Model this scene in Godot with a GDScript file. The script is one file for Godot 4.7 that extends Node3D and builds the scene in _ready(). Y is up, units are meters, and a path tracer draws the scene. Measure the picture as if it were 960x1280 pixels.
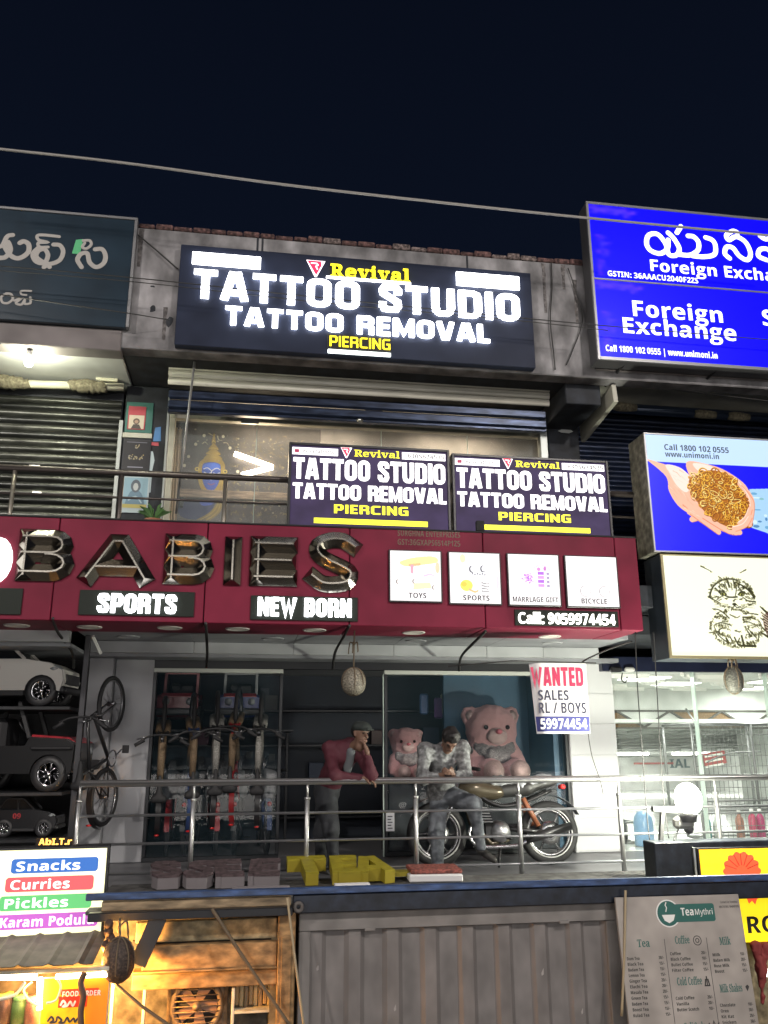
extends Node3D
# A night street front: two storeys of lit shop signs, a balcony with railing, and a row of stalls in front of it.
# x runs along the facade, y up, z towards the street; z = 0 is the balcony edge. Metres.

var taken := {}
var mats := {}
var boxes := {}
var T := {}
var rng := RandomNumberGenerator.new()
var sans: Font
var sans_reg: Font
var serif: Font

# ---------------------------------------------------------------- materials
func L(r: float, g: float, b: float) -> Color:
	return Color(r, g, b).linear_to_srgb()

func noise_tex(sd: int, freq: float, lo: float, hi: float, oct := 4, kind := FastNoiseLite.TYPE_SIMPLEX_SMOOTH, size := 512) -> ImageTexture:
	var n := FastNoiseLite.new()
	n.seed = sd
	n.noise_type = kind
	n.frequency = freq
	n.fractal_octaves = oct
	var im := n.get_seamless_image(size, size, false, false, 0.12, true)
	var out := Image.create(size, size, false, Image.FORMAT_RGB8)
	for y in size:
		for x in size:
			var v: float = lerpf(lo, hi, im.get_pixel(x, y).r)
			out.set_pixel(x, y, Color(v, v, v))
	return ImageTexture.create_from_image(out)

func M(called: String, c: Color, rough := 0.7, metal := 0.0, tex := "", sc := Vector3.ONE, bump := 0.0) -> StandardMaterial3D:
	if mats.has(called):
		return mats[called]
	var m := StandardMaterial3D.new()
	m.resource_name = called
	m.albedo_color = c
	m.roughness = rough
	m.metallic = metal
	if tex != "":
		m.albedo_texture = T[tex]
		m.uv1_triplanar = true
		m.uv1_world_triplanar = true
		m.uv1_scale = sc
		if bump > 0.0:
			m.heightmap_enabled = true
			m.heightmap_texture = T[tex]
			m.heightmap_scale = bump
	mats[called] = m
	return m

func glow(called: String, c: Color, energy: float) -> StandardMaterial3D:
	if mats.has(called):
		return mats[called]
	var m := StandardMaterial3D.new()
	m.resource_name = called
	m.albedo_color = c
	m.roughness = 0.5
	m.emission_enabled = true
	m.emission = c
	m.emission_energy_multiplier = energy
	mats[called] = m
	return m

func picture(im: Image, energy := 0.0, rough := 0.4) -> StandardMaterial3D:
	var m := StandardMaterial3D.new()
	m.resource_name = "print"
	var t := ImageTexture.create_from_image(im)
	m.albedo_texture = t
	m.roughness = rough
	m.texture_repeat = false
	if energy > 0.0:
		m.albedo_color = Color(0.5, 0.5, 0.5)
		m.emission_enabled = true
		m.emission_operator = BaseMaterial3D.EMISSION_OP_MULTIPLY
		m.emission = Color.WHITE
		m.emission_texture = t
		m.emission_energy_multiplier = energy
	return m

func glass(called: String, c: Color, alpha: float) -> StandardMaterial3D:
	if mats.has(called):
		return mats[called]
	var m := StandardMaterial3D.new()
	m.resource_name = called
	m.albedo_color = Color(c.r, c.g, c.b, alpha)
	m.roughness = 0.03
	m.metallic_specular = 0.2
	m.transparency = BaseMaterial3D.TRANSPARENCY_ALPHA
	mats[called] = m
	return m

# ---------------------------------------------------------------- nodes
func numbered(called: String) -> String:
	taken[called] = taken.get(called, 0) + 1
	return called if taken[called] == 1 else "%s_%03d" % [called, taken[called] - 1]

func thing(called: String, label: String, category: String, at: Vector3, group := "") -> Node3D:
	var o := Node3D.new()
	o.name = numbered(called)
	add_child(o)
	o.position = at
	o.set_meta("label", label)
	o.set_meta("category", category)
	if group != "":
		o.set_meta("group", group)
	return o

func structure(called: String, at: Vector3) -> Node3D:
	var o := Node3D.new()
	o.name = numbered(called)
	add_child(o)
	o.position = at
	o.set_meta("kind", "structure")
	return o

func again(src: Node3D, label: String, at: Vector3, turn := Vector3.ZERO) -> Node3D:
	var o: Node3D = src.duplicate()
	var nm := String(src.name)
	var r := RegEx.create_from_string("_\\d{3}$")
	o.name = numbered(r.sub(nm, ""))
	add_child(o)
	o.position = at
	o.rotation = turn
	o.set_meta("label", label)
	return o

func org(p: Node) -> Vector3:
	var v := Vector3.ZERO
	while p != self:
		v += p.position
		p = p.get_parent()
	return v

func put(parent: Node, called: String, mesh: Mesh, m: Material, at := Vector3.ZERO) -> MeshInstance3D:
	var o := MeshInstance3D.new()
	o.name = called
	o.mesh = mesh
	o.material_override = m
	parent.add_child(o, true)
	o.position = at - org(parent)
	return o

# ---------------------------------------------------------------- shapes
func quad(st: SurfaceTool, a: Vector3, b: Vector3, c: Vector3, d: Vector3) -> void:
	# clockwise seen from the front
	st.add_vertex(a); st.add_vertex(b); st.add_vertex(c)
	st.add_vertex(a); st.add_vertex(c); st.add_vertex(d)

func start() -> SurfaceTool:
	var st := SurfaceTool.new()
	st.begin(Mesh.PRIMITIVE_TRIANGLES)
	st.set_smooth_group(-1)
	return st

func done(st: SurfaceTool) -> ArrayMesh:
	st.generate_normals()
	return st.commit()

func face(st: SurfaceTool, pts: Array, away: Vector3) -> void:
	# a convex face turned so that it looks away from the point given
	var n: Vector3 = (pts[1] - pts[0]).cross(pts[2] - pts[0])
	var mid := Vector3.ZERO
	for p in pts:
		mid += p
	mid /= pts.size()
	var flip: bool = n.dot(mid - away) > 0.0
	for i in range(1, pts.size() - 1):
		st.add_vertex(pts[0])
		if flip:
			st.add_vertex(pts[i + 1]); st.add_vertex(pts[i])
		else:
			st.add_vertex(pts[i]); st.add_vertex(pts[i + 1])

func box_mesh(s: Vector3, bevel: float) -> ArrayMesh:
	var key := "%.4f %.4f %.4f %.4f" % [s.x, s.y, s.z, bevel]
	if boxes.has(key):
		return boxes[key]
	var st := start()
	var h := s * 0.5
	var c: float = minf(bevel, minf(h.x, minf(h.y, h.z)) * 0.8)
	var O := Vector3.ZERO
	for ax in 3:
		var u := (ax + 1) % 3
		var v := (ax + 2) % 3
		for sg in [-1.0, 1.0]:
			var ps := []
			for q in [[-1, -1], [1, -1], [1, 1], [-1, 1]]:
				var p := Vector3.ZERO
				p[ax] = sg * h[ax]
				p[u] = q[0] * (h[u] - c)
				p[v] = q[1] * (h[v] - c)
				ps.append(p)
			face(st, ps, O)
	if c > 0.0:
		for ax in 3:
			var u := (ax + 1) % 3
			var v := (ax + 2) % 3
			for q in [[-1, -1], [1, -1], [1, 1], [-1, 1]]:
				var ps := []
				for k in [[-1, 0], [1, 0], [1, 1], [-1, 1]]:
					var p := Vector3.ZERO
					p[ax] = k[0] * (h[ax] - c)
					p[u] = q[0] * (h[u] - (c if k[1] == 0 else 0.0))
					p[v] = q[1] * (h[v] - (0.0 if k[1] == 0 else c))
					ps.append(p)
				face(st, ps, O)
		for sx in [-1, 1]:
			for sy in [-1, 1]:
				for sz in [-1, 1]:
					face(st, [Vector3(sx * h.x, sy * (h.y - c), sz * (h.z - c)), Vector3(sx * (h.x - c), sy * h.y, sz * (h.z - c)), Vector3(sx * (h.x - c), sy * (h.y - c), sz * h.z)], O)
	boxes[key] = done(st)
	return boxes[key]

# a box between two corners, in world metres
func box(parent: Node, called: String, m: Material, x0: float, x1: float, y0: float, y1: float, z0: float, z1: float, bevel := 0.004) -> MeshInstance3D:
	return put(parent, called, box_mesh(Vector3(absf(x1 - x0), absf(y1 - y0), absf(z1 - z0)), bevel), m, Vector3((x0 + x1) * 0.5, (y0 + y1) * 0.5, (z0 + z1) * 0.5))

# a bar of square section between two points
func bar(parent: Node, called: String, m: Material, a: Vector3, b: Vector3, w: float, d: float, bevel := 0.003) -> MeshInstance3D:
	var o := put(parent, called, box_mesh(Vector3(w, a.distance_to(b), d), bevel), m, (a + b) * 0.5)
	var y := (b - a).normalized()
	var x := y.cross(Vector3.BACK)
	if x.length() < 0.01:
		x = Vector3.RIGHT
	x = x.normalized()
	o.basis = Basis(x, y, x.cross(y))
	return o

func smooth(pts: Array, n := 6, closed := false) -> Array:
	var out := []
	var k := pts.size()
	var last := k if closed else k - 1
	for i in last:
		var p0 = pts[(i - 1 + k) % k] if closed or i > 0 else pts[0]
		var p1 = pts[i]
		var p2 = pts[(i + 1) % k]
		var p3 = pts[(i + 2) % k] if closed or i + 2 < k else pts[k - 1]
		for j in n:
			var t := float(j) / n
			out.append(0.5 * ((2.0 * p1) + (p2 - p0) * t + (2.0 * p0 - 5.0 * p1 + 4.0 * p2 - p3) * t * t + (3.0 * p1 - p0 - 3.0 * p2 + p3) * t * t * t))
	if not closed:
		out.append(pts[k - 1])
	return out

func tube_into(st: SurfaceTool, pts: Array, radii: Array, sides := 8) -> void:
	var rings := []
	var up := Vector3.UP
	for i in pts.size():
		var dir: Vector3 = (pts[mini(i + 1, pts.size() - 1)] - pts[maxi(i - 1, 0)]).normalized()
		if absf(dir.dot(up)) > 0.95:
			up = Vector3.RIGHT if absf(dir.x) < 0.9 else Vector3.BACK
		var x := dir.cross(up).normalized()
		var y := x.cross(dir).normalized()
		up = y
		var r: float = radii[mini(i, radii.size() - 1)]
		var ring := []
		for k in sides:
			var a := TAU * k / sides
			ring.append(pts[i] + (x * cos(a) + y * sin(a)) * r)
		rings.append(ring)
	for i in rings.size() - 1:
		for k in sides:
			var k2 := (k + 1) % sides
			quad(st, rings[i][k], rings[i][k2], rings[i + 1][k2], rings[i + 1][k])
	for e in [0, rings.size() - 1]:
		for k in range(1, sides - 1):
			st.add_vertex(rings[e][0])
			st.add_vertex(rings[e][k + 1 if e == 0 else k]); st.add_vertex(rings[e][k if e == 0 else k + 1])

func rounded() -> SurfaceTool:
	var st := SurfaceTool.new()
	st.begin(Mesh.PRIMITIVE_TRIANGLES)
	st.set_smooth_group(1)
	return st

func tube(parent: Node, called: String, m: Material, pts: Array, r, sides := 8) -> MeshInstance3D:
	var st := rounded()
	var mid: Vector3 = (pts[0] + pts[pts.size() - 1]) * 0.5
	var loc := []
	for p in pts:
		loc.append(p - mid)
	tube_into(st, loc, r if r is Array else [r], sides)
	return put(parent, called, done(st), m, mid)

# profile: radius, height pairs turned about y
func lathe(profile: Array, sides := 20) -> ArrayMesh:
	var st := rounded()
	for i in profile.size() - 1:
		for k in sides:
			var a := TAU * k / sides
			var b := TAU * (k + 1) / sides
			var p: Vector2 = profile[i]
			var q: Vector2 = profile[i + 1]
			quad(st, Vector3(p.x * cos(a), p.y, p.x * sin(a)), Vector3(q.x * cos(a), q.y, q.x * sin(a)), Vector3(q.x * cos(b), q.y, q.x * sin(b)), Vector3(p.x * cos(b), p.y, p.x * sin(b)))
	return done(st)

func torus(R: float, r: float, sides := 28, ring := 8) -> TorusMesh:
	var t := TorusMesh.new()
	t.inner_radius = R - r
	t.outer_radius = R + r
	t.rings = sides
	t.ring_segments = ring
	return t

func ball(r: float, sq := Vector3.ONE, seg := 16) -> ArrayMesh:
	var key := "ball %.3f %s %d" % [r, sq, seg]
	if not boxes.has(key):
		var prof := []
		for i in seg / 2 + 1:
			var a := -PI / 2 + PI * i / (seg / 2)
			prof.append(Vector2(maxf(cos(a), 0.0001) * r, sin(a) * r))
		var m := lathe(prof, seg)
		var st := SurfaceTool.new()
		st.begin(Mesh.PRIMITIVE_TRIANGLES)
		st.append_from(m, 0, Transform3D(Basis.from_scale(sq), Vector3.ZERO))
		boxes[key] = st.commit()
	return boxes[key]

# an extruded outline in the xy plane, its front at z = depth
func prism(poly: PackedVector2Array, depth: float) -> ArrayMesh:
	var st := start()
	if not Geometry2D.is_polygon_clockwise(poly):
		poly.reverse()
	var tri := Geometry2D.triangulate_polygon(poly)
	for i in range(0, tri.size(), 3):
		var ps := [poly[tri[i]], poly[tri[i + 1]], poly[tri[i + 2]]]
		var fr := []
		var bk := []
		for p in ps:
			fr.append(Vector3(p.x, p.y, depth))
			bk.append(Vector3(p.x, p.y, 0))
		var c := (fr[0] + fr[1] + fr[2]) / 3.0 as Vector3
		face(st, fr, c - Vector3(0, 0, 1))
		face(st, bk, c + Vector3(0, 0, 1))
	var n := poly.size()
	for i in n:
		var a := poly[i]
		var b := poly[(i + 1) % n]
		quad(st, Vector3(a.x, a.y, 0), Vector3(a.x, a.y, depth), Vector3(b.x, b.y, depth), Vector3(b.x, b.y, 0))
	return done(st)

# a ribbon of the given width along a path, extruded; each stroke lies a hair higher than the one before
func ribbon(st: SurfaceTool, pts: Array, w: float, z0: float, z1: float, closed := false, round_ends := false) -> void:
	var n := pts.size()
	var lf := []
	var rt := []
	for i in n:
		var a: Vector2 = pts[(i - 1 + n) % n] if closed or i > 0 else pts[0]
		var c: Vector2 = pts[(i + 1) % n] if closed or i < n - 1 else pts[n - 1]
		var b: Vector2 = pts[i]
		var d1 := (b - a).normalized()
		var d2 := (c - b).normalized()
		if d1 == Vector2.ZERO: d1 = d2
		if d2 == Vector2.ZERO: d2 = d1
		var t := (d1 + d2).normalized()
		if t == Vector2.ZERO: t = d1
		var nn := Vector2(-t.y, t.x)
		var k := 1.0 / maxf(nn.dot(Vector2(-d1.y, d1.x)), 0.55)
		lf.append(b + nn * w * 0.5 * k)
		rt.append(b - nn * w * 0.5 * k)
	var m := n if closed else n - 1
	var dz := 0.0006 / m
	for i in m:
		var j := (i + 1) % n
		var f0 := z1 + dz * i
		var f1 := z1 + dz * (i + 1)
		var l0 := Vector3(lf[i].x, lf[i].y, f0)
		var l1 := Vector3(lf[j].x, lf[j].y, f1)
		var r0 := Vector3(rt[i].x, rt[i].y, f0)
		var r1 := Vector3(rt[j].x, rt[j].y, f1)
		var B := Vector3(0, 0, z0)
		var D := Vector3(1, 1, 0)
		quad(st, r0, l0, l1, r1)
		quad(st, l0, l0 * D + B, l1 * D + B, l1)
		quad(st, r0 * D + B, r0, r1, r1 * D + B)
	if not closed:
		for e in [0, n - 1]:
			var p: Vector2 = pts[e]
			var q: Vector2 = pts[1] if e == 0 else pts[n - 2]
			var d := (p - q).normalized()
			var s := Vector2(-d.y, d.x)
			var arc := []
			var steps := 6 if round_ends else 1
			for k in steps + 1:
				var a := PI * k / steps
				arc.append(p + (s * cos(a) + d * sin(a) * (1.0 if round_ends else 0.0)) * w * 0.5)
			var zf := z1 + (0.0 if e == 0 else 0.0006)
			for k in steps:
				if round_ends:
					st.add_vertex(Vector3(p.x, p.y, zf)); st.add_vertex(Vector3(arc[k].x, arc[k].y, zf)); st.add_vertex(Vector3(arc[k + 1].x, arc[k + 1].y, zf))
				quad(st, Vector3(arc[k].x, arc[k].y, zf), Vector3(arc[k].x, arc[k].y, z0), Vector3(arc[k + 1].x, arc[k + 1].y, z0), Vector3(arc[k + 1].x, arc[k + 1].y, zf))

# strokes: lists of points in a unit box (x right, y up)
func stroke_mesh(strokes: Array, w: float, sx: float, sy: float, depth: float, round_ends := false) -> ArrayMesh:
	var st := start()
	var z := depth
	for s in strokes:
		var closed := false
		var pts := []
		for p in s:
			if p is String:
				closed = p == "c"
			else:
				pts.append(Vector2(p[0] * sx, p[1] * sy))
		ribbon(st, pts, w, 0.0, z, closed, round_ends)
		z += 0.0008
	return done(st)

func rrect(x0: float, y0: float, x1: float, y1: float, r: float, n := 5) -> Array:
	var out := []
	for c in [[x1 - r, y1 - r, 0.0], [x0 + r, y1 - r, PI / 2], [x0 + r, y0 + r, PI], [x1 - r, y0 + r, PI * 1.5]]:
		for k in n + 1:
			var a: float = c[2] + PI / 2 * k / n
			out.append([c[0] + r * cos(a), c[1] + r * sin(a)])
	return out

# heavy condensed capitals: centre lines in a box one unit tall, t = stroke
func heavy(ch: String, t: float) -> Dictionary:
	var h := t / 2
	var w := 0.5
	match ch:
		"T": w = 0.5; return {"w": w, "s": [[[w / 2, 0.0], [w / 2, 1.0 - t]], [[0.0, 1.0 - h * 0.9], [w, 1.0 - h * 0.9]]]}
		"A": w = 0.58; return {"w": w, "s": [[[h * 0.85, 0.0], [w / 2 - 0.045, 1.0]], [[w - h * 0.85, 0.0], [w / 2 + 0.045, 1.0]], [[h * 1.6, 0.26], [w - h * 1.6, 0.26]]]}
		"O": w = 0.54; return {"w": w, "s": [rrect(h, h, w - h, 1 - h, 0.15) + ["c"]]}
		"I": w = t; return {"w": w, "s": [[[h, 0.0], [h, 1.0]]]}
		"U": w = 0.53; return {"w": w, "s": [[[h, 1.0], [h, 0.28], [h + 0.03, h + 0.06], [h + 0.1, h], [w - h - 0.1, h], [w - h - 0.03, h + 0.06], [w - h, 0.28], [w - h, 1.0]]]}
		"D": w = 0.54; return {"w": w, "s": [[[h, h], [h, 1 - h], [w - h - 0.12, 1 - h], [w - h - 0.03, 1 - h - 0.05], [w - h, 0.75], [w - h, 0.25], [w - h - 0.03, h + 0.05], [w - h - 0.12, h], "c"]]}
		"S": w = 0.52; return {"w": w, "s": [[[w - h, 0.66], [w - h, 0.82], [w - h - 0.05, 1 - h - 0.01], [w / 2, 1 - h], [h + 0.05, 1 - h - 0.01], [h, 0.8], [h + 0.02, 0.66], [w / 2, 0.52], [w - h - 0.02, 0.38], [w - h, 0.22], [w - h - 0.05, h + 0.01], [w / 2, h], [h + 0.05, h + 0.01], [h, 0.2], [h, 0.34]]]}
		"R": w = 0.54; return {"w": w, "s": [[[h, 0.0], [h, 1.0]], [[h, 1 - h], [w - h - 0.08, 1 - h], [w - h - 0.01, 1 - h - 0.08], [w - h - 0.01, 0.6], [w - h - 0.08, 0.47], [h, 0.47]], [[w - h - 0.06, 0.47], [w - h, 0.36], [w - h, 0.0]]]}
		"E": w = 0.42; return {"w": w, "s": [[[h, 0.0], [h, 1.0]], [[h, 1 - h * 0.85], [w, 1 - h * 0.85]], [[h, 0.5], [w - 0.03, 0.5]], [[h, h * 0.85], [w, h * 0.85]]]}
		"M": w = 0.68; return {"w": w, "s": [[[h, 0.0], [h, 1.0]], [[w - h, 0.0], [w - h, 1.0]], [[h * 1.1, 0.96], [w / 2, 0.14], [w - h * 1.1, 0.96]]]}
		"V": w = 0.56; return {"w": w, "s": [[[h * 0.85, 1.0], [w / 2 - 0.04, 0.0]], [[w - h * 0.85, 1.0], [w / 2 + 0.04, 0.0]]]}
		"L": w = 0.4; return {"w": w, "s": [[[h, 0.0], [h, 1.0]], [[h, h * 0.85], [w, h * 0.85]]]}
		"P": w = 0.52; return {"w": w, "s": [[[h, 0.0], [h, 1.0]], [[h, 1 - h], [w - h - 0.06, 1 - h], [w - h, 1 - h - 0.07], [w - h, 0.5], [w - h - 0.06, 0.42], [h, 0.42]]]}
		"N": w = 0.56; return {"w": w, "s": [[[h, 0.0], [h, 1.0]], [[w - h, 0.0], [w - h, 1.0]], [[h, 0.95], [w - h, 0.05]]]}
		"W": w = 0.8; return {"w": w, "s": [[[h * 0.8, 1.0], [0.26, 0.03], [w / 2, 0.8], [w - 0.26, 0.03], [w - h * 0.8, 1.0]]]}
		"B": w = 0.52; return {"w": w, "s": [[[h, 0.0], [h, 1.0]], [[h, 1 - h], [w - h - 0.06, 1 - h], [w - h, 0.8], [w - h, 0.65], [w - h - 0.06, 0.52], [h, 0.52]], [[w - h - 0.06, 0.5], [w - h, 0.38], [w - h, 0.2], [w - h - 0.06, h], [h, h]]]}
		"C": w = 0.52; return {"w": w, "s": [[[w, 1 - h], [h + 0.08, 1 - h], [h, 1 - h - 0.1], [h, h + 0.1], [h + 0.08, h], [w, h]]]}
		"G": w = 0.54; return {"w": w, "s": [[[w - 0.02, 1 - h], [h + 0.08, 1 - h], [h, 1 - h - 0.1], [h, h + 0.1], [h + 0.08, h], [w - h, h], [w - h, 0.5], [w / 2, 0.5]]]}
	return {"w": 0.25, "s": []}

# a line of heavy capitals filling x0..x1, base y0, cap height h; each letter a part
func heavy_line(parent: Node, text: String, m: Material, x0: float, x1: float, y0: float, h: float, z: float, depth: float, t := 0.2, gap := 0.07) -> void:
	var total := 0.0
	for ch in text:
		total += heavy(ch, t)["w"] + gap
	total -= gap
	var sx := (x1 - x0) / total
	var x := x0
	for ch in text:
		var d := heavy(ch, t)
		if d["s"].size():
			var key := "heavy %s %.3f %.4f" % [ch, t, depth]
			if not boxes.has(key):
				boxes[key] = stroke_mesh(d["s"], t, 1.0, 1.0, depth)
			put(parent, "letter", boxes[key], m, Vector3(x, y0, z)).scale = Vector3(sx, h, 1.0)
		x += (d["w"] + gap) * sx

# one line of printed lettering as a single part, fitted to a width and cap height
func words(parent: Node, text: String, m: Material, x0: float, x1: float, y0: float, h: float, z: float, depth := 0.002, f: Font = null, called := "lettering") -> MeshInstance3D:
	var t := TextMesh.new()
	t.font = f if f else sans
	t.text = text
	t.font_size = 64
	t.pixel_size = 0.01
	t.depth = 1.0
	t.curve_step = 2.0
	t.horizontal_alignment = HORIZONTAL_ALIGNMENT_LEFT
	var b := t.get_aabb()
	var real := true_box(t)
	var cap := 0.72 * 0.64
	var o := put(parent, called, t, m, Vector3.ZERO)
	var sx := (x1 - x0) / real.size.x
	var sy := h / cap
	o.scale = Vector3(sx, sy, depth)
	var base := base_of(t.font)
	o.position = Vector3(x0 - real.position.x * sx, y0 - base * sy, z + depth * 0.5) - org(parent)
	return o

func true_box(t: TextMesh) -> AABB:
	var a: PackedVector3Array = t.get_mesh_arrays()[Mesh.ARRAY_VERTEX]
	if a.size() == 0:
		return AABB(Vector3.ZERO, Vector3.ONE)
	var b := AABB(a[0], Vector3.ZERO)
	for p in a:
		b = b.expand(p)
	return b

func base_of(f: Font) -> float:
	# height of the base line in the mesh of one line of text
	if not T.has(f):
		var t := TextMesh.new()
		t.font = f
		t.text = "H"
		t.font_size = 64
		t.pixel_size = 0.01
		T[f] = true_box(t).position.y
	return T[f]

# separate letters of a font
func letters(parent: Node, text: String, m: Material, x0: float, x1: float, y0: float, h: float, z: float, depth: float, f: Font) -> void:
	var total := f.get_string_size(text, HORIZONTAL_ALIGNMENT_LEFT, -1, 64).x
	for i in text.length():
		if text[i] == " ":
			continue
		var a := x0 + (x1 - x0) * f.get_string_size(text.substr(0, i), HORIZONTAL_ALIGNMENT_LEFT, -1, 64).x / total
		var b := x0 + (x1 - x0) * f.get_string_size(text.substr(0, i + 1), HORIZONTAL_ALIGNMENT_LEFT, -1, 64).x / total
		var g := (b - a) * 0.06
		words(parent, text[i], m, a + g, b - g, y0, h, z, depth, f, "letter")

# ---------------------------------------------------------------- pictures (flat print)
func paint_poly(im: Image, pts: Array, c: Color) -> void:
	var y0 := 1e9
	var y1 := -1e9
	for p in pts:
		y0 = minf(y0, p.y)
		y1 = maxf(y1, p.y)
	for y in range(maxi(0, int(y0)), mini(im.get_height() - 1, int(y1)) + 1):
		var xs := []
		for i in pts.size():
			var a: Vector2 = pts[i]
			var b: Vector2 = pts[(i + 1) % pts.size()]
			if (a.y <= y + 0.5) != (b.y <= y + 0.5):
				xs.append(a.x + (y + 0.5 - a.y) / (b.y - a.y) * (b.x - a.x))
		xs.sort()
		for i in range(0, xs.size() - 1, 2):
			var w := int(round(xs[i + 1])) - int(round(xs[i]))
			if w > 0:
				im.fill_rect(Rect2i(int(round(xs[i])), y, w, 1), c)

func paint_disc(im: Image, c: Vector2, rx: float, ry: float, col: Color) -> void:
	var pts := []
	for k in 24:
		pts.append(c + Vector2(cos(TAU * k / 24) * rx, sin(TAU * k / 24) * ry))
	paint_poly(im, pts, col)

func paint_stroke(im: Image, pts: Array, w0: float, w1: float, col: Color, curve := true) -> void:
	var ps := smooth(pts, 8) if curve and pts.size() > 2 else pts
	for i in ps.size() - 1:
		var a: Vector2 = ps[i]
		var b: Vector2 = ps[i + 1]
		var d := (b - a).normalized()
		var n := Vector2(-d.y, d.x)
		var u0 := float(i) / (ps.size() - 1)
		var u1 := float(i + 1) / (ps.size() - 1)
		var r0 := lerpf(w0, w1, u0) * 0.5
		var r1 := lerpf(w0, w1, u1) * 0.5
		paint_poly(im, [a + n * r0, b + n * r1, b - n * r1, a - n * r0], col)
		if r1 > 1.0:
			paint_disc(im, b, r1, r1, col)

func soften(im: Image, by: int) -> void:
	var w := im.get_width()
	var h := im.get_height()
	im.resize(w / by, h / by, Image.INTERPOLATE_LANCZOS)
	im.resize(w, h, Image.INTERPOLATE_CUBIC)

func panel(parent: Node, called: String, m: Material, x0: float, x1: float, y0: float, y1: float, z: float) -> MeshInstance3D:
	var q := QuadMesh.new()
	q.size = Vector2(x1 - x0, y1 - y0)
	return put(parent, called, q, m, Vector3((x0 + x1) * 0.5, (y0 + y1) * 0.5, z))

func lamp_area(parent: Node, at: Vector3, size: Vector2, c: Color, energy: float, to := Vector3.BACK) -> void:
	var a := AreaLight3D.new()
	a.name = "panel_light"
	a.area_size = size
	a.light_color = c
	a.light_energy = energy
	a.shadow_enabled = true
	a.area_range = 30.0
	parent.add_child(a, true)
	a.position = at - org(parent)
	var z := -to.normalized()
	var x := Vector3.UP.cross(z)
	x = Vector3.RIGHT if x.length() < 0.01 else x.normalized()
	a.basis = Basis(x, z.cross(x), z)

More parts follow.
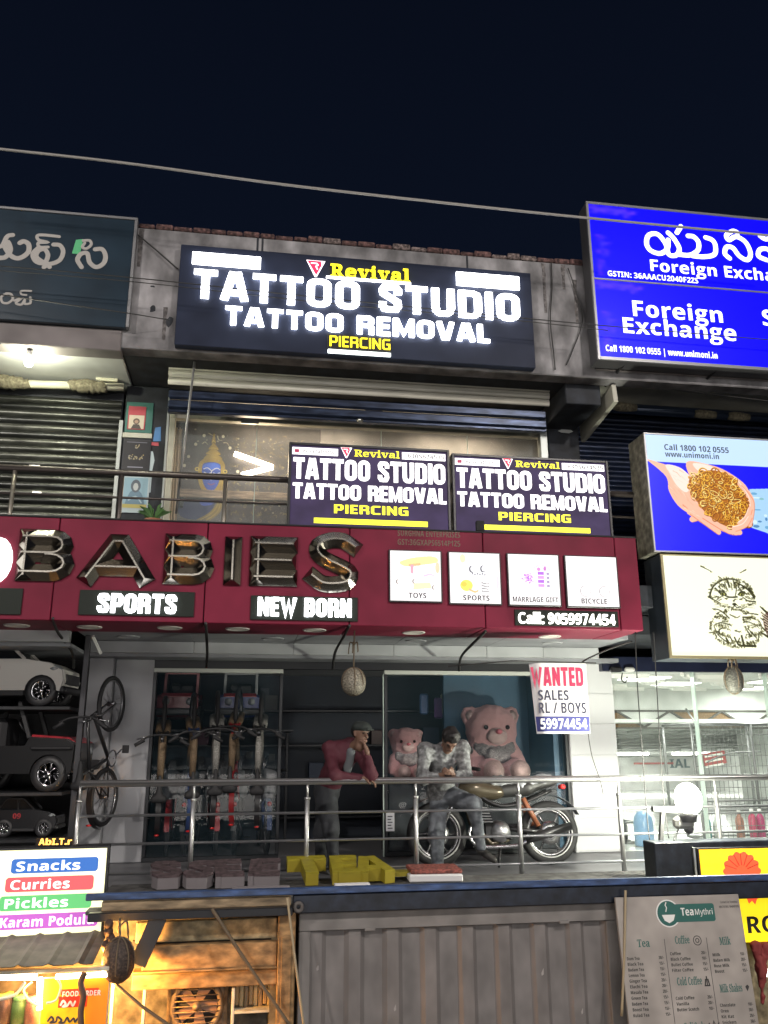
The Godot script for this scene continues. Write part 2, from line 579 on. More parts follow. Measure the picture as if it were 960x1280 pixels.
# ---------------------------------------------------------------- soft bodies
# parts: [a, b, ra, rb] tapered capsules or [c, radii] ellipsoids, joined smoothly and meshed as surface nets
func blob(parts: Array, cell: float, k: float, rough := 0.0) -> ArrayMesh:
	var lo := Vector3(1e9, 1e9, 1e9)
	var hi := -lo
	for p in parts:
		if p.size() == 4:
			var rm: float = maxf(p[2], p[3])
			for q in [p[0], p[1]]:
				lo = lo.min(q - Vector3.ONE * rm)
				hi = hi.max(q + Vector3.ONE * rm)
		else:
			lo = lo.min(p[0] - p[1])
			hi = hi.max(p[0] + p[1])
	lo -= Vector3.ONE * cell * 3
	hi += Vector3.ONE * cell * 3
	var nx := int((hi.x - lo.x) / cell) + 2
	var ny := int((hi.y - lo.y) / cell) + 2
	var nz := int((hi.z - lo.z) / cell) + 2
	var f := PackedFloat32Array()
	f.resize(nx * ny * nz)
	f.fill(9.0)
	var pad := k + cell * 2.0
	for p in parts:
		var cap: bool = p.size() == 4
		var a: Vector3 = p[0]
		var b: Vector3 = p[1]
		var mn: Vector3
		var mx: Vector3
		if cap:
			var rm: float = maxf(p[2], p[3]) + pad
			mn = a.min(b) - Vector3.ONE * rm
			mx = a.max(b) + Vector3.ONE * rm
		else:
			mn = a - b - Vector3.ONE * pad
			mx = a + b + Vector3.ONE * pad
		var i0 := ((mn - lo) / cell).floor().max(Vector3.ZERO)
		var i1 := ((mx - lo) / cell).ceil().min(Vector3(nx - 1, ny - 1, nz - 1))
		var ab := b - a
		var l2 := maxf(ab.length_squared(), 1e-9)
		var rmin := minf(b.x, minf(b.y, b.z))
		for z in range(int(i0.z), int(i1.z) + 1):
			for y in range(int(i0.y), int(i1.y) + 1):
				var row := (z * ny + y) * nx
				for x in range(int(i0.x), int(i1.x) + 1):
					var q := lo + Vector3(x, y, z) * cell
					var d: float
					if cap:
						var t := clampf((q - a).dot(ab) / l2, 0.0, 1.0)
						d = q.distance_to(a + ab * t) - lerpf(p[2], p[3], t)
					else:
						d = (((q - a) / b).length() - 1.0) * rmin
					var e := f[row + x]
					var h := k - absf(d - e)
					f[row + x] = minf(d, e) - (h * h * 0.25 / k if h > 0.0 else 0.0)
	if rough > 0.0:
		var n := FastNoiseLite.new()
		n.frequency = 12.0
		n.fractal_octaves = 2
		for z in nz:
			for y in ny:
				for x in nx:
					var i := (z * ny + y) * nx + x
					if absf(f[i]) < cell * 3:
						f[i] += n.get_noise_3d(lo.x + x * cell, lo.y + y * cell, lo.z + z * cell) * rough
	var st := SurfaceTool.new()
	st.begin(Mesh.PRIMITIVE_TRIANGLES)
	st.set_smooth_group(0)
	var at := PackedInt32Array()
	at.resize(nx * ny * nz)
	at.fill(-1)
	var count := 0
	var off := PackedInt32Array([0, 1, nx, nx + 1, nx * ny, nx * ny + 1, nx * ny + nx, nx * ny + nx + 1])
	var corner := [Vector3(0, 0, 0), Vector3(1, 0, 0), Vector3(0, 1, 0), Vector3(1, 1, 0), Vector3(0, 0, 1), Vector3(1, 0, 1), Vector3(0, 1, 1), Vector3(1, 1, 1)]
	var edges := [[0, 1], [2, 3], [4, 5], [6, 7], [0, 2], [1, 3], [4, 6], [5, 7], [0, 4], [1, 5], [2, 6], [3, 7]]
	for z in nz - 1:
		for y in ny - 1:
			for x in nx - 1:
				var i := (z * ny + y) * nx + x
				if absf(f[i]) > cell * 2.5:
					continue
				var neg := 0
				for o in off:
					if f[i + o] < 0.0:
						neg += 1
				if neg == 0 or neg == 8:
					continue
				var s := Vector3.ZERO
				var m := 0
				for e in edges:
					var u := f[i + off[e[0]]]
					var v := f[i + off[e[1]]]
					if (u < 0.0) != (v < 0.0):
						s += corner[e[0]].lerp(corner[e[1]], u / (u - v))
						m += 1
				at[i] = count
				count += 1
				st.add_vertex(lo + (Vector3(x, y, z) + s / m) * cell)
	var sx := 1
	var sy := nx
	var sz := nx * ny
	for z in range(1, nz - 1):
		for y in range(1, ny - 1):
			for x in range(1, nx - 1):
				var i := (z * ny + y) * nx + x
				var a := f[i]
				if absf(a) > cell * 2.5:
					continue
				for dir in [[sx, sy, sz], [sy, sz, sx], [sz, sx, sy]]:
					var b := f[i + dir[0]]
					if (a < 0.0) == (b < 0.0):
						continue
					var q := [at[i], at[i - dir[1]], at[i - dir[1] - dir[2]], at[i - dir[2]]]
					if q.min() < 0:
						continue
					if a < 0.0:
						for w in [0, 2, 1, 0, 3, 2]:
							st.add_index(q[w])
					else:
						for w in [0, 1, 2, 0, 2, 3]:
							st.add_index(q[w])
	st.generate_normals()
	return st.commit()


func _ready() -> void:
	rng.seed = 7
	# ---- camera
	var cam := Camera3D.new()
	cam.name = "camera"
	cam.fov = 62.73
	cam.near = 0.05
	cam.far = 400.0
	add_child(cam)
	cam.position = Vector3(0.0, 4.2, 9.0)
	cam.basis = Basis(Vector3.UP, deg_to_rad(-8.87)) * Basis(Vector3.RIGHT, deg_to_rad(15.59)) * Basis(Vector3.BACK, deg_to_rad(-0.22))
	cam.current = true
	# ---- night sky
	var we := WorldEnvironment.new()
	we.name = "environment"
	var e := Environment.new()
	e.tonemap_mode = Environment.TONE_MAPPER_LINEAR
	e.tonemap_exposure = 1.08
	e.background_mode = Environment.BG_SKY
	var sm := ProceduralSkyMaterial.new()
	sm.sky_top_color = L(0.0017, 0.0027, 0.0068)
	sm.sky_horizon_color = L(0.0048, 0.0082, 0.019)
	sm.sky_curve = 0.55
	sm.ground_bottom_color = L(0.002, 0.002, 0.003)
	sm.ground_horizon_color = L(0.0048, 0.0082, 0.019)
	var sk := Sky.new()
	sk.sky_material = sm
	e.sky = sk
	e.sdfgi_enabled = true
	e.ssao_enabled = true
	e.ssil_enabled = true
	we.environment = e
	add_child(we)
	# ---- faint moonlight
	var moon := DirectionalLight3D.new()
	moon.name = "moonlight"
	moon.light_energy = 0.012
	moon.light_color = Color(0.75, 0.82, 1.0)
	moon.light_angular_distance = 0.5
	moon.shadow_enabled = true
	moon.sky_mode = DirectionalLight3D.SKY_MODE_LIGHT_ONLY
	moon.rotation_degrees = Vector3(-50, -30, 0)
	add_child(moon)
	# ---- fonts and shared grain
	sans = font("Droid Sans", 700)
	sans_reg = font("Droid Sans", 400)
	serif = font("Droid Serif", 700)
	T["grime"] = noise_tex(3, 0.012, 0.45, 1.0, 5)
	T["blotch"] = noise_tex(11, 0.02, 0.25, 1.1, 4)
	T["fine"] = noise_tex(5, 0.09, 0.78, 1.0, 3)
	T["soft"] = noise_tex(9, 0.006, 0.8, 1.0, 3)
	T["cells"] = noise_tex(21, 0.05, 0.55, 1.0, 2, FastNoiseLite.TYPE_CELLULAR)
	street()
	building()
	upper_signs()
	upper_recess()
	red_fascia()
	balcony()
	shop_windows()
	people_and_toys()
	side_shop()
	stalls()
	cables()

func font(called: String, weight: int) -> Font:
	var f := SystemFont.new()
	f.font_names = PackedStringArray([called])
	f.font_weight = weight
	return f

# ---------------------------------------------------------------- street and its lamps (behind the camera)
func street() -> void:
	var g := structure("ground", Vector3(0, 0, 10))
	box(g, "asphalt", M("asphalt", L(0.05, 0.05, 0.052), 0.9, 0.0, "grime", Vector3.ONE * 0.4), -40, 40, -0.3, 0.0, -30, 45, 0.0)
	var w := structure("pavement", Vector3(0, 0, 4))
	box(w, "slab", M("paving", L(0.2, 0.19, 0.18), 0.9, 0.0, "grime", Vector3.ONE * 0.5), -30, 30, 0.004, 0.14, 2.2, 5.6, 0.02)
	for a in [[-7.5, 12.5, "tall grey street lamp far along the road"], [6.5, 13.0, "tall grey street lamp nearer the bank signs"]]:
		var x: float = a[0]
		var z: float = a[1]
		var t := thing("street_lamp", a[2], "street lamp", Vector3(x, 0, z), "street lamps across the road")
		var grey := M("lamp post grey", L(0.2, 0.2, 0.21), 0.5, 0.6)
		tube(t, "pole", grey, [Vector3(x, 0, z), Vector3(x, 4, z), Vector3(x, 10.5, z)], [0.11, 0.09, 0.07], 12)
		tube(t, "arm", grey, smooth([Vector3(x, 10.4, z), Vector3(x, 11.1, z - 0.5), Vector3(x, 11.3, z - 1.8)]), 0.045)
		box(t, "lamp_head", grey, x - 0.25, x + 0.25, 11.26, 11.42, z - 2.9, z - 1.7, 0.04)
		box(t, "light_panel", glow("street lamp light", L(1.0, 0.93, 0.84), 8.0), x - 0.2, x + 0.2, 11.235, 11.262, z - 2.8, z - 1.8, 0.005)
		lamp_area(t, Vector3(x, 11.22, z - 2.3), Vector2(0.4, 1.0), Color(1.0, 0.965, 0.93), 150.0, Vector3(0, -1, -0.9))

	# unseen lit hoardings across the road, added as frontal fill for this side
	for k in 4:
		var x := -12.5 + k * 7.4
		var o := thing("added_hoarding", ["added lit roof hoarding across the road furthest along the dark sign side", "added lit roof hoarding across the road second from the dark sign side", "added lit roof hoarding across the road facing the red fascia", "added lit roof hoarding across the road facing the blue sign"][k], "hoarding", Vector3(x + 3.3, 0, 26), "added fill hoardings across the road")
		var steel := M("lamp post grey", L(0.2, 0.2, 0.21), 0.5, 0.6)
		box(o, "panel_light", glow("added hoarding light", L(1.0, 0.95, 0.9), 1.6), x + 0.1, x + 6.5, 7.6, 11.2, 26.0, 26.06, 0.0)
		box(o, "frame", steel, x, x + 6.6, 7.5, 11.3, 26.07, 26.25, 0.01)
		for xx in [x + 0.8, x + 3.3, x + 5.8]:
			box(o, "post", steel, xx - 0.1, xx + 0.1, 0.0, 7.5, 26.08, 26.28, 0.01)
		lamp_area(o, Vector3(x + 3.3, 9.4, 25.95), Vector2(6.2, 3.4), Color(1.0, 0.985, 0.98), 32.0, Vector3(0, -0.2, -1))
	# unseen shop fronts below them, glowing panels added to light soffits and balcony
	for k in 4:
		var x := -12.5 + k * 7.4
		var o := thing("added_shopfront", ["added bright shopfront across the road furthest along the dark sign side", "added bright shopfront across the road second from the dark sign side", "added bright shopfront across the road facing the container stall", "added bright shopfront across the road facing the tea menu board"][k], "shopfront", Vector3(x + 3.3, 0, 26.5), "added fill shopfronts across the road")
		var wall := M("opposite wall", L(0.3, 0.29, 0.27), 0.8, 0.0, "grime", Vector3.ONE * 0.3)
		box(o, "window_light", glow("added shopfront light", L(1.0, 0.97, 0.93), 1.2), x + 0.4, x + 6.4, 0.5, 3.4, 26.6, 26.65, 0.0)
		box(o, "wall", wall, x - 0.4, x + 7.0, 3.4, 6.4, 26.5, 27.2, 0.0)
		box(o, "pier", wall, x - 0.4, x + 0.35, 0.0, 3.398, 26.4, 27.0, 0.0)
		lamp_area(o, Vector3(x + 3.4, 2.0, 26.3), Vector2(5.8, 2.8), Color(1.0, 0.97, 0.94), 26.0, Vector3(0, 0.25, -1))

# ---------------------------------------------------------------- building
func building() -> void:
	var b := thing("shop_building", "grey two storey shop building with stained concrete parapet and recessed upper floor", "building", Vector3(1.2, 0, -3))
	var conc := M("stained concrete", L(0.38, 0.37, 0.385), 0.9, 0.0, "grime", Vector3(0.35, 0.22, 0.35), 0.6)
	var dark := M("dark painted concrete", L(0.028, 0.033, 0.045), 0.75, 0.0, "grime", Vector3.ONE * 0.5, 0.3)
	var white := M("white paint", L(0.66, 0.67, 0.66), 0.6, 0.0, "soft", Vector3.ONE * 0.4)
	var cream := M("cream paint", L(0.55, 0.54, 0.46), 0.6, 0.0, "soft", Vector3.ONE * 0.5)
	# parapet with a row of old bricks on top
	box(b, "parapet_wall", conc, -7.5, 9.5, 8.56, 10.12, -0.22, 0.0, 0.012)
	for k in 5:
		# rain streaks below the coping
		var sx: float = [-1.482, -1.14, 3.459, 3.718, 3.862][k]
		var top: float = [10.1, 9.1, 10.1, 10.1, 9.9][k]
		var len: float = [0.5, 0.42, 0.7, 0.35, 0.6][k]
		var pts := PackedVector2Array()
		for i in 9:
			pts.append(Vector2(-0.018 - 0.014 * rng.randf() * (1.0 - i / 9.0), -len * i / 8.0))
		for i in 9:
			pts.append(Vector2(0.018 + 0.02 * rng.randf() * (i / 9.0), -len * (8 - i) / 8.0))
		put(b, "stain", prism(pts, 0.0015), M("rain stain", L(0.2, 0.185, 0.185), 0.95, 0.0, "grime", Vector3.ONE * 2.0), Vector3(sx, top, 0.0005))
	var br := M("old brick", L(0.17, 0.09, 0.085), 0.95, 0.0, "blotch", Vector3.ONE * 1.3, 0.6)
	var br2 := M("mortared brick", L(0.26, 0.2, 0.19), 0.95, 0.0, "blotch", Vector3.ONE * 1.7, 0.6)
	var x := -1.75
	while x < 4.4:
		var w := rng.randf_range(0.17, 0.24)
		box(b, "brick", br if rng.randf() < 0.65 else br2, x, x + w - 0.012, 10.121, 10.19 + rng.randf_range(-0.02, 0.015), -0.2, rng.randf_range(0.0, 0.022), 0.012)
		x += w
	# patches where plaster has come away or been filled
	for p in [[-1.284, 9.068, 0.045, 0.06], [-1.303, 9.356, 0.03, 0.014], [-1.086, 8.92, 0.05, 0.08]]:
		var pt := PackedVector2Array()
		for i in 11:
			var an := TAU * i / 11
			var rr := rng.randf_range(0.6, 1.0)
			pt.append(Vector2(cos(an) * p[2] * rr, sin(an) * p[3] * rr))
		put(b, "plaster_patch", prism(pt, 0.004), dark, Vector3(p[0], p[1], -0.001))
	for xx in [-0.065, 2.468, -0.123]:
		box(b, "expansion_joint", dark, xx - 0.012, xx + 0.012, 9.75, 10.115, -0.02, 0.004, 0.001)
	# slab over the upper floor: its underside is the soffit
	box(b, "roof_slab", dark, -1.62, 4.22, 8.58, 8.9, -4.4, -0.222, 0.01)
	box(b, "roof_slab", white, -7.5, -1.622, 8.57, 8.9, -4.4, -0.222, 0.01)
	box(b, "roof_slab", cream, 4.222, 9.5, 8.72, 8.95, -4.4, -0.222, 0.01)
	# lintel strip under the dark sign, lintel at the right
	box(b, "lintel", M("grey lintel", L(0.2, 0.18, 0.18), 0.85, 0.0, "soft", Vector3.ONE * 0.5), -7.5, -1.6, 8.5, 8.76, -0.2, 0.03, 0.01)
	box(b, "lintel", M("grey lintel", L(0.2, 0.19, 0.19), 0.85), 4.05, 9.5, 8.66, 8.8, -0.2, 0.02, 0.01)
	# pillars of the upper floor
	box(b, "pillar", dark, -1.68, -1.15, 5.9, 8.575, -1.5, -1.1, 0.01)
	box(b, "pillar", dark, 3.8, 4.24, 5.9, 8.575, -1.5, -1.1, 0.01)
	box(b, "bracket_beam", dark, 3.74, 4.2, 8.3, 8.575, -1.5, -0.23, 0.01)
	var pl := bar(b, "cream_beam", cream, Vector3(4.33, 8.42, -0.1), Vector3(4.33, 8.29, -1.2), 0.06, 0.25, 0.006)
	pl.name = "cream_beam"
	# upper floor slab and back walls
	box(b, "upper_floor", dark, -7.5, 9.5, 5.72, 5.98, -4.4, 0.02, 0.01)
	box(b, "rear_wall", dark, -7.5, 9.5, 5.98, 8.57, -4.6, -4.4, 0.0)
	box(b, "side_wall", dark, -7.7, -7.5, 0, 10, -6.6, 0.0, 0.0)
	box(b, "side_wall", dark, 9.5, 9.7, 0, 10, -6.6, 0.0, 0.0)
	box(b, "upper_partition", white, -1.66, -1.56, 5.98, 8.56, -4.4, -1.5, 0.0)
	box(b, "upper_partition", white, 3.9, 4.0, 5.98, 8.56, -4.4, -1.5, 0.0)
	# lower floor: ceiling in steps over the balcony
	var ceil := M("grey ceiling panel", L(0.3, 0.31, 0.335), 0.5, 0.0, "soft", Vector3.ONE * 0.4)
	var band := M("pale ceiling band", L(0.5, 0.52, 0.54), 0.55, 0.0, "soft", Vector3.ONE * 0.4)
	for k in 6:
		var xa: float = [-1.9, -0.7, 0.5, 1.75, 2.95, 3.7][k]
		var xb: float = [-0.704, 0.496, 1.746, 2.946, 3.696, 4.45][k]
		box(b, "ceiling_panel", ceil, xa, xb, 5.425, 5.47, -1.45, -0.55, 0.003)
		box(b, "ceiling_band", band, xa, xb, 5.29, 5.424, -1.53, -1.45, 0.003)
	box(b, "lower_ceiling", ceil, -1.95, 4.75, 5.25, 5.3, -4.2, -1.53, 0.003)
	box(b, "ceiling_slab", dark, -7.5, 9.5, 5.48, 5.7, -6.6, -0.5, 0.0)
	# white wall pieces of the shop front
	box(b, "white_wall", M("shaded white cladding", L(0.4, 0.405, 0.43), 0.45, 0.0, "soft", Vector3.ONE * 0.3), -1.66, -1.2, 2.9, 5.25, -2.1, -1.9, 0.006)  # white wall at this end, its shade put into a darker colour
	box(b, "white_wall", M("shaded white cladding", L(0.4, 0.405, 0.43), 0.45), -1.95, -1.664, 2.9, 5.25, -2.1, -1.75, 0.006)
	box(b, "white_wall", M("white cladding", L(0.62, 0.63, 0.65), 0.45), 4.13, 4.78, 2.9, 5.25, -2.1, -1.85, 0.006)
	var cl := M("white cladding", L(0.62, 0.63, 0.65), 0.45)
	for k in 6:
		box(b, "cladding_strip", cl, 4.135, 4.775, 2.92 + k * 0.39, 3.302 + k * 0.39, -1.85, -1.838, 0.004)
	# inside of the shop
	var navy := M("navy shop wall", L(0.012, 0.022, 0.04), 0.6, 0.0, "soft", Vector3.ONE * 0.4)
	box(b, "shop_rear_wall", navy, -1.9, 4.8, 2.9, 5.3, -4.3, -4.2, 0.0)
	box(b, "shop_floor", M("shop floor tile", L(0.14, 0.14, 0.15), 0.4), -7.5, 9.5, 2.62, 2.896, -6.6, -0.1, 0.0)
	box(b, "shop_partition", M("blue shop wall", L(0.03, 0.11, 0.2), 0.5, 0.0, "soft", Vector3.ONE * 0.4), 4.0, 4.12, 2.9, 5.25, -4.2, -2.1, 0.0)
	box(b, "shop_partition", M("blue shop wall", L(0.03, 0.11, 0.2), 0.5), 2.75, 3.995, 2.9, 5.25, -3.2, -3.1, 0.0)
	box(b, "shop_partition", navy, -1.94, -1.84, 2.9, 5.25, -4.2, -2.1, 0.0)
	box(b, "lower_rear_wall", dark, -7.5, 9.5, 0.0, 2.6, -6.7, -6.6, 0.0)
	# balcony slab edge
	box(b, "balcony_slab", M("slab edge", L(0.14, 0.14, 0.15), 0.8, 0.0, "grime", Vector3.ONE * 0.6), -7.5, 9.5, 2.6, 2.9, -0.1, 0.09, 0.008)
	# front of the ground storey behind the stalls
	box(b, "ground_storey_wall", dark, -7.5, 9.5, 0.0, 2.6, -0.4, -0.2, 0.0)


# ---------------------------------------------------------------- signs of the upper floor
func revival_mark(t: Node, x: float, y: float, s: float, z: float, red: Material, white: Material) -> void:
	# an inverted triangle with a flowing stroke in it
	var w := prism(PackedVector2Array([Vector2(-0.56, 0.52) * s, Vector2(0.56, 0.52) * s, Vector2(0.06, -0.56) * s, Vector2(-0.06, -0.56) * s]), 0.006)
	put(t, "mark_plate", w, white, Vector3(x, y, z))
	var r := prism(PackedVector2Array([Vector2(-0.5, 0.47) * s, Vector2(0.3, 0.47) * s, Vector2(0.34, 0.2) * s, Vector2(0.03, -0.47) * s]), 0.006)
	put(t, "mark_triangle", r, red, Vector3(x, y, z + 0.007))
	put(t, "mark_stroke", stroke_mesh([[[-0.3, 0.3], [0.06, 0.3], [0.12, 0.2], [0.0, 0.1], [0.1, -0.1]]], 0.07 * s, s, s, 0.003), white, Vector3(x, y, z + 0.0135))

func upper_signs() -> void:
	# ---- big tattoo signboard
	var t := thing("tattoo_signboard", "long black signboard with glowing white TATTOO STUDIO letters on the parapet", "signboard", Vector3(1.025, 8.65, 0.06))
	var board := M("black glossy board", L(0.026, 0.033, 0.06), 0.32, 0.0, "soft", Vector3.ONE * 0.5)
	board.metallic_specular = 0.25
	board.roughness = 0.5
	box(t, "board", board, -1.003, 3.242, 8.581, 9.869, 0.01, 0.12, 0.006)
	var lit := glow("white letter light", L(0.97, 0.98, 1.0), 6.0)
	heavy_line(t, "TATTOO STUDIO", lit, -0.831, 3.066, 9.171, 0.36, 0.135, 0.03, 0.17, 0.09)
	heavy_line(t, "TATTOO REMOVAL", lit, -0.455, 2.676, 8.859, 0.228, 0.135, 0.03, 0.17, 0.09)
	var yel := glow("yellow letter light", L(1.0, 0.83, 0.02), 1.15)
	letters(t, "Revival", yel, 0.736, 1.712, 9.583, 0.162, 0.14, 0.03, serif)
	box(t, "light_bar", lit, -0.863, -0.076, 9.601, 9.759, 0.135, 0.165, 0.006)
	box(t, "light_bar", lit, 2.284, 3.079, 9.598, 9.78, 0.135, 0.165, 0.006)
	box(t, "light_bar", lit, 0.699, 1.72, 9.561, 9.588, 0.13, 0.15, 0.003)
	box(t, "light_bar", glow("pale bar light", L(0.9, 1.0, 0.98), 2.2), 0.731, 1.47, 8.591, 8.637, 0.125, 0.15, 0.004)
	revival_mark(t, 0.573, 9.676, 0.2, 0.14, glow("red mark light", L(0.75, 0.02, 0.08), 1.0), glow("white mark light", L(1, 0.95, 0.98), 1.4))
	box(t, "caption_backing", M("caption black", L(0.01, 0.01, 0.012), 0.4), 0.722, 1.475, 8.651, 8.841, 0.122, 0.135, 0.003)
	heavy_line(t, "PIERCING", yel, 0.75, 1.465, 8.678, 0.134, 0.137, 0.008, 0.13, 0.1)
	lamp_area(t, Vector3(1.074, 9.272, 0.23), Vector2(3.4, 0.9), Color(0.97, 0.98, 1.0), 0.5)

	# ---- the two purple light boxes
	var n := 0
	for a in [[0.32, 2.159, 6.529, 7.497], [2.189, 4.086, 6.521, 7.458]]:
		var x0: float = a[0]
		var x1: float = a[1]
		var y0 := 6.4
		var y1: float = a[3]
		var p := thing("tattoo_light_box", ["purple tattoo studio light box with its frame nearest the painted glass", "purple tattoo studio light box nearest the bare concrete pillar"][n], "light box", Vector3((x0 + x1) / 2, 6.4, 0.0), "purple light boxes above the red fascia")
		n += 1
		var W := x1 - x0
		var Hh := y1 - y0
		var dk := M("black sign frame", L(0.012, 0.012, 0.015), 0.4)
		box(p, "casing", dk, x0, x1, y0, y1, -0.06, 0.05, 0.004)
		for s in [[x0, x0 + 0.03, y0, y1], [x1 - 0.03, x1, y0, y1], [x0 + 0.03, x1 - 0.03, y1 - 0.03, y1], [x0 + 0.03, x1 - 0.03, y0, y0 + 0.03]]:
			box(p, "frame", dk, s[0], s[1], s[2], s[3], 0.051, 0.075, 0.004)
		var im := Image.create(256, 192, false, Image.FORMAT_RGB8)
		var nz := FastNoiseLite.new()
		nz.frequency = 0.012
		nz.seed = n
		for yy in 192:
			for xx in 256:
				var v := 0.75 + 0.5 * nz.get_noise_2d(xx, yy)
				var c := Color(0.165, 0.12, 0.235).lerp(Color(0.29, 0.23, 0.4), clampf(v - 0.35, 0, 1))
				im.set_pixel(xx, yy, c)
		panel(p, "sign_face", picture(im, 0.95, 0.7), x0 + 0.03, x1 - 0.03, y0 + 0.03, y1 - 0.03, 0.056)
		var wl := glow("printed white light", L(1.0, 0.99, 1.0), 1.15)
		var yl := glow("printed yellow light", L(0.95, 0.9, 0.03), 1.05)
		heavy_line(p, "TATTOO STUDIO", wl, x0 + W * 0.028, x1 - W * 0.028, y1 - Hh * 0.385, Hh * 0.225, 0.057, 0.003, 0.2, 0.05)
		heavy_line(p, "TATTOO REMOVAL", wl, x0 + W * 0.028, x1 - W * 0.024, y1 - Hh * 0.595, Hh * 0.165, 0.057, 0.003, 0.2, 0.05)
		heavy_line(p, "PIERCING", yl, x0 + W * 0.28, x0 + W * 0.735, y1 - Hh * 0.735, Hh * 0.092, 0.057, 0.003, 0.17, 0.1)
		words(p, "Revival", yl, x0 + W * 0.4, x0 + W * 0.685, y1 - Hh * 0.118, Hh * 0.072, 0.057, 0.003, serif)
		box(p, "printed_light_bar", yl, x0 + W * 0.16, x0 + W * 0.855, y1 - Hh * 0.845, y1 - Hh * 0.79, 0.056, 0.059, 0.0)
		revival_mark(p, x0 + W * 0.352, y1 - Hh * 0.082, 0.115, 0.057, glow("red print light", L(0.7, 0.03, 0.08), 0.9), wl)
		box(p, "caption_light_strip", wl, x0 + W * 0.02, x0 + W * 0.3, y1 - Hh * 0.125, y1 - Hh * 0.048, 0.056, 0.0585, 0.0)
		box(p, "caption_light_strip", wl, x0 + W * 0.7, x0 + W * 0.975, y1 - Hh * 0.125, y1 - Hh * 0.048, 0.056, 0.0585, 0.0)
		var ink := M("dark print", L(0.04, 0.035, 0.05), 0.5)
		words(p, "revivaltattoos01", ink, x0 + W * 0.075, x0 + W * 0.29, y1 - Hh * 0.105, Hh * 0.042, 0.0588, 0.001)
		words(p, "6305674535", ink, x0 + W * 0.735, x0 + W * 0.968, y1 - Hh * 0.108, Hh * 0.046, 0.0588, 0.001)
		box(p, "small_badge", M("red print", L(0.5, 0.03, 0.12), 0.5), x0 + W * 0.034, x0 + W * 0.062, y1 - Hh * 0.105, y1 - Hh * 0.068, 0.0588, 0.06, 0.0)
		lamp_area(p, Vector3((x0 + x1) / 2, (y0 + y1) / 2 + 0.1, 0.09), Vector2(W * 0.9, Hh * 0.8), Color(0.85, 0.78, 1.0), 0.14)

	# ---- dark sign with Telugu letters at the left
	var d := thing("dark_signboard", "unlit dark teal signboard with pale Telugu letters above the lamp lit shutter", "signboard", Vector3(-3.5, 8.75, 0.06))
	var zl := 0.1
	var dx1 := -1.55
	box(d, "board", M("dark teal board", L(0.016, 0.032, 0.05), 0.3, 0.0, "soft", Vector3.ONE * 0.5), -7.4, dx1, 8.758, 10.142, 0.035, 0.1, 0.004)
	var alu := M("dull aluminium", L(0.34, 0.34, 0.35), 0.45, 0.8, "fine", Vector3.ONE * 2.0)
	box(d, "frame", alu, -7.42, dx1 + 0.035, 10.142, 10.169 + 0.005, 0.035, 0.115, 0.003)
	box(d, "frame", alu, dx1, dx1 + 0.035, 8.758, 10.142 - 0.001, 0.035, 0.115, 0.003)
	var pale := M("pale letter", L(0.42, 0.4, 0.38), 0.6, 0.0, "fine", Vector3.ONE * 3.0)
	for s in [
		[[Vector2(-3.061, 9.672), Vector2(-2.974, 9.66), Vector2(-2.929, 9.788), Vector2(-2.871, 9.815)], 0.05], [[Vector2(-3.043, 9.51), Vector2(-2.925, 9.521), Vector2(-2.875, 9.618), Vector2(-2.912, 9.718), Vector2(-2.941, 9.663), Vector2(-2.859, 9.548), Vector2(-2.771, 9.525), Vector2(-2.685, 9.605), Vector2(-2.687, 9.708), Vector2(-2.743, 9.744), Vector2(-2.783, 9.72)], 0.055],
		[[Vector2(-2.369, 9.844), Vector2(-2.588, 9.843), Vector2(-2.59, 9.78), Vector2(-2.492, 9.758), Vector2(-2.586, 9.739), Vector2(-2.564, 9.689), Vector2(-2.477, 9.697)], 0.036], [[Vector2(-2.58, 9.677), Vector2(-2.631, 9.59), Vector2(-2.588, 9.501), Vector2(-2.5, 9.489), Vector2(-2.466, 9.585), Vector2(-2.509, 9.663), Vector2(-2.576, 9.636), Vector2(-2.584, 9.553), Vector2(-2.456, 9.483), Vector2(-2.34, 9.535), Vector2(-2.307, 9.651), Vector2(-2.35, 9.731), Vector2(-2.42, 9.734)], 0.05], [[Vector2(-2.495, 9.438), Vector2(-2.463, 9.461), Vector2(-2.435, 9.444)], 0.05],
		[[Vector2(-2.103, 9.817), Vector2(-2.032, 9.824), Vector2(-2.01, 9.774), Vector2(-2.058, 9.717), Vector2(-2.104, 9.733), Vector2(-2.082, 9.788)], 0.032], [[Vector2(-2.09, 9.475), Vector2(-2.142, 9.563), Vector2(-2.113, 9.639), Vector2(-2.044, 9.656), Vector2(-2.008, 9.545), Vector2(-1.933, 9.489), Vector2(-1.858, 9.538), Vector2(-1.839, 9.633), Vector2(-1.882, 9.723), Vector2(-1.961, 9.716)], 0.052],
		[[Vector2(-2.849, 9.073), Vector2(-2.904, 9.029), Vector2(-2.887, 8.961), Vector2(-2.828, 8.956), Vector2(-2.783, 9.009), Vector2(-2.807, 9.067), Vector2(-2.858, 9.073)], 0.026], [[Vector2(-2.6, 9.125), Vector2(-2.702, 9.116), Vector2(-2.697, 9.076), Vector2(-2.646, 9.071)], 0.022], [[Vector2(-2.764, 8.991), Vector2(-2.692, 9.027), Vector2(-2.744, 8.963), Vector2(-2.684, 8.948), Vector2(-2.656, 9.01), Vector2(-2.651, 8.961), Vector2(-2.593, 8.975), Vector2(-2.601, 9.045)], 0.026]]:
		var ps: Array = smooth(s[0], 6)
		var o: Vector2 = ps[0]
		var loc := []
		for q in ps:
			loc.append(q - o)
		var st := start()
		ribbon(st, loc, s[1], 0.0, 0.006, false, true)
		put(d, "letter_stroke", done(st), pale, Vector3(o.x, o.y, 0.1))
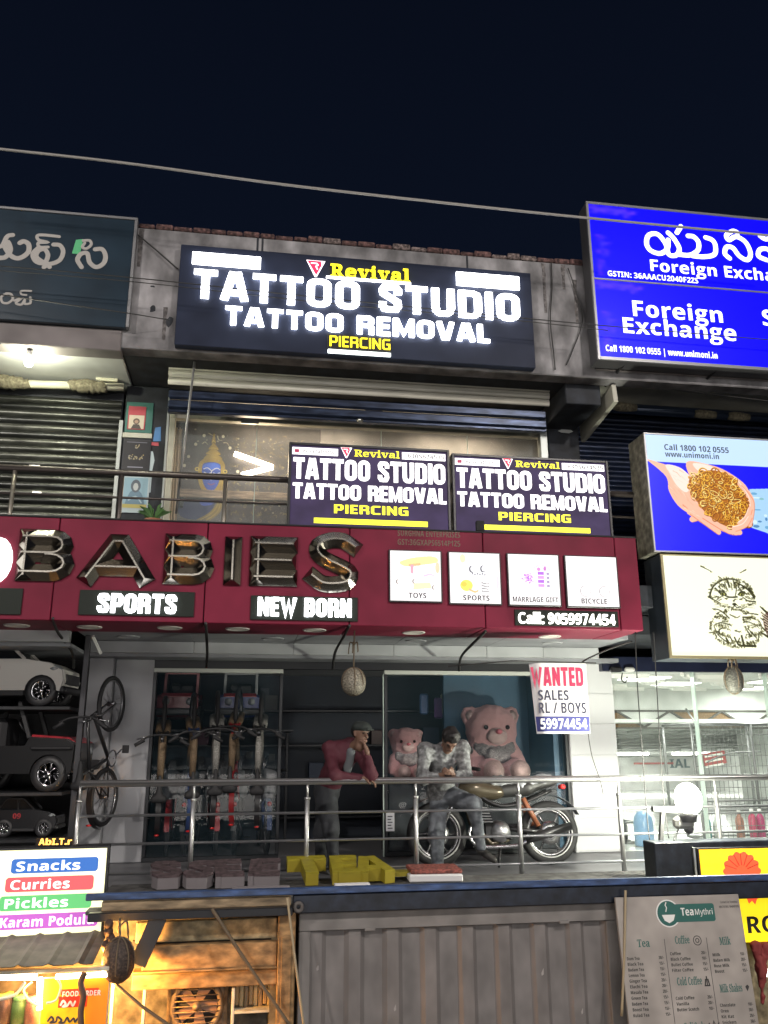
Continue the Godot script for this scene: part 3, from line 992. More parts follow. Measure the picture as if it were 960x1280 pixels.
	put(d, "green_sticker", prism(PackedVector2Array([Vector2(-2.182, 9.82), Vector2(-2.105, 9.838), Vector2(-2.122, 9.638), Vector2(-2.21, 9.64)]), 0.004), M("green sticker", L(0.1, 0.5, 0.22), 0.5, 0.0, "fine", Vector3.ONE * 4.0), Vector3(0, 0, 0.1005))

	# ---- blue double sign at the right
	var u := thing("blue_signboard", "bright blue two panel foreign exchange light sign above the navy shutter", "signboard", Vector3(5.122, 8.7, 0.1))
	var bx0 := 3.993
	var top := 10.815
	var mid := 9.751
	var low := 8.702
	var blue := Image.create(320, 128, false, Image.FORMAT_RGB8)
	blue.fill(Color(0.03, 0.0, 0.985))
	for k in 22:
		# pale peeling film along the edge of the print
		var px := 6.0 + absf(rng.randfn(0, 5))
		paint_disc(blue, Vector2(px, rng.randf_range(4, 124)), rng.randf_range(1, 4), rng.randf_range(2, 7), Color(0.16 + rng.randf() * 0.1, 0.12, 0.96))
	for k in 26:
		paint_disc(blue, Vector2(rng.randf_range(0, 42), 4 + absf(rng.randfn(0, 5))), rng.randf_range(2, 6), rng.randf_range(1, 4), Color(0.22 + rng.randf() * 0.08, 0.16, 0.94))
	soften(blue, 4)
	var bm := picture(blue, 1.0, 0.3)
	var wht := glow("sign print light", L(0.93, 0.96, 1.0), 1.0)
	box(u, "casing", M("grey sign casing", L(0.16, 0.16, 0.17), 0.5, 0.6, "fine", Vector3.ONE * 2.0), bx0 - 0.03, 8.6, low - 0.04, top + 0.03, 0.06, 0.28, 0.006)
	panel(u, "sign_face", bm, bx0, 8.55, mid + 0.012, top, 0.3)
	panel(u, "sign_face", picture(blue, 1.0, 0.3), bx0, 8.55, low, mid - 0.012, 0.3)
	var trim := M("sign trim", L(0.4, 0.4, 0.42), 0.35, 0.8)
	box(u, "trim", trim, bx0, 8.58, mid - 0.012, mid + 0.012, 0.281, 0.312, 0.003)
	box(u, "trim", trim, bx0 - 0.035, 8.58, top + 0.001, top + 0.035, 0.281, 0.312, 0.003)
	box(u, "trim", trim, bx0 - 0.035, bx0 - 0.001, low - 0.045, top, 0.281, 0.312, 0.003)
	box(u, "trim", trim, bx0, 8.58, low - 0.045, low - 0.001, 0.281, 0.312, 0.003)
	words(u, "Foreign Exchange", wht, 4.753, 6.892, 9.927, 0.162, 0.301)
	words(u, "GSTIN: 36AAACU2040F2ZS", wht, 4.177, 5.378, 9.804, 0.074, 0.301)
	words(u, "Foreign", wht, 4.463, 5.651, 9.277, 0.212, 0.301)
	words(u, "Exchange", wht, 4.317, 5.806, 9.037, 0.209, 0.301)
	words(u, "S", wht, 6.196, 6.352, 9.287, 0.216, 0.301)
	words(u, "Call 1800 102 0555 | www.unimoni.in", wht, 4.07, 5.517, 8.776, 0.081, 0.301)
	for s in [
		[[Vector2(5.04, 10.501), Vector2(5.109, 10.426), Vector2(5.17, 10.281), Vector2(5.116, 10.183), Vector2(5.019, 10.186), Vector2(4.991, 10.333), Vector2(4.895, 10.463), Vector2(4.774, 10.439), Vector2(4.731, 10.319), Vector2(4.775, 10.22), Vector2(4.901, 10.186), Vector2(5.006, 10.265), Vector2(5.03, 10.395)]], [[Vector2(5.227, 10.613), Vector2(5.162, 10.513)]],
		[[Vector2(5.15, 10.198), Vector2(5.303, 10.201), Vector2(5.421, 10.281), Vector2(5.445, 10.4), Vector2(5.388, 10.476), Vector2(5.311, 10.481)]], [[Vector2(5.346, 10.193), Vector2(5.499, 10.196), Vector2(5.647, 10.245), Vector2(5.674, 10.376), Vector2(5.639, 10.454), Vector2(5.553, 10.481)]],
		[[Vector2(5.852, 10.206), Vector2(5.794, 10.27), Vector2(5.828, 10.367), Vector2(5.916, 10.364), Vector2(5.991, 10.254), Vector2(6.096, 10.206), Vector2(6.154, 10.304), Vector2(6.107, 10.465), Vector2(5.982, 10.535), Vector2(5.874, 10.477), Vector2(5.849, 10.546), Vector2(5.947, 10.615), Vector2(6.012, 10.597)]],
		[[Vector2(6.325, 10.581), Vector2(6.399, 10.54), Vector2(6.506, 10.575)]], [[Vector2(6.368, 10.231), Vector2(6.262, 10.279), Vector2(6.298, 10.377), Vector2(6.412, 10.388), Vector2(6.464, 10.275), Vector2(6.41, 10.211)]]]:
		var ps: Array = smooth(s[0], 6)
		var o: Vector2 = ps[0]
		var loc := []
		for q in ps:
			loc.append(q - o)
		var st := start()
		ribbon(st, loc, 0.064, 0.0, 0.0022, false, true)
		put(u, "letter_stroke", done(st), wht, Vector3(o.x, o.y, 0.301))
	for k in 3:
		bar(u, "support_strut", M("dark steel", L(0.05, 0.05, 0.055), 0.5, 0.7), Vector3(4.35 + k * 1.2, low - 0.02, 0.2), Vector3(4.3 + k * 1.2, 8.6, -0.3), 0.03, 0.03)
	lamp_area(u, Vector3(6.2, 9.3, 0.34), Vector2(4.0, 1.3), Color(0.25, 0.25, 1.0), 0.55)

	# ---- light box column on the right: hands with jewellery, then a cat
	var h := thing("jewellery_light_box", "tall light box printed with cupped hands full of gold jewellery", "light box", Vector3(5.337, 6.239, 0.1))
	var hx0 := 4.475
	var hx1 := 6.9
	var hy0 := 6.33
	var hy1 := 7.733
	var gal := M("galvanised side", L(0.4, 0.38, 0.31), 0.5, 0.4, "grime", Vector3.ONE * 1.2)
	box(h, "casing", gal, hx0 - 0.02, hx1 + 0.02, hy0 - 0.02, hy1 + 0.02, -0.12, 0.285, 0.006)
	panel(h, "sign_face", picture(hands_print(), 1.0, 0.3), hx0, hx1, hy0, hy1, 0.291)
	for s in [[hx0 - 0.02, hx0, hy0 - 0.02, hy1 + 0.02], [hx0, hx1, hy1, hy1 + 0.02], [hx0, hx1, hy0 - 0.02, hy0]]:
		box(h, "trim", trim, s[0], s[1], s[2], s[3], 0.286, 0.302, 0.002)
	var tx := M("grey sign print", L(0.03, 0.05, 0.08), 0.5)
	words(h, "Call 1800 102 0555", tx, 4.704, 5.521, 7.55, 0.071, 0.2915, 0.001)
	words(h, "www.unimoni.in", tx, 4.705, 5.386, 7.467, 0.065, 0.2915, 0.001)
	lamp_area(h, Vector3(5.7, 7.0, 0.33), Vector2(2.2, 1.2), Color(0.55, 0.6, 1.0), 0.4)

	var c := thing("cat_light_box", "cream light box printed with a sitting tabby cat below the jewellery sign", "light box", Vector3(5.178, 5.132, 0.1))
	var cx0 := 4.55
	var cy0 := 5.149
	var cy1 := 6.295 - 0.02
	box(c, "casing", M("dark blue casing", L(0.03, 0.04, 0.055), 0.4, 0.3, "soft", Vector3.ONE), cx0 - 0.03, 6.95, cy0 - 0.03, cy1 + 0.015, -0.12, 0.285, 0.006)
	panel(c, "sign_face", picture(cat_print(), 1.0, 0.3), cx0, 6.9, cy0, cy1, 0.291)
	for s in [[cx0 - 0.03, cx0, cy0 - 0.03, cy1 + 0.015], [cx0, 6.9, cy0 - 0.03, cy0], [cx0, 6.9, cy1, cy1 + 0.015]]:
		box(c, "trim", M("brass trim", L(0.3, 0.26, 0.15), 0.4, 0.7), s[0], s[1], s[2], s[3], 0.286, 0.304, 0.002)
	lamp_area(c, Vector3(5.8, 5.7, 0.33), Vector2(2.2, 1.1), Color(1.0, 1.0, 0.85), 0.8)

func hands_print() -> Image:
	# 2.42 m wide, 1.45 m tall; 640 x 384
	var im := Image.create(640, 384, false, Image.FORMAT_RGB8)
	im.fill(Color(0.02, 0.01, 0.93))
	im.fill_rect(Rect2i(0, 0, 640, 92), Color(0.73, 0.84, 0.98))
	var skin := Color(0.93, 0.7, 0.6)
	var shade := Color(0.82, 0.5, 0.38)
	var light := Color(0.98, 0.85, 0.8)
	# arm and hand from the left
	paint_poly(im, smooth([Vector2(0, 84), Vector2(60, 100), Vector2(110, 112), Vector2(150, 150), Vector2(190, 210), Vector2(270, 290), Vector2(284, 318), Vector2(240, 320), Vector2(190, 300), Vector2(140, 272), Vector2(90, 240), Vector2(62, 190), Vector2(56, 140), Vector2(0, 88)], 6, true), skin)
	paint_poly(im, smooth([Vector2(60, 100), Vector2(110, 110), Vector2(140, 150), Vector2(120, 190), Vector2(90, 170), Vector2(70, 130)], 6, true), light)
	# hand from the right
	paint_poly(im, smooth([Vector2(130, 88), Vector2(200, 92), Vector2(260, 112), Vector2(320, 158), Vector2(330, 210), Vector2(318, 270), Vector2(260, 290), Vector2(180, 230), Vector2(140, 150)], 6, true), skin)
	paint_poly(im, smooth([Vector2(150, 92), Vector2(210, 98), Vector2(280, 140), Vector2(300, 180), Vector2(250, 170), Vector2(180, 130)], 6, true), light)
	for f in [[Vector2(100, 220), Vector2(150, 262), Vector2(128, 280)], [Vector2(120, 250), Vector2(190, 300), Vector2(210, 318)], [Vector2(160, 262), Vector2(240, 308), Vector2(280, 316)]]:
		paint_stroke(im, f, 26, 18, skin)
		paint_stroke(im, [f[0] + Vector2(2, 12), f[1] + Vector2(0, 13), f[2] + Vector2(0, 9)], 3, 2, shade)
	# banknotes
	paint_poly(im, [Vector2(330, 170), Vector2(640, 150), Vector2(640, 384), Vector2(420, 330), Vector2(322, 300)], Color(0.62, 0.78, 0.9))
	for k in 60:
		var p := Vector2(rng.randf_range(335, 630), rng.randf_range(185, 330))
		paint_disc(im, p, rng.randf_range(3, 14), rng.randf_range(2, 8), [Color(0.4, 0.62, 0.78), Color(0.78, 0.88, 0.95), Color(0.5, 0.7, 0.72), Color(0.3, 0.5, 0.7)][rng.randi() % 4])
	paint_poly(im, [Vector2(322, 302), Vector2(420, 332), Vector2(640, 384), Vector2(300, 384)], Color(0.02, 0.01, 0.93))
	# gold rings, chains and bangles
	var inside := smooth([Vector2(130, 160), Vector2(150, 132), Vector2(210, 112), Vector2(270, 130), Vector2(315, 190), Vector2(322, 260), Vector2(300, 302), Vector2(250, 302), Vector2(190, 270), Vector2(150, 220)], 6, true)
	paint_poly(im, inside, Color(0.62, 0.36, 0.08))
	var poly := PackedVector2Array(inside)
	var n := 0
	while n < 230:
		var p := Vector2(rng.randf_range(122, 330), rng.randf_range(108, 310))
		if not Geometry2D.is_point_in_polygon(p, poly):
			continue
		n += 1
		var r := rng.randf_range(5, 17)
		var sq := rng.randf_range(0.35, 1.0)
		var ang := rng.randf() * PI
		var ring := []
		for k in 15:
			ring.append(p + (Vector2(cos(TAU * k / 14), sin(TAU * k / 14) * sq) * r).rotated(ang))
		paint_stroke(im, ring, 3.6, 3.6, Color(0.4, 0.2, 0.03), false)
		for k in ring.size():
			ring[k] -= Vector2(0.8, 1.2)
		paint_stroke(im, ring, 2.4, 2.4, [Color(0.95, 0.74, 0.25), Color(0.86, 0.6, 0.16), Color(1.0, 0.9, 0.55), Color(0.75, 0.48, 0.12)][rng.randi() % 4], false)
	for f in [[Vector2(300, 150), Vector2(334, 210), Vector2(318, 290)], [Vector2(284, 290), Vector2(310, 268), Vector2(326, 236)], [Vector2(262, 306), Vector2(300, 292), Vector2(322, 264)]]:
		paint_stroke(im, f, 20, 15, skin)
		paint_stroke(im, [f[0] + Vector2(-4, -7), f[1] + Vector2(-7, -4), f[2] + Vector2(-6, -2)], 3, 2, light)
		paint_stroke(im, [f[0] + Vector2(5, 8), f[1] + Vector2(7, 5), f[2] + Vector2(6, 3)], 2, 2, shade)
	for k in 40:
		var p := Vector2(rng.randf_range(60, 150), rng.randf_range(110, 270))
		if im.get_pixelv(Vector2i(p)).r > 0.85:
			paint_stroke(im, [p, p + Vector2(rng.randf_range(8, 20), rng.randf_range(6, 20))], 2.0, 1.0, Color(0.9, 0.64, 0.53) if k % 2 else Color(0.97, 0.8, 0.73))
	soften(im, 2)
	return im

func cat_print() -> Image:
	# 2.35 m wide, 1.15 m tall; the cat sits left of the middle, one pixel of the design is about 4.3 mm
	var W := 560
	var H := 280
	var im := Image.create(W, H, false, Image.FORMAT_RGB8)
	im.fill(Color(0.97, 0.98, 0.86))
	var ink := Color(0.17, 0.17, 0.08)
	# strokes traced on a grid whose unit is a tenth of the cat's width
	var q := func(x: float, y: float) -> Vector2: return Vector2(70.0 + (x - 80.0) * 0.305, (y - 95.0) * 0.25)
	for s in [
		[[205, 205], [245, 230], [300, 262], 9, 1], [[640, 232], [615, 248], [580, 270], 8, 1],
		[[260, 560], [275, 500], [310, 430], [380, 370], [460, 345], [540, 360], 12, 9], [[520, 380], [600, 430], [660, 500], [685, 560], 10, 14],
		[[640, 440], [690, 540], 14, 16], [[245, 555], [285, 580], [360, 630], 12, 2], [[365, 320], [400, 350], 5, 2], [[440, 350], [455, 400], [455, 450], 14, 4],
		[[415, 380], [440, 480], 6, 2], [[500, 360], [525, 440], [505, 540], 8, 5], [[480, 390], [480, 450], 5, 2], [[395, 400], [360, 440], [410, 490], 5, 3],
		[[320, 450], [350, 490], [400, 530], [450, 555], [520, 550], 8, 12], [[345, 500], [380, 540], [330, 580], 4, 3], [[540, 430], [580, 490], [640, 520], 8, 4],
		[[575, 550], [620, 590], [690, 600], 4, 12], [[560, 450], [600, 440], [650, 480], 5, 3], [[470, 635], [490, 628], [510, 640], 9, 7], [[450, 685], [500, 700], [550, 690], [605, 655], 5, 3],
		[[620, 640], [680, 620], 12, 4], [[400, 570], [420, 575], 7, 5], [[540, 575], [560, 572], 6, 5], [[480, 600], [510, 575], 4, 2],
		[[270, 690], [330, 700], [380, 740], [420, 790], 5, 10], [[285, 790], [340, 770], [400, 785], 8, 5], [[430, 750], [490, 785], [520, 770], 6, 4],
		[[560, 740], [630, 735], [700, 745], 5, 8], [[550, 780], [620, 780], [670, 800], 10, 8], [[280, 870], [340, 845], [430, 870], 5, 8], [[550, 840], [600, 830], [690, 880], 8, 4],
		[[310, 960], [320, 920], [370, 900], 12, 4], [[240, 830], [230, 920], 4, 8], [[215, 960], [260, 960], [290, 1010], 6, 5], [[270, 880], [300, 980], [380, 1060], [430, 1070], 4, 9],
		[[370, 1010], [390, 1060], 10, 12], [[410, 1000], [430, 1050], 8, 6], [[450, 1000], [470, 1060], [500, 1095], [640, 1098], 9, 16], [[520, 980], [530, 1080], 12, 16], [[500, 1010], [480, 1060], 6, 8],
		[[570, 910], [610, 990], 5, 12], [[620, 940], [660, 1010], 10, 6], [[560, 1050], [600, 1090], 8, 14], [[690, 950], [670, 1050], 8, 6], [[620, 1040], [640, 1090], 12, 8],
		[[460, 930], [510, 945], 8, 5], [[730, 650], [790, 720], [850, 750], 6, 30], [[720, 780], [760, 820], 5, 14], [[700, 850], [750, 920], 4, 14], [[700, 940], [780, 1000], 8, 18], [[620, 960], [590, 900], 6, 3],
		[[350, 830], [400, 830], 5, 3], [[300, 740], [360, 760], 4, 3]]:
		var pts := []
		for k in s.size() - 2:
			pts.append(q.call(s[k][0], s[k][1]))
		var wa: float = maxf(s[s.size() - 2] * 0.4, 1.8)
		var wb: float = maxf(s[s.size() - 1] * 0.4, 1.2)
		paint_stroke(im, pts, wa, wb, ink)
		# loose hairs along the stripe
		for r in 5:
			var k0 := rng.randi() % (pts.size() - 1)
			var m0: Vector2 = pts[k0].lerp(pts[k0 + 1], rng.randf())
			var d0: Vector2 = (pts[k0 + 1] - pts[k0]).normalized().rotated(rng.randf_range(-0.7, 0.7))
			paint_stroke(im, [m0 + Vector2(rng.randf_range(-2, 2), rng.randf_range(-2, 2)), m0 + d0 * rng.randf_range(4, 9)], 1.6, 0.8, ink if r % 2 else Color(0.34, 0.32, 0.16), false)
	paint_poly(im, smooth([q.call(745, 790), q.call(790, 720), q.call(870, 690), q.call(930, 700), q.call(960, 930), q.call(860, 980), q.call(770, 980)], 5, true), Color(0.33, 0.23, 0.19))
	for k in 16:
		paint_stroke(im, [q.call(730 + k * 3, 700 + k * 18), q.call(770 + k * 3, 740 + k * 17), q.call(800, 760 + k * 16)], 2.5, 1.0, ink if k % 2 else Color(0.9, 0.85, 0.75))
	# tabby coat: short hairs drawn where a stripe falls
	for k in 2600:
		var a := rng.randf() * TAU
		var rad := sqrt(rng.randf())
		var head := k % 5 < 2
		var c: Vector2 = q.call(472, 505) if head else q.call(482, 895)
		var e := Vector2(cos(a) * (64.0 if head else 74.0), sin(a) * (42.0 if head else 55.0)) * rad
		var dark := false
		var d := e.normalized()
		if head:
			if sin(a) < 0.15:
				dark = cos(a * 11.0) > 0.1 and rad > 0.3 or rad > 0.9
			else:
				dark = rad > 0.93 or (absf(cos(a)) > 0.75 and cos(a * 16.0) > 0.3 and rad > 0.6)
		else:
			var v := e.y / 55.0 + 0.35 * absf(e.x / 74.0)
			dark = (sin(v * 15.0) > 0.15 and absf(e.x) > 20.0) or rad > 0.94 or (e.y > 36.0 and sin(e.x * 0.4) > 0.2)
			d = Vector2(e.x * 0.012, 1.0).normalized()
		if dark:
			d = d.rotated(rng.randf_range(-0.4, 0.4))
			paint_stroke(im, [c + e, c + e + d * rng.randf_range(3, 6.5)], 1.9, 0.9, [ink, Color(0.26, 0.25, 0.12), Color(0.4, 0.38, 0.22)][k % 3], false)
	# eyes narrowed under dark brows, nose, mouth
	for s in [-1.0, 1.0]:
		var ec: Vector2 = q.call(478 + s * 88, 520)
		paint_disc(im, ec, 9, 5.5, ink)
		paint_disc(im, ec + Vector2(0, 0.5), 6.5, 3.6, Color(0.66, 0.66, 0.36))
		paint_disc(im, ec + Vector2(s, 0.5), 2.4, 3.2, Color(0.05, 0.05, 0.03))
		paint_stroke(im, [ec + Vector2(s * 12, -7), ec + Vector2(0, -8), ec + Vector2(-s * 9, 1)], 3, 4, ink)
		paint_stroke(im, [q.call(488, 650), q.call(488 + s * 26, 672), q.call(488 + s * 56, 655)], 2.5, 1.5, ink)
		for k in 3:
			paint_stroke(im, [q.call(488 + s * 60, 640 + k * 10), q.call(488 + s * 190, 620 + k * 26)], 1.2, 0.8, Color(0.45, 0.43, 0.3), false)
			paint_stroke(im, [q.call(478 + s * (30 + k * 46), 380 + k * 26), q.call(478 + s * (26 + k * 40), 430 + k * 18)], 5, 2, ink, false)
	paint_disc(im, q.call(488, 634), 6, 4, ink)
	soften(im, 2)
	return im


# ---------------------------------------------------------------- recessed upper floor: shutters, glass front, bulb, railing
func shutter(t: Node3D, m: Array, x0: float, x1: float, y0: float, y1: float, z: float, pitch: float) -> void:
	# curved slats one above the other
	var n := int((y1 - y0) / pitch)
	var st := rounded()
	var prof := []
	for k in 7:
		var u := k / 6.0
		prof.append(Vector2(u * pitch * 0.97, sin(u * PI) * pitch * 0.26))
	prof.append(Vector2(pitch * 0.97, -0.008))
	var w := x1 - x0
	for k in prof.size() - 1:
		var a: Vector2 = prof[k]
		var b: Vector2 = prof[k + 1]
		quad(st, Vector3(-w / 2, a.x, a.y), Vector3(-w / 2, b.x, b.y), Vector3(w / 2, b.x, b.y), Vector3(w / 2, a.x, a.y))
	var mesh := done(st)
	for k in n:
		put(t, "slat", mesh, m[(k * 7 + k / 3) % m.size()], Vector3((x0 + x1) / 2, y0 + k * pitch, z))

func upper_recess() -> void:
	var slat := [M("shutter grey", L(0.14, 0.145, 0.13), 0.34, 0.75, "grime", Vector3(0.3, 2.0, 1.0)), M("shutter grey worn", L(0.17, 0.175, 0.155), 0.4, 0.7, "grime", Vector3(0.4, 3.0, 1.0)), M("shutter grey dark", L(0.11, 0.115, 0.11), 0.32, 0.8, "grime", Vector3(0.25, 2.0, 1.0))]
	var dark := M("dark painted concrete", L(0.028, 0.033, 0.045), 0.75)
	# left shutter with its rolled head
	var a := thing("roller_shutter", "closed grey ribbed roller shutter lit by a bare bulb under the dark sign", "shutter", Vector3(-3.6, 6.0, -1.1))
	box(a, "backing", M("shutter shadow gap", L(0.02, 0.022, 0.03), 0.7), -7.4, -1.72, 5.98, 8.5, -1.24, -1.18, 0.0)
	shutter(a, slat, -7.4, -1.73, 5.99, 8.437, -1.15, 0.092)
	box(a, "side_rail", M("shutter rail", L(0.3, 0.32, 0.31), 0.4, 0.6), -1.735, -1.685, 5.98, 8.1, -1.2, -1.08, 0.004)
	box(a, "shutter_lock", M("bright steel", L(0.5, 0.5, 0.46), 0.3, 0.9), -2.737, -2.609, 7.445, 7.475, -1.13, -1.1, 0.004)
	box(a, "shutter_lock", M("bright steel", L(0.5, 0.5, 0.46), 0.3, 0.9), -2.666, -2.557, 7.121, 7.146, -1.13, -1.1, 0.004)
	# pipe wrapped in cloth over the shutter
	var w := thing("wrapped_pipe", "pale pipe wrapped in knotted cloth above the bulb lit shutter", "pipe", Vector3(-2.398, 8.479, -0.95))
	var cloth := M("tan wrapping", L(0.36, 0.32, 0.22), 0.9, 0.0, "grime", Vector3.ONE * 3.0, 0.6)
	tube(w, "pipe", M("cream pipe", L(0.6, 0.58, 0.45), 0.4), [Vector3(-3.407, 8.434, -0.95), Vector3(-2.583, 8.456, -0.95), Vector3(-1.69, 8.483, -0.95)], 0.05, 12)
	for s in [[Vector3(-3.319, 8.461, -0.95), Vector3(-2.795, 8.453, -0.95)], [Vector3(-2.352, 8.482, -0.95), Vector3(-1.888, 8.459, -0.95)]]:
		var ps := []
		var rs := []
		for k in 15:
			var u := k / 14.0
			ps.append(s[0].lerp(s[1], u) + Vector3(0, rng.randf_range(-0.012, 0.012), 0))
			rs.append(0.055 + 0.03 * sin(u * PI) + rng.randf_range(-0.008, 0.012))
		tube(w, "wrapping", cloth, ps, rs, 12)
	box(w, "label_strip", M("cream pipe", L(0.6, 0.58, 0.45), 0.4), -2.02, -1.765, 8.533, 8.586, -0.93, -0.9, 0.004)
	# bare bulb
	var b := thing("light_bulb", "bare glowing bulb hanging from the white soffit beside the dark sign", "bulb", Vector3(-2.584, 8.311, -0.08))
	var bulb_at := Vector3(-2.588, 8.35, -0.08)
	put(b, "bulb_glass", lathe([Vector2(0.001, -0.06), Vector2(0.035, -0.05), Vector2(0.05, -0.02), Vector2(0.045, 0.015), Vector2(0.025, 0.045), Vector2(0.02, 0.06)], 16), glow("bulb light", L(1.0, 1.0, 0.9), 18.0), bulb_at)
	put(b, "socket", lathe([Vector2(0.001, 0.12), Vector2(0.03, 0.12), Vector2(0.03, 0.06), Vector2(0.024, 0.055)], 14), M("white plastic", L(0.6, 0.6, 0.58), 0.4), bulb_at)
	tube(b, "flex", M("black cable", L(0.02, 0.02, 0.02), 0.6), [bulb_at + Vector3(0, 0.11, 0), Vector3(bulb_at.x + 0.02, 8.57, bulb_at.z)], 0.006, 6)
	box(b, "ceiling_rose", M("white plastic", L(0.6, 0.6, 0.58), 0.4), bulb_at.x - 0.05, bulb_at.x + 0.07, 8.545, 8.569, bulb_at.z - 0.05, bulb_at.z + 0.05, 0.008)
	var om := OmniLight3D.new()
	om.name = "bulb_lamp"
	om.light_color = Color(1.0, 1.0, 0.88)
	om.light_energy = 1.4
	om.light_size = 0.05
	om.omni_range = 15.0
	om.shadow_enabled = true
	b.add_child(om)
	om.position = bulb_at - b.position

	# centre shutter rolled up above the glass
	var c := thing("raised_shutter", "rolled up dark blue shutter under the big tattoo signboard", "shutter", Vector3(1.2, 8.2, -0.5))
	var hood := [M("shutter hood cream", L(0.62, 0.6, 0.52), 0.45, 0.1, "soft", Vector3(0.4, 2.0, 1.0)), M("shutter hood blue", L(0.05, 0.07, 0.13), 0.3, 0.6, "grime", Vector3(0.4, 2.0, 1.0))]
	var hx0 := -1.12
	var hx1 := 3.638
	var yy := 8.657
	for k in 3:
		var o := tube(c, "slat", hood[0], [Vector3(hx0, yy - 0.045 - k * 0.09, -0.52 - k * 0.02), Vector3(hx1, yy - 0.045 - k * 0.09, -0.52 - k * 0.02)], 0.052, 12)
		o.scale = Vector3(1, 0.92, 0.55)
	for k in 2:
		box(c, "slat", hood[1], hx0, hx1, yy - 0.4 - k * 0.13, yy - 0.285 - k * 0.13, -0.72, -0.66, 0.02)
	var ly := 8.164
	box(c, "bottom_rail", M("blue steel rail", L(0.1, 0.15, 0.27), 0.3, 0.6, "blotch", Vector3(1, 3, 1)), hx0, hx1, ly, ly + 0.1, -0.8, -0.74, 0.008)
	box(c, "bottom_lip", hood[1], hx0, hx1, ly - 0.07, ly - 0.002, -0.78, -0.7, 0.006)
	for hx in [1.394]:
		box(c, "handle", M("black plate", L(0.02, 0.02, 0.03), 0.4), hx - 0.11, hx + 0.11, ly + 0.07, ly + 0.1, -0.738, -0.7, 0.004)
		box(c, "handle", M("black plate", L(0.02, 0.02, 0.03), 0.4), hx - 0.08, hx + 0.08, ly + 0.035, ly + 0.069, -0.738, -0.71, 0.004)
	put(c, "lock_button", ball(0.05, Vector3(1, 0.5, 0.5)), M("bright steel", L(0.5, 0.5, 0.46), 0.3, 0.9), Vector3(1.212, ly - 0.05, -0.7))
	for s in [[hx0 - 0.03, hx0], [hx1, hx1 + 0.1]]:
		box(c, "guide_channel", M("shutter rail", L(0.3, 0.32, 0.31), 0.4, 0.6), s[0], s[1], 6.0, 8.4, -1.05, -0.95, 0.006)

	# glass front of the tattoo room
	var g := thing("glass_shopfront", "wide glass front of the tattoo room with pale frame and sliding panes", "glass front", Vector3(1.2, 5.98, -1.15))
	var fr := M("cream frame", L(0.62, 0.6, 0.5), 0.45, 0.0, "soft", Vector3.ONE)
	var gx0 := -1.14
	var gx1 := 3.79
	var gy1 := 8.192
	box(g, "frame", fr, gx0, gx1, gy1 - 0.02, gy1 + 0.1, -1.2, -1.1, 0.006)
	box(g, "frame", fr, gx0, gx0 + 0.08, 5.98, gy1 - 0.02, -1.2, -1.1, 0.006)
	box(g, "frame", fr, gx1 - 0.1, gx1, 5.98, gy1 - 0.02, -1.2, -1.1, 0.006)
	box(g, "frame", fr, gx0 + 0.08, gx1 - 0.1, 5.98, 6.06, -1.2, -1.1, 0.006)
	var pane := glass("shop glass", Color(0.9, 0.95, 0.95), 0.06)
	var cuts := [gx0 + 0.08, -0.051, 1.55, 2.7, gx1 - 0.1]
	for k in 4:
		box(g, "pane", pane, cuts[k] + 0.004, cuts[k + 1] - 0.004, 6.06, gy1 - 0.025, -1.152, -1.144, 0.0)
		if k > 0:
			box(g, "pane_edge", M("polished glass edge", L(0.5, 0.6, 0.55), 0.2), cuts[k] - 0.004, cuts[k] + 0.004, 6.06, gy1 - 0.025, -1.156, -1.14, 0.001)
	box(g, "patch_fitting", M("bright steel", L(0.5, 0.5, 0.46), 0.3, 0.9), cuts[1] - 0.2, cuts[1] + 0.02, gy1 - 0.05, gy1 + 0.02, -1.1, -1.08, 0.004)
	tube(g, "door_handle", M("bright steel", L(0.5, 0.5, 0.46), 0.3, 0.9), [Vector3(cuts[1] - 0.12, 6.2, -1.1), Vector3(cuts[1] - 0.12, 6.8, -1.1)], 0.014)
	# room behind it
	var r := structure("tattoo_room", Vector3(1.2, 5.98, -2.5))
	var wallm := M("taupe room wall", L(0.33, 0.3, 0.28), 0.6, 0.0, "soft", Vector3.ONE * 0.6)
	box(r, "wall", wallm, -1.55, 3.9, 5.99, 8.58, -1.9, -1.8, 0.0)
	box(r, "ceiling", M("room ceiling", L(0.6, 0.58, 0.54), 0.6), -1.55, 3.9, 8.5, 8.56, -1.8, -1.2, 0.0)
	box(r, "floor", M("room floor", L(0.3, 0.28, 0.24), 0.4), -1.55, 3.9, 5.982, 6.0, -1.8, -1.2, 0.0)
	# painted mural of a crowned blue figure
	var mu := thing("mural", "dark wall mural of a blue faced crowned figure among pale discs", "mural", Vector3(-0.405, 6.3, -1.79))
	panel(mu, "painting", picture(mural_print(), 0.0, 0.5), -1.119, 0.811, 7.01, 8.383, -1.79)
	# low shelf crossing the mural
	var shf := thing("room_shelf", "pale wooden shelf board running low across the mural", "shelf", Vector3(0, 6.9, -1.7))
	box(shf, "shelf_board", M("pale wood", L(0.5, 0.36, 0.24), 0.5, 0.0, "grime", Vector3(0.4, 3, 3)), -1.3, 2.6, 7.312, 7.421, -1.785, -1.66, 0.006)
	for k in 3:
		box(shf, "bracket", M("dark steel", L(0.05, 0.05, 0.055), 0.5, 0.7), -1.0 + k * 1.5, -0.96 + k * 1.5, 7.204, 7.312, -1.785, -1.7, 0.003)
	# curtain at the left edge
	var cu := thing("curtain", "beige gathered curtain hanging at the edge of the tattoo room glass", "curtain", Vector3(-1.102, 6.0, -1.4))
	var st := rounded()
	var cx0 := -1.151
	var cx1 := -0.994
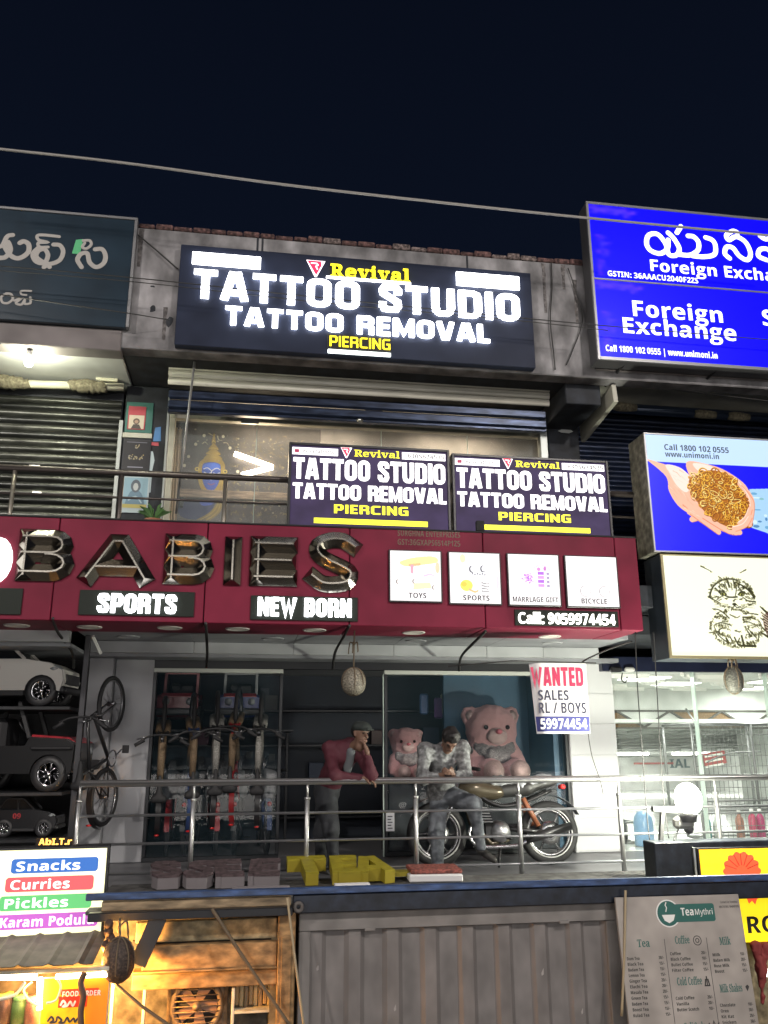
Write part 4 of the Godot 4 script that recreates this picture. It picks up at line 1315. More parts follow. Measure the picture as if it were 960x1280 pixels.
	for k in 24:
		var u0 := k / 24.0
		var u1 := (k + 1) / 24.0
		var p0 := Vector3(lerpf(cx0, cx1, u0), 0, -1.4 + sin(u0 * 26) * 0.035)
		var p1 := Vector3(lerpf(cx0, cx1, u1), 0, -1.4 + sin(u1 * 26) * 0.035)
		quad(st, p0 + Vector3(0, 6.0, 0), p0 + Vector3(0, gy1 - 0.04, 0), p1 + Vector3(0, gy1 - 0.04, 0), p1 + Vector3(0, 6.0, 0))
		quad(st, p0 + Vector3(0, 6.0, -0.01), p1 + Vector3(0, 6.0, -0.01), p1 + Vector3(0, gy1 - 0.04, -0.01), p0 + Vector3(0, gy1 - 0.04, -0.01))
	put(cu, "cloth", done(st), M("beige cloth", L(0.55, 0.42, 0.26), 0.9), Vector3.ZERO)
	# chevron lamp and ceiling strip
	var ch := thing("chevron_lamp", "glowing white arrow shaped wall lamp beside the mural", "lamp", Vector3(0.058, 7.821, -1.7))
	var led := glow("led light", L(1.0, 0.9, 0.74), 9.0)
	bar(ch, "led_tube", led, Vector3(-0.336, 7.954, -1.72), Vector3(0.176, 7.788, -1.72), 0.06, 0.05)
	bar(ch, "led_tube", led, Vector3(0.176, 7.788, -1.72) + Vector3(0, 0, 0.004), Vector3(-0.229, 7.658, -1.72) + Vector3(0, 0, 0.004), 0.06, 0.05)
	lamp_area(ch, Vector3(-0.026, 7.803, -1.66), Vector2(0.5, 0.3), Color(1.0, 0.88, 0.7), 0.7)
	for s in [[Vector3(-0.269, 8.165, -1.46), 1.7, "long ceiling strip lamp in the tattoo room beside the chevron lamp"], [Vector3(2.073, 8.157, -1.46), 1.2, "ceiling strip lamp behind the purple light boxes"]]:
		var sl := thing("strip_lamp", s[2], "lamp", s[0], "strip lamps in the tattoo room")
		var sx: float = s[0].x
		box(sl, "strip_light", glow("strip light", L(1.0, 0.92, 0.8), 5.0), sx, sx + s[1], 8.4, 8.43, -1.5, -1.42, 0.006)
		box(sl, "fixture", M("white plastic", L(0.6, 0.6, 0.58), 0.4), sx, sx + s[1], 8.431, 8.499, -1.51, -1.41, 0.006)
		lamp_area(sl, Vector3(sx + s[1] / 2, 8.39, -1.46), Vector2(s[1], 0.1), Color(1.0, 0.92, 0.78), 1.5, Vector3.DOWN)

	# right shutter, navy
	var d := thing("roller_shutter", "closed navy ribbed roller shutter behind the tall light box column", "shutter", Vector3(6.5, 6.0, -1.35))
	var nv := [M("navy slat", L(0.02, 0.032, 0.075), 0.36, 0.5, "grime", Vector3(0.4, 3.0, 1.0)), M("navy slat worn", L(0.027, 0.04, 0.085), 0.42, 0.5, "grime", Vector3(0.6, 3.0, 1.0))]
	box(d, "backing", M("shutter shadow gap", L(0.02, 0.022, 0.03), 0.7), 4.26, 9.4, 5.98, 8.6, -1.5, -1.44, 0.0)
	shutter(d, nv, 4.27, 9.4, 5.99, 8.794, -1.4, 0.07)
	var hb := thing("pipe_bundle", "dark pipe with brown wrapped joints above the navy shutter", "pipe", Vector3(5.861, 8.663, -1.1))
	tube(hb, "pipe", M("dark blue pipe", L(0.03, 0.045, 0.08), 0.3, 0.4), [Vector3(4.457, 8.662, -1.1), Vector3(7.312, 8.64, -1.1)], 0.075, 14)
	for s in [[Vector3(5.924, 8.623, -1.05), Vector3(6.234, 8.617, -1.05)], [Vector3(6.425, 8.617, -1.05), Vector3(6.738, 8.611, -1.05)], [Vector3(4.723, 8.658, -1.05), Vector3(5.07, 8.655, -1.05)]]:
		tube(hb, "wrapping", cloth, [s[0], s[0].lerp(s[1], 0.3), s[0].lerp(s[1], 0.7), s[1]], [0.05, 0.065, 0.06, 0.05], 12)

	# posters on the left pillar
	var ps1 := thing("red_framed_print", "red framed portrait print on the dark pillar beside the shutter", "poster", Vector3(-1.508, 8.005, -1.08))
	var zp := -1.09
	box(ps1, "backing", M("green card", L(0.03, 0.12, 0.1), 0.6), -1.663, -1.337, 7.947, 8.35, -1.1, -1.085, 0.002)
	box(ps1, "frame", M("red card", L(0.45, 0.06, 0.08), 0.5, 0.0, "fine", Vector3.ONE * 8.0), -1.632, -1.422, 7.983, 8.291, -1.084, -1.076, 0.002)
	panel(ps1, "portrait", picture(portrait_print(0), 0.0, 0.5), -1.618, -1.436, 7.992, 8.171, -1.0745)
	var ps2 := thing("black_poster", "black poster with small gold figures on the pillar below the red print", "poster", Vector3(-1.478, 7.331, -1.08))
	panel(ps2, "print", picture(portrait_print(1), 0.0, 0.4), -1.653, -1.34, 7.456, 7.838, -1.085)
	box(ps2, "backing", M("black card", L(0.012, 0.012, 0.018), 0.5), -1.663, -1.331, 7.437, 7.861, -1.1, -1.087, 0.002)
	box(ps2, "cream_strip", M("cream paint", L(0.55, 0.54, 0.46), 0.6), -1.682, -1.329, 7.879, 7.942, -1.1, -1.082, 0.002)
	var ps3 := thing("blue_figure_print", "pale blue print of a robed figure at the foot of the dark pillar", "poster", Vector3(-1.467, 6.928, -1.08))
	box(ps3, "backing", M("pale card", L(0.35, 0.42, 0.45), 0.6), -1.634, -1.315, 6.919, 7.394, -1.1, -1.085, 0.002)
	panel(ps3, "print", picture(portrait_print(2), 0.0, 0.4), -1.615, -1.335, 6.978, 7.361, -1.083)
	var ps4 := thing("pale_paper_strip", "torn pale paper strip taped beside the black poster", "poster", Vector3(-1.289, 7.34, -1.08))
	put(ps4, "paper", prism(PackedVector2Array([Vector2(-1.354, 7.719), Vector2(-1.305, 7.711), Vector2(-1.278, 7.598), Vector2(-1.298, 7.463), Vector2(-1.298, 7.187), Vector2(-1.335, 7.175), Vector2(-1.353, 7.44), Vector2(-1.335, 7.585)]), 0.003), M("pale card", L(0.35, 0.42, 0.45), 0.6), Vector3(0, 0, -1.098))
	put(ps4, "red_tab", prism(PackedVector2Array([Vector2(-1.342, 7.835), Vector2(-1.246, 7.83), Vector2(-1.243, 7.788), Vector2(-1.34, 7.793)]), 0.003), M("red card", L(0.45, 0.06, 0.08), 0.5), Vector3(0, 0, -1.096))
	put(ps4, "blue_tab", prism(PackedVector2Array([Vector2(-1.298, 8.027), Vector2(-1.231, 8.042), Vector2(-1.219, 7.852), Vector2(-1.314, 7.847)]), 0.003), M("blue card", L(0.05, 0.16, 0.36), 0.5), Vector3(0, 0, -1.096))
	# notice on the right pillar
	var nt := thing("pillar_sticker", "small torn white sticker on the concrete pillar above the purple sign", "sticker", Vector3(4.048, 8.282, -1.08))
	put(nt, "paper", prism(PackedVector2Array([Vector2(3.946, 8.276), Vector2(4.004, 8.303), Vector2(4.128, 8.298), Vector2(4.16, 8.277), Vector2(4.102, 8.251), Vector2(3.99, 8.256)]), 0.003), M("torn paper", L(0.5, 0.52, 0.52), 0.7), Vector3(0, 0, -1.097))

	# railing of the upper floor
	var rl := thing("upper_railing", "brown steel railing in front of the upper floor shutters", "railing", Vector3(1.0, 5.98, -0.12))
	var rs := M("brown steel", L(0.1, 0.085, 0.08), 0.4, 0.6)
	var ry := 7.11
	tube(rl, "handrail", rs, [Vector3(-7.2, ry, -0.12), Vector3(6.5, ry, -0.12)], 0.036, 10)
	tube(rl, "mid_rail", rs, [Vector3(-7.2, ry - 0.285, -0.12), Vector3(6.5, ry - 0.285, -0.12)], 0.014, 8)
	for k in 11:
		var px := -2.606 + (k - 2) * 1.119
		tube(rl, "post", M("dull steel", L(0.25, 0.23, 0.2), 0.35, 0.7) if k % 2 == 0 else rs, [Vector3(px, 5.98, -0.12), Vector3(px, ry - 0.03, -0.12)], 0.024, 8)
	# thin leaning rod
	var rod := thing("leaning_rod", "thin grey metal rod leaning from the soffit past the tattoo room glass", "rod", Vector3(-0.895, 6.735, -0.3))
	tube(rod, "rod", M("grey rod", L(0.3, 0.3, 0.3), 0.4, 0.5), [Vector3(-0.795, 8.736, -0.3), Vector3(-0.903, 6.716, -0.3)], 0.014, 8)
	# little plant by the pillar foot
	var pn := thing("potted_fern", "small green fern at the foot of the dark pillar", "plant", Vector3(-1.166, 6.704, -0.5))
	var pot := Vector3(-1.165, 6.685, -0.5)
	put(pn, "pot", lathe([Vector2(0.001, -0.2), Vector2(0.08, -0.2), Vector2(0.11, 0.0), Vector2(0.1, 0.0), Vector2(0.09, -0.03), Vector2(0.001, -0.03)], 14), M("clay pot", L(0.25, 0.1, 0.06), 0.8), pot)
	for k in 22:
		var an := rng.randf() * TAU
		var ln := rng.randf_range(0.1, 0.22)
		var tip := pot + Vector3(cos(an) * ln, rng.randf_range(0.05, 0.2), sin(an) * ln * 0.6)
		var s2 := start()
		var side := Vector3(-sin(an), 0, cos(an)) * 0.012
		var md := pot.lerp(tip, 0.55) + Vector3(0, 0.05, 0)
		quad(s2, pot - pot, md + side - pot, tip - pot, md - side - pot)
		put(pn, "leaf", done(s2), M("fern green", L(0.05, 0.13, 0.03), 0.6), pot)

func mural_print() -> Image:
	var W := 512
	var H := 480
	var im := Image.create(W, H, false, Image.FORMAT_RGB8)
	var nz := FastNoiseLite.new()
	nz.frequency = 0.02
	for y in H:
		for x in W:
			var v := 0.5 + 0.5 * nz.get_noise_2d(x, y)
			im.set_pixel(x, y, Color(0.27, 0.25, 0.25).lerp(Color(0.36, 0.33, 0.31), v))
	var gold := Color(0.62, 0.52, 0.2)
	var gold2 := Color(0.78, 0.68, 0.3)
	var dk := Color(0.3, 0.26, 0.12)
	# design unit: photo pixels of the mural, from (216, 517) on; four texels each sideways, three and a bit down
	var q := func(x: float, y: float) -> Vector2: return Vector2((x / 5.647 - 16.0) * 2.783, (y / 5.647 - 22.0) * 3.9)
	for k in 26:
		paint_disc(im, q.call(rng.randf_range(70, 860), rng.randf_range(150, 760)), rng.randf_range(1.5, 4), rng.randf_range(2, 5), Color(0.66, 0.62, 0.52))
	for p in [[290, 210], [235, 275], [425, 210], [478, 290], [190, 365], [125, 365], [185, 515], [165, 430], [540, 455], [180, 715]]:
		paint_disc(im, q.call(p[0], p[1]), 5.5, 8, Color(0.82, 0.8, 0.7))
	for s in [[[385, 205], [395, 235], [425, 238]], [[280, 270], [300, 255], [320, 275]], [[430, 255], [455, 255], [470, 275]], [[320, 190], [350, 205], [375, 200]]]:
		paint_stroke(im, [q.call(s[0][0], s[0][1]), q.call(s[1][0], s[1][1]), q.call(s[2][0], s[2][1])], 4, 1.5, Color(0.74, 0.7, 0.55))
	# crown in tiers
	for t in [[360, 235, 14, 50], [362, 290, 34, 30], [362, 325, 50, 30], [362, 355, 62, 34]]:
		paint_poly(im, smooth([q.call(t[0] - t[2], t[1] + t[3] * 0.6), q.call(t[0] - t[2] * 0.6, t[1] - t[3] * 0.3), q.call(t[0], t[1] - t[3] * 0.9), q.call(t[0] + t[2] * 0.6, t[1] - t[3] * 0.3), q.call(t[0] + t[2], t[1] + t[3] * 0.6)], 5, true), gold)
		paint_stroke(im, [q.call(t[0] - t[2] * 0.8, t[1] + t[3] * 0.5), q.call(t[0], t[1] + t[3] * 0.2), q.call(t[0] + t[2] * 0.8, t[1] + t[3] * 0.5)], 4, 4, gold2)
		paint_stroke(im, [q.call(t[0] - t[2] * 0.8, t[1] + t[3] * 0.62), q.call(t[0], t[1] + t[3] * 0.34), q.call(t[0] + t[2] * 0.8, t[1] + t[3] * 0.62)], 2.5, 2.5, dk)
	paint_poly(im, smooth([q.call(262, 460), q.call(270, 400), q.call(310, 370), q.call(362, 362), q.call(415, 372), q.call(445, 405), q.call(450, 460), q.call(440, 560), q.call(400, 610), q.call(350, 620), q.call(300, 600), q.call(270, 540)], 6, true), gold)
	paint_poly(im, smooth([q.call(292, 420), q.call(320, 402), q.call(360, 396), q.call(400, 404), q.call(418, 425), q.call(415, 520), q.call(390, 580), q.call(355, 600), q.call(318, 575), q.call(294, 510)], 6, true), Color(0.2, 0.3, 0.66))
	paint_poly(im, smooth([q.call(296, 425), q.call(330, 405), q.call(400, 408), q.call(414, 440), q.call(360, 450), q.call(300, 450)], 6, true), Color(0.26, 0.42, 0.85))
	for s in [[[300, 448], [325, 438], [352, 455]], [[362, 455], [390, 438], [415, 448]], [[305, 470], [330, 480], [350, 472]], [[370, 472], [392, 480], [412, 470]], [[358, 455], [350, 515], [366, 520]]]:
		paint_stroke(im, [q.call(s[0][0], s[0][1]), q.call(s[1][0], s[1][1]), q.call(s[2][0], s[2][1])], 4, 3, Color(0.85, 0.85, 0.86))
	paint_stroke(im, [q.call(338, 548), q.call(358, 556), q.call(380, 546)], 6, 4, Color(0.5, 0.3, 0.45))
	paint_poly(im, smooth([q.call(150, 640), q.call(300, 630), q.call(390, 640), q.call(385, 700), q.call(330, 790), q.call(160, 780)], 5, true), Color(0.13, 0.16, 0.34))
	paint_poly(im, smooth([q.call(280, 640), q.call(380, 640), q.call(375, 690), q.call(300, 700)], 5, true), Color(0.2, 0.3, 0.7))
	for k in 5:
		paint_stroke(im, [q.call(425 + k * 8, 560), q.call(420 + k * 6, 650), q.call(370 + k * 14, 740), q.call(280 + k * 20, 800)], 6, 5, gold if k % 2 else Color(0.5, 0.42, 0.18))
	for p in [[255, 450], [452, 460]]:
		paint_disc(im, q.call(p[0], p[1]), 8, 10, gold2)
		paint_disc(im, q.call(p[0], p[1]), 4, 5, dk)
	# right part: brocade of small gold leaves
	for k in 420:
		var p := Vector2(rng.randf_range(490, 1170), rng.randf_range(190, 800))
		var an := rng.randf() * TAU
		paint_stroke(im, [q.call(p.x, p.y), q.call(p.x + cos(an) * 14, p.y + sin(an) * 14), q.call(p.x + cos(an + 0.8) * 24, p.y + sin(an + 0.8) * 24)], 2.2, 1.0, [Color(0.5, 0.44, 0.26), Color(0.62, 0.56, 0.36), Color(0.4, 0.36, 0.26)][k % 3])
	return im

func portrait_print(kind: int) -> Image:
	var im := Image.create(64, 80, false, Image.FORMAT_RGB8)
	if kind == 0:
		im.fill(Color(0.72, 0.68, 0.6))
		paint_disc(im, Vector2(32, 36), 14, 18, Color(0.35, 0.3, 0.26))
		paint_poly(im, [Vector2(10, 80), Vector2(20, 54), Vector2(44, 54), Vector2(54, 80)], Color(0.25, 0.22, 0.2))
		paint_disc(im, Vector2(32, 38), 8, 10, Color(0.6, 0.5, 0.42))
	elif kind == 1:
		im.fill(Color(0.05, 0.05, 0.08))
		for p in [[32, 16], [18, 44], [44, 44], [30, 46]]:
			for k in 9:
				paint_disc(im, Vector2(p[0] + rng.randf_range(-5, 5), p[1] + rng.randf_range(-6, 6)), 1.6, 2, Color(0.6, 0.52, 0.3).lerp(Color(0.5, 0.5, 0.5), rng.randf()))
		im.fill_rect(Rect2i(6, 3, 50, 2), Color(0.4, 0.4, 0.45))
		im.fill_rect(Rect2i(12, 70, 38, 3), Color(0.5, 0.5, 0.55))
	else:
		im.fill(Color(0.5, 0.62, 0.68))
		paint_poly(im, smooth([Vector2(8, 78), Vector2(14, 46), Vector2(24, 34), Vector2(40, 34), Vector2(52, 48), Vector2(56, 78)], 5, true), Color(0.36, 0.47, 0.54))
		paint_disc(im, Vector2(32, 22), 13, 17, Color(0.3, 0.34, 0.38))
		paint_disc(im, Vector2(32, 24), 7, 10, Color(0.66, 0.68, 0.68))
		paint_stroke(im, [Vector2(14, 60), Vector2(34, 50), Vector2(50, 66)], 4, 3, Color(0.62, 0.7, 0.74))
		im.fill_rect(Rect2i(0, 70, 64, 10), Color(0.66, 0.62, 0.36))
	return im


# ---------------------------------------------------------------- red fascia with its letters and boxes
func ridge_letter(t: Node, strokes: Array, m: Material, x0: float, x1: float, y0: float, y1: float, z: float, w: float) -> void:
	# foil balloon letters: strokes with a faceted ridge section, all in one mesh
	var st := start()
	var n := 0
	for s in strokes:
		var closed := false
		var pts := []
		for p in s:
			if p is String:
				closed = true
			else:
				pts.append(Vector2(p[0] * (x1 - x0 - w) + w / 2, p[1] * (y1 - y0 - w) + w / 2))
		var cnt := pts.size()
		if not closed:
			pts[0] += (pts[0] - pts[1]).normalized() * w * 0.5
			pts[cnt - 1] += (pts[cnt - 1] - pts[cnt - 2]).normalized() * w * 0.5
		var rows := []
		for i in cnt:
			var b: Vector2 = pts[i]
			var a: Vector2 = pts[(i - 1 + cnt) % cnt] if closed or i > 0 else b
			var c: Vector2 = pts[(i + 1) % cnt] if closed or i < cnt - 1 else b
			var d1 := (b - a).normalized()
			var d2 := (c - b).normalized()
			if a == b: d1 = d2
			if c == b: d2 = d1
			var tt := (d1 + d2).normalized()
			var nn := Vector2(-tt.y, tt.x)
			var k := 1.0 / maxf(nn.dot(Vector2(-d1.y, d1.x)), 0.6)
			var row := []
			for q in [[-0.5, 0.0], [-0.5, 0.02], [-0.05, 0.095], [0.05, 0.095], [0.5, 0.02], [0.5, 0.0]]:
				var p: Vector2 = b + nn * w * k * q[0]
				if not closed and (i == 0 or i == cnt - 1) and absf(q[0]) < 0.4:
					p += (d1 if i > 0 else -d2) * -w * 0.28
				row.append(Vector3(p.x, p.y, q[1] + n * 0.0015))
			rows.append(row)
		for i in (cnt if closed else cnt - 1):
			var j := (i + 1) % cnt
			for q in 5:
				quad(st, rows[i][q], rows[i][q + 1], rows[j][q + 1], rows[j][q])
		if not closed:
			for e in [0, cnt - 1]:
				var r: Array = rows[e]
				var inward := (pts[1] - pts[0]) if e == 0 else (pts[cnt - 2] - pts[cnt - 1]) as Vector2
				var base_l: Vector3 = r[0]
				var base_r: Vector3 = r[5]
				var away := Vector3(pts[e].x + inward.x, pts[e].y + inward.y, 0.0)
				face(st, [base_l, r[1], r[4], base_r], away)
				face(st, [r[1], r[2], r[3], r[4]], Vector3(away.x, away.y, -0.3))
		n += 1
	put(t, "foil_letter", done(st), m, Vector3(x0, y0, z))

func red_fascia() -> void:
	var red := M("red fascia panel", L(0.205, 0.019, 0.046), 0.5, 0.0, "soft", Vector3.ONE * 0.4)
	red.metallic_specular = 0.25
	var f := thing("red_fascia", "long glossy dark red fascia with foil letters spelling BABIES", "fascia", Vector3(1, 5.42, 0.2))
	var y0 := 5.416
	var y1 := 6.461
	var seams := [-6.0, -1.992, -0.507, 0.986, 2.454, 3.982, 4.247]
	for k in 6:
		box(f, "panel", red, seams[k] + 0.005, seams[k + 1] - 0.005, y0, y1, 0.26, 0.3, 0.006)
		box(f, "soffit_panel", red, seams[k] + 0.005, seams[k + 1] - 0.005, y0, y0 + 0.04, -0.54, 0.255, 0.006)
	box(f, "core", M("black gap", L(0.01, 0.01, 0.012), 0.8), -6.0, seams[6] - 0.02, y0 + 0.045, y1 - 0.01, 0.0, 0.25, 0.0)
	box(f, "top_cap", M("black gap", L(0.01, 0.01, 0.012), 0.8), -6.0, seams[6], y1 + 0.001, y1 + 0.02, 0.0, 0.305, 0.004)
	# foil letters
	var foil := M("gold grey foil", L(0.2, 0.185, 0.16), 0.2, 1.0)
	foil.heightmap_enabled = true
	foil.heightmap_texture = T["cells"]
	foil.uv1_triplanar = true
	foil.uv1_world_triplanar = true
	foil.uv1_scale = Vector3.ONE * 2.2
	foil.heightmap_scale = 0.05
	var curve := func(cx: float, cy: float, rx: float, ry: float, a0: float, a1: float) -> Array:
		var out := []
		for k in 7:
			var a := lerpf(a0, a1, k / 6.0)
			out.append([cx + cos(a) * rx, cy + sin(a) * ry])
		return out
	var B := [[[0, 0], [0, 1]], [[0, 1], [0.65, 1]] + curve.call(0.65, 0.77, 0.28, 0.23, PI / 2, -PI / 2) + [[0, 0.54]], [[0.6, 0.5]] + curve.call(0.65, 0.25, 0.35, 0.25, PI / 2, -PI / 2) + [[0, 0]]]
	var A := [[[0, 0], [0.42, 1], [0.58, 1], [1, 0]], [[0.17, 0.24], [0.83, 0.24]]]
	var E := [[[0, 0], [0, 1]], [[0, 1], [1, 1]], [[0, 0.5], [0.95, 0.5]], [[0, 0], [1, 0]]]
	var I := [[[0.5, 0], [0.5, 1]]]
	var S := [smooth2([[1.0, 0.88], [0.75, 1.0], [0.4, 1.0], [0.1, 0.88], [0.08, 0.7], [0.3, 0.55], [0.75, 0.38], [0.95, 0.25], [0.85, 0.06], [0.5, 0.0], [0.2, 0.02], [-0.02, 0.14]])]
	var O := [rrect(0, 0, 1, 1, 0.45) + ["c"]]
	for a in [[B, -2.362, -1.81, 5.798, 6.333], [A, -1.744, -1.037, 5.783, 6.307], [B, -0.933, -0.426, 5.801, 6.332], [I, -0.319, -0.155, 5.804, 6.321], [E, -0.065, 0.434, 5.806, 6.336], [S, 0.527, 1.096, 5.753, 6.402]]:
		ridge_letter(f, a[0], foil, a[1], a[2], a[3], a[4], 0.301, 0.175)
	# a lit round letter cut by the edge of the picture
	put(f, "lit_letter_light", ball(0.26, Vector3(0.55, 0.9, 0.2)), glow("white disc light", L(1, 0.99, 0.96), 3.0), Vector3(-2.54, 6.0, 0.33))
	# faint lettering at the top of the panel
	var faint := M("faded brown print", L(0.11, 0.055, 0.03), 0.5)
	words(f, "SURGHNA ENTERPRISES", faint, 1.506, 2.2, 6.396, 0.063, 0.3)
	words(f, "GST:36GXAPS6514P1Z5", faint, 1.505, 2.197, 6.297, 0.063, 0.3)
	put(f, "cap_block", box_mesh(Vector3(0.09, 0.12, 0.06), 0.006), M("black gap", L(0.01, 0.01, 0.012), 0.8), Vector3(2.437, 6.542, 0.27))
	# round lamps let into the underside, not lit
	var ring := M("lamp ring", L(0.5, 0.48, 0.46), 0.5, 0.0)
	var nth := ["first", "second", "third", "fourth", "fifth", "sixth", "seventh"]
	var num := 0
	for p in [Vector3(-2.408, 5.42, -0.121), Vector3(-1.693, 5.42, -0.151), Vector3(-0.874, 5.42, -0.108), Vector3(-0.166, 5.42, -0.113), Vector3(0.654, 5.42, -0.105), Vector3(1.757, 5.42, -0.165), Vector3(3.383, 5.42, -0.315)]:
		var dl := thing("downlight", nth[num] + " unlit round downlight under the red fascia counted from the dark bay", "downlight", Vector3(p.x, y0, clampf(p.z, -0.35, 0.1)), "unlit downlights under the red fascia")
		num += 1
		put(dl, "ring", lathe([Vector2(0.001, 0.01), Vector2(0.085, 0.008), Vector2(0.1, -0.004), Vector2(0.12, -0.012), Vector2(0.13, -0.002), Vector2(0.13, 0.02)], 20), ring, dl.position)
		put(dl, "diffuser", lathe([Vector2(0.084, -0.004), Vector2(0.001, -0.006)], 18), M("frosted lens", L(0.55, 0.52, 0.47), 0.5), dl.position)
	num = 0
	for p in [Vector3(-1.412, 5.42, -1.53), Vector3(0.233, 5.42, -1.41), Vector3(1.943, 5.42, -1.635), Vector3(3.657, 5.42, -1.706)]:
		var dl := thing("downlight", nth[num] + " unlit round downlight in the grey ceiling counted from the dark bay", "downlight", Vector3(p.x, 5.424, -1.0), "unlit downlights in the grey ceiling")
		num += 1
		put(dl, "ring", lathe([Vector2(0.085, 0.008), Vector2(0.1, -0.004), Vector2(0.12, -0.012), Vector2(0.13, -0.002), Vector2(0.13, 0.02)], 20), M("dull ring", L(0.4, 0.41, 0.43), 0.35, 0.4), dl.position)
		put(dl, "diffuser", lathe([Vector2(0.084, -0.002), Vector2(0.001, -0.003)], 18), M("grey lens", L(0.3, 0.31, 0.33), 0.4), dl.position)
	# lit plaques
	M("smoked acrylic", L(0.022, 0.026, 0.022), 0.3).metallic_specular = 0.2
	var lit := glow("plaque letter light", L(0.96, 0.97, 1.0), 3.6)
	for a in [["SPORTS", "dark plaque with glowing white SPORTS under the foil letters", -1.729, -0.603, 5.472, 5.724, -1.548, -0.776, 5.494, 0.195], ["NEW BORN", "dark plaque with glowing white NEW BORN under the foil letters", -0.037, 1.073, 5.455, 5.706, 0.036, 1.004, 5.493, 0.192], ["", "blank dark plaque under the first foil letter", -2.923, -2.27, 5.461, 5.722, 0.0, 1.0, 0.0, 1.0]]:
		var p := thing("lit_plaque_sign", a[1], "sign", Vector3((a[2] + a[3]) / 2, a[4], 0.3), "dark plaques on the red fascia")
		box(p, "plaque", M("smoked acrylic", L(0.028, 0.03, 0.028), 0.4), a[2], a[3], a[4], a[5], 0.301, 0.322, 0.003)
		if a[0] != "":
			heavy_line(p, a[0], lit, a[6], a[7], a[8], a[9], 0.33, 0.02, 0.2, 0.07)
			lamp_area(p, Vector3((a[2] + a[3]) / 2, (a[4] + a[5]) / 2, 0.37), Vector2(0.9, 0.18), Color(0.95, 0.96, 1.0), 0.05)
	var call := thing("phone_number_sign", "glowing white phone number strip below the picture boxes", "sign", Vector3(3.36, 5.507, 0.3))
	box(call, "plaque", M("smoked acrylic", L(0.028, 0.03, 0.028), 0.4), 2.775, 3.95, 5.446, 5.617, 0.301, 0.318, 0.003)
	letters(call, "Call: 9059974454", glow("number light", L(1, 0.99, 0.93), 2.4), 2.804, 3.913, 5.465, 0.118, 0.322, 0.015, sans)
	# four picture boxes
	var kind := 0
	for a in [["TOYS", 1.418, 1.965, 5.683, 6.221, 1.614, 1.804, 0.0], ["SPORTS", 2.066, 2.621, 5.671, 6.22, 2.205, 2.496, 0.0], ["MARRLAGE GIFT", 2.723, 3.291, 5.668, 6.222, 2.754, 3.269, 0.0], ["BICYCLE", 3.381, 3.966, 5.665, 6.22, 3.532, 3.827, 0.0]]:
		var p := thing("picture_light_box", "square white light box captioned " + a[0] + " on the red fascia", "light box", Vector3((a[1] + a[2]) / 2, a[3], 0.3), "square light boxes on the red fascia")
		box(p, "casing", M("black sign frame", L(0.012, 0.012, 0.015), 0.4), a[1] - 0.015, a[2] + 0.015, a[3] - 0.015, a[4] + 0.012, 0.301, 0.335, 0.003)
		panel(p, "sign_face", picture(box_print(kind), 1.0, 0.3), a[1], a[2], a[3], a[4], 0.337)
		words(p, a[0], M("grey caption", L(0.05, 0.045, 0.06), 0.6), a[5], a[6], a[3] + 0.03, 0.056, 0.3372, 0.001, sans)
		lamp_area(p, Vector3((a[1] + a[2]) / 2, (a[3] + a[4]) / 2, 0.36), Vector2(0.5, 0.5), Color(1, 0.98, 0.97), 0.05)
		kind += 1

func smooth2(pts: Array) -> Array:
	var v := []
	for p in pts:
		v.append(Vector2(p[0], p[1]))
	var out := []
	for p in smooth(v, 3):
		out.append([p.x, p.y])
	return out

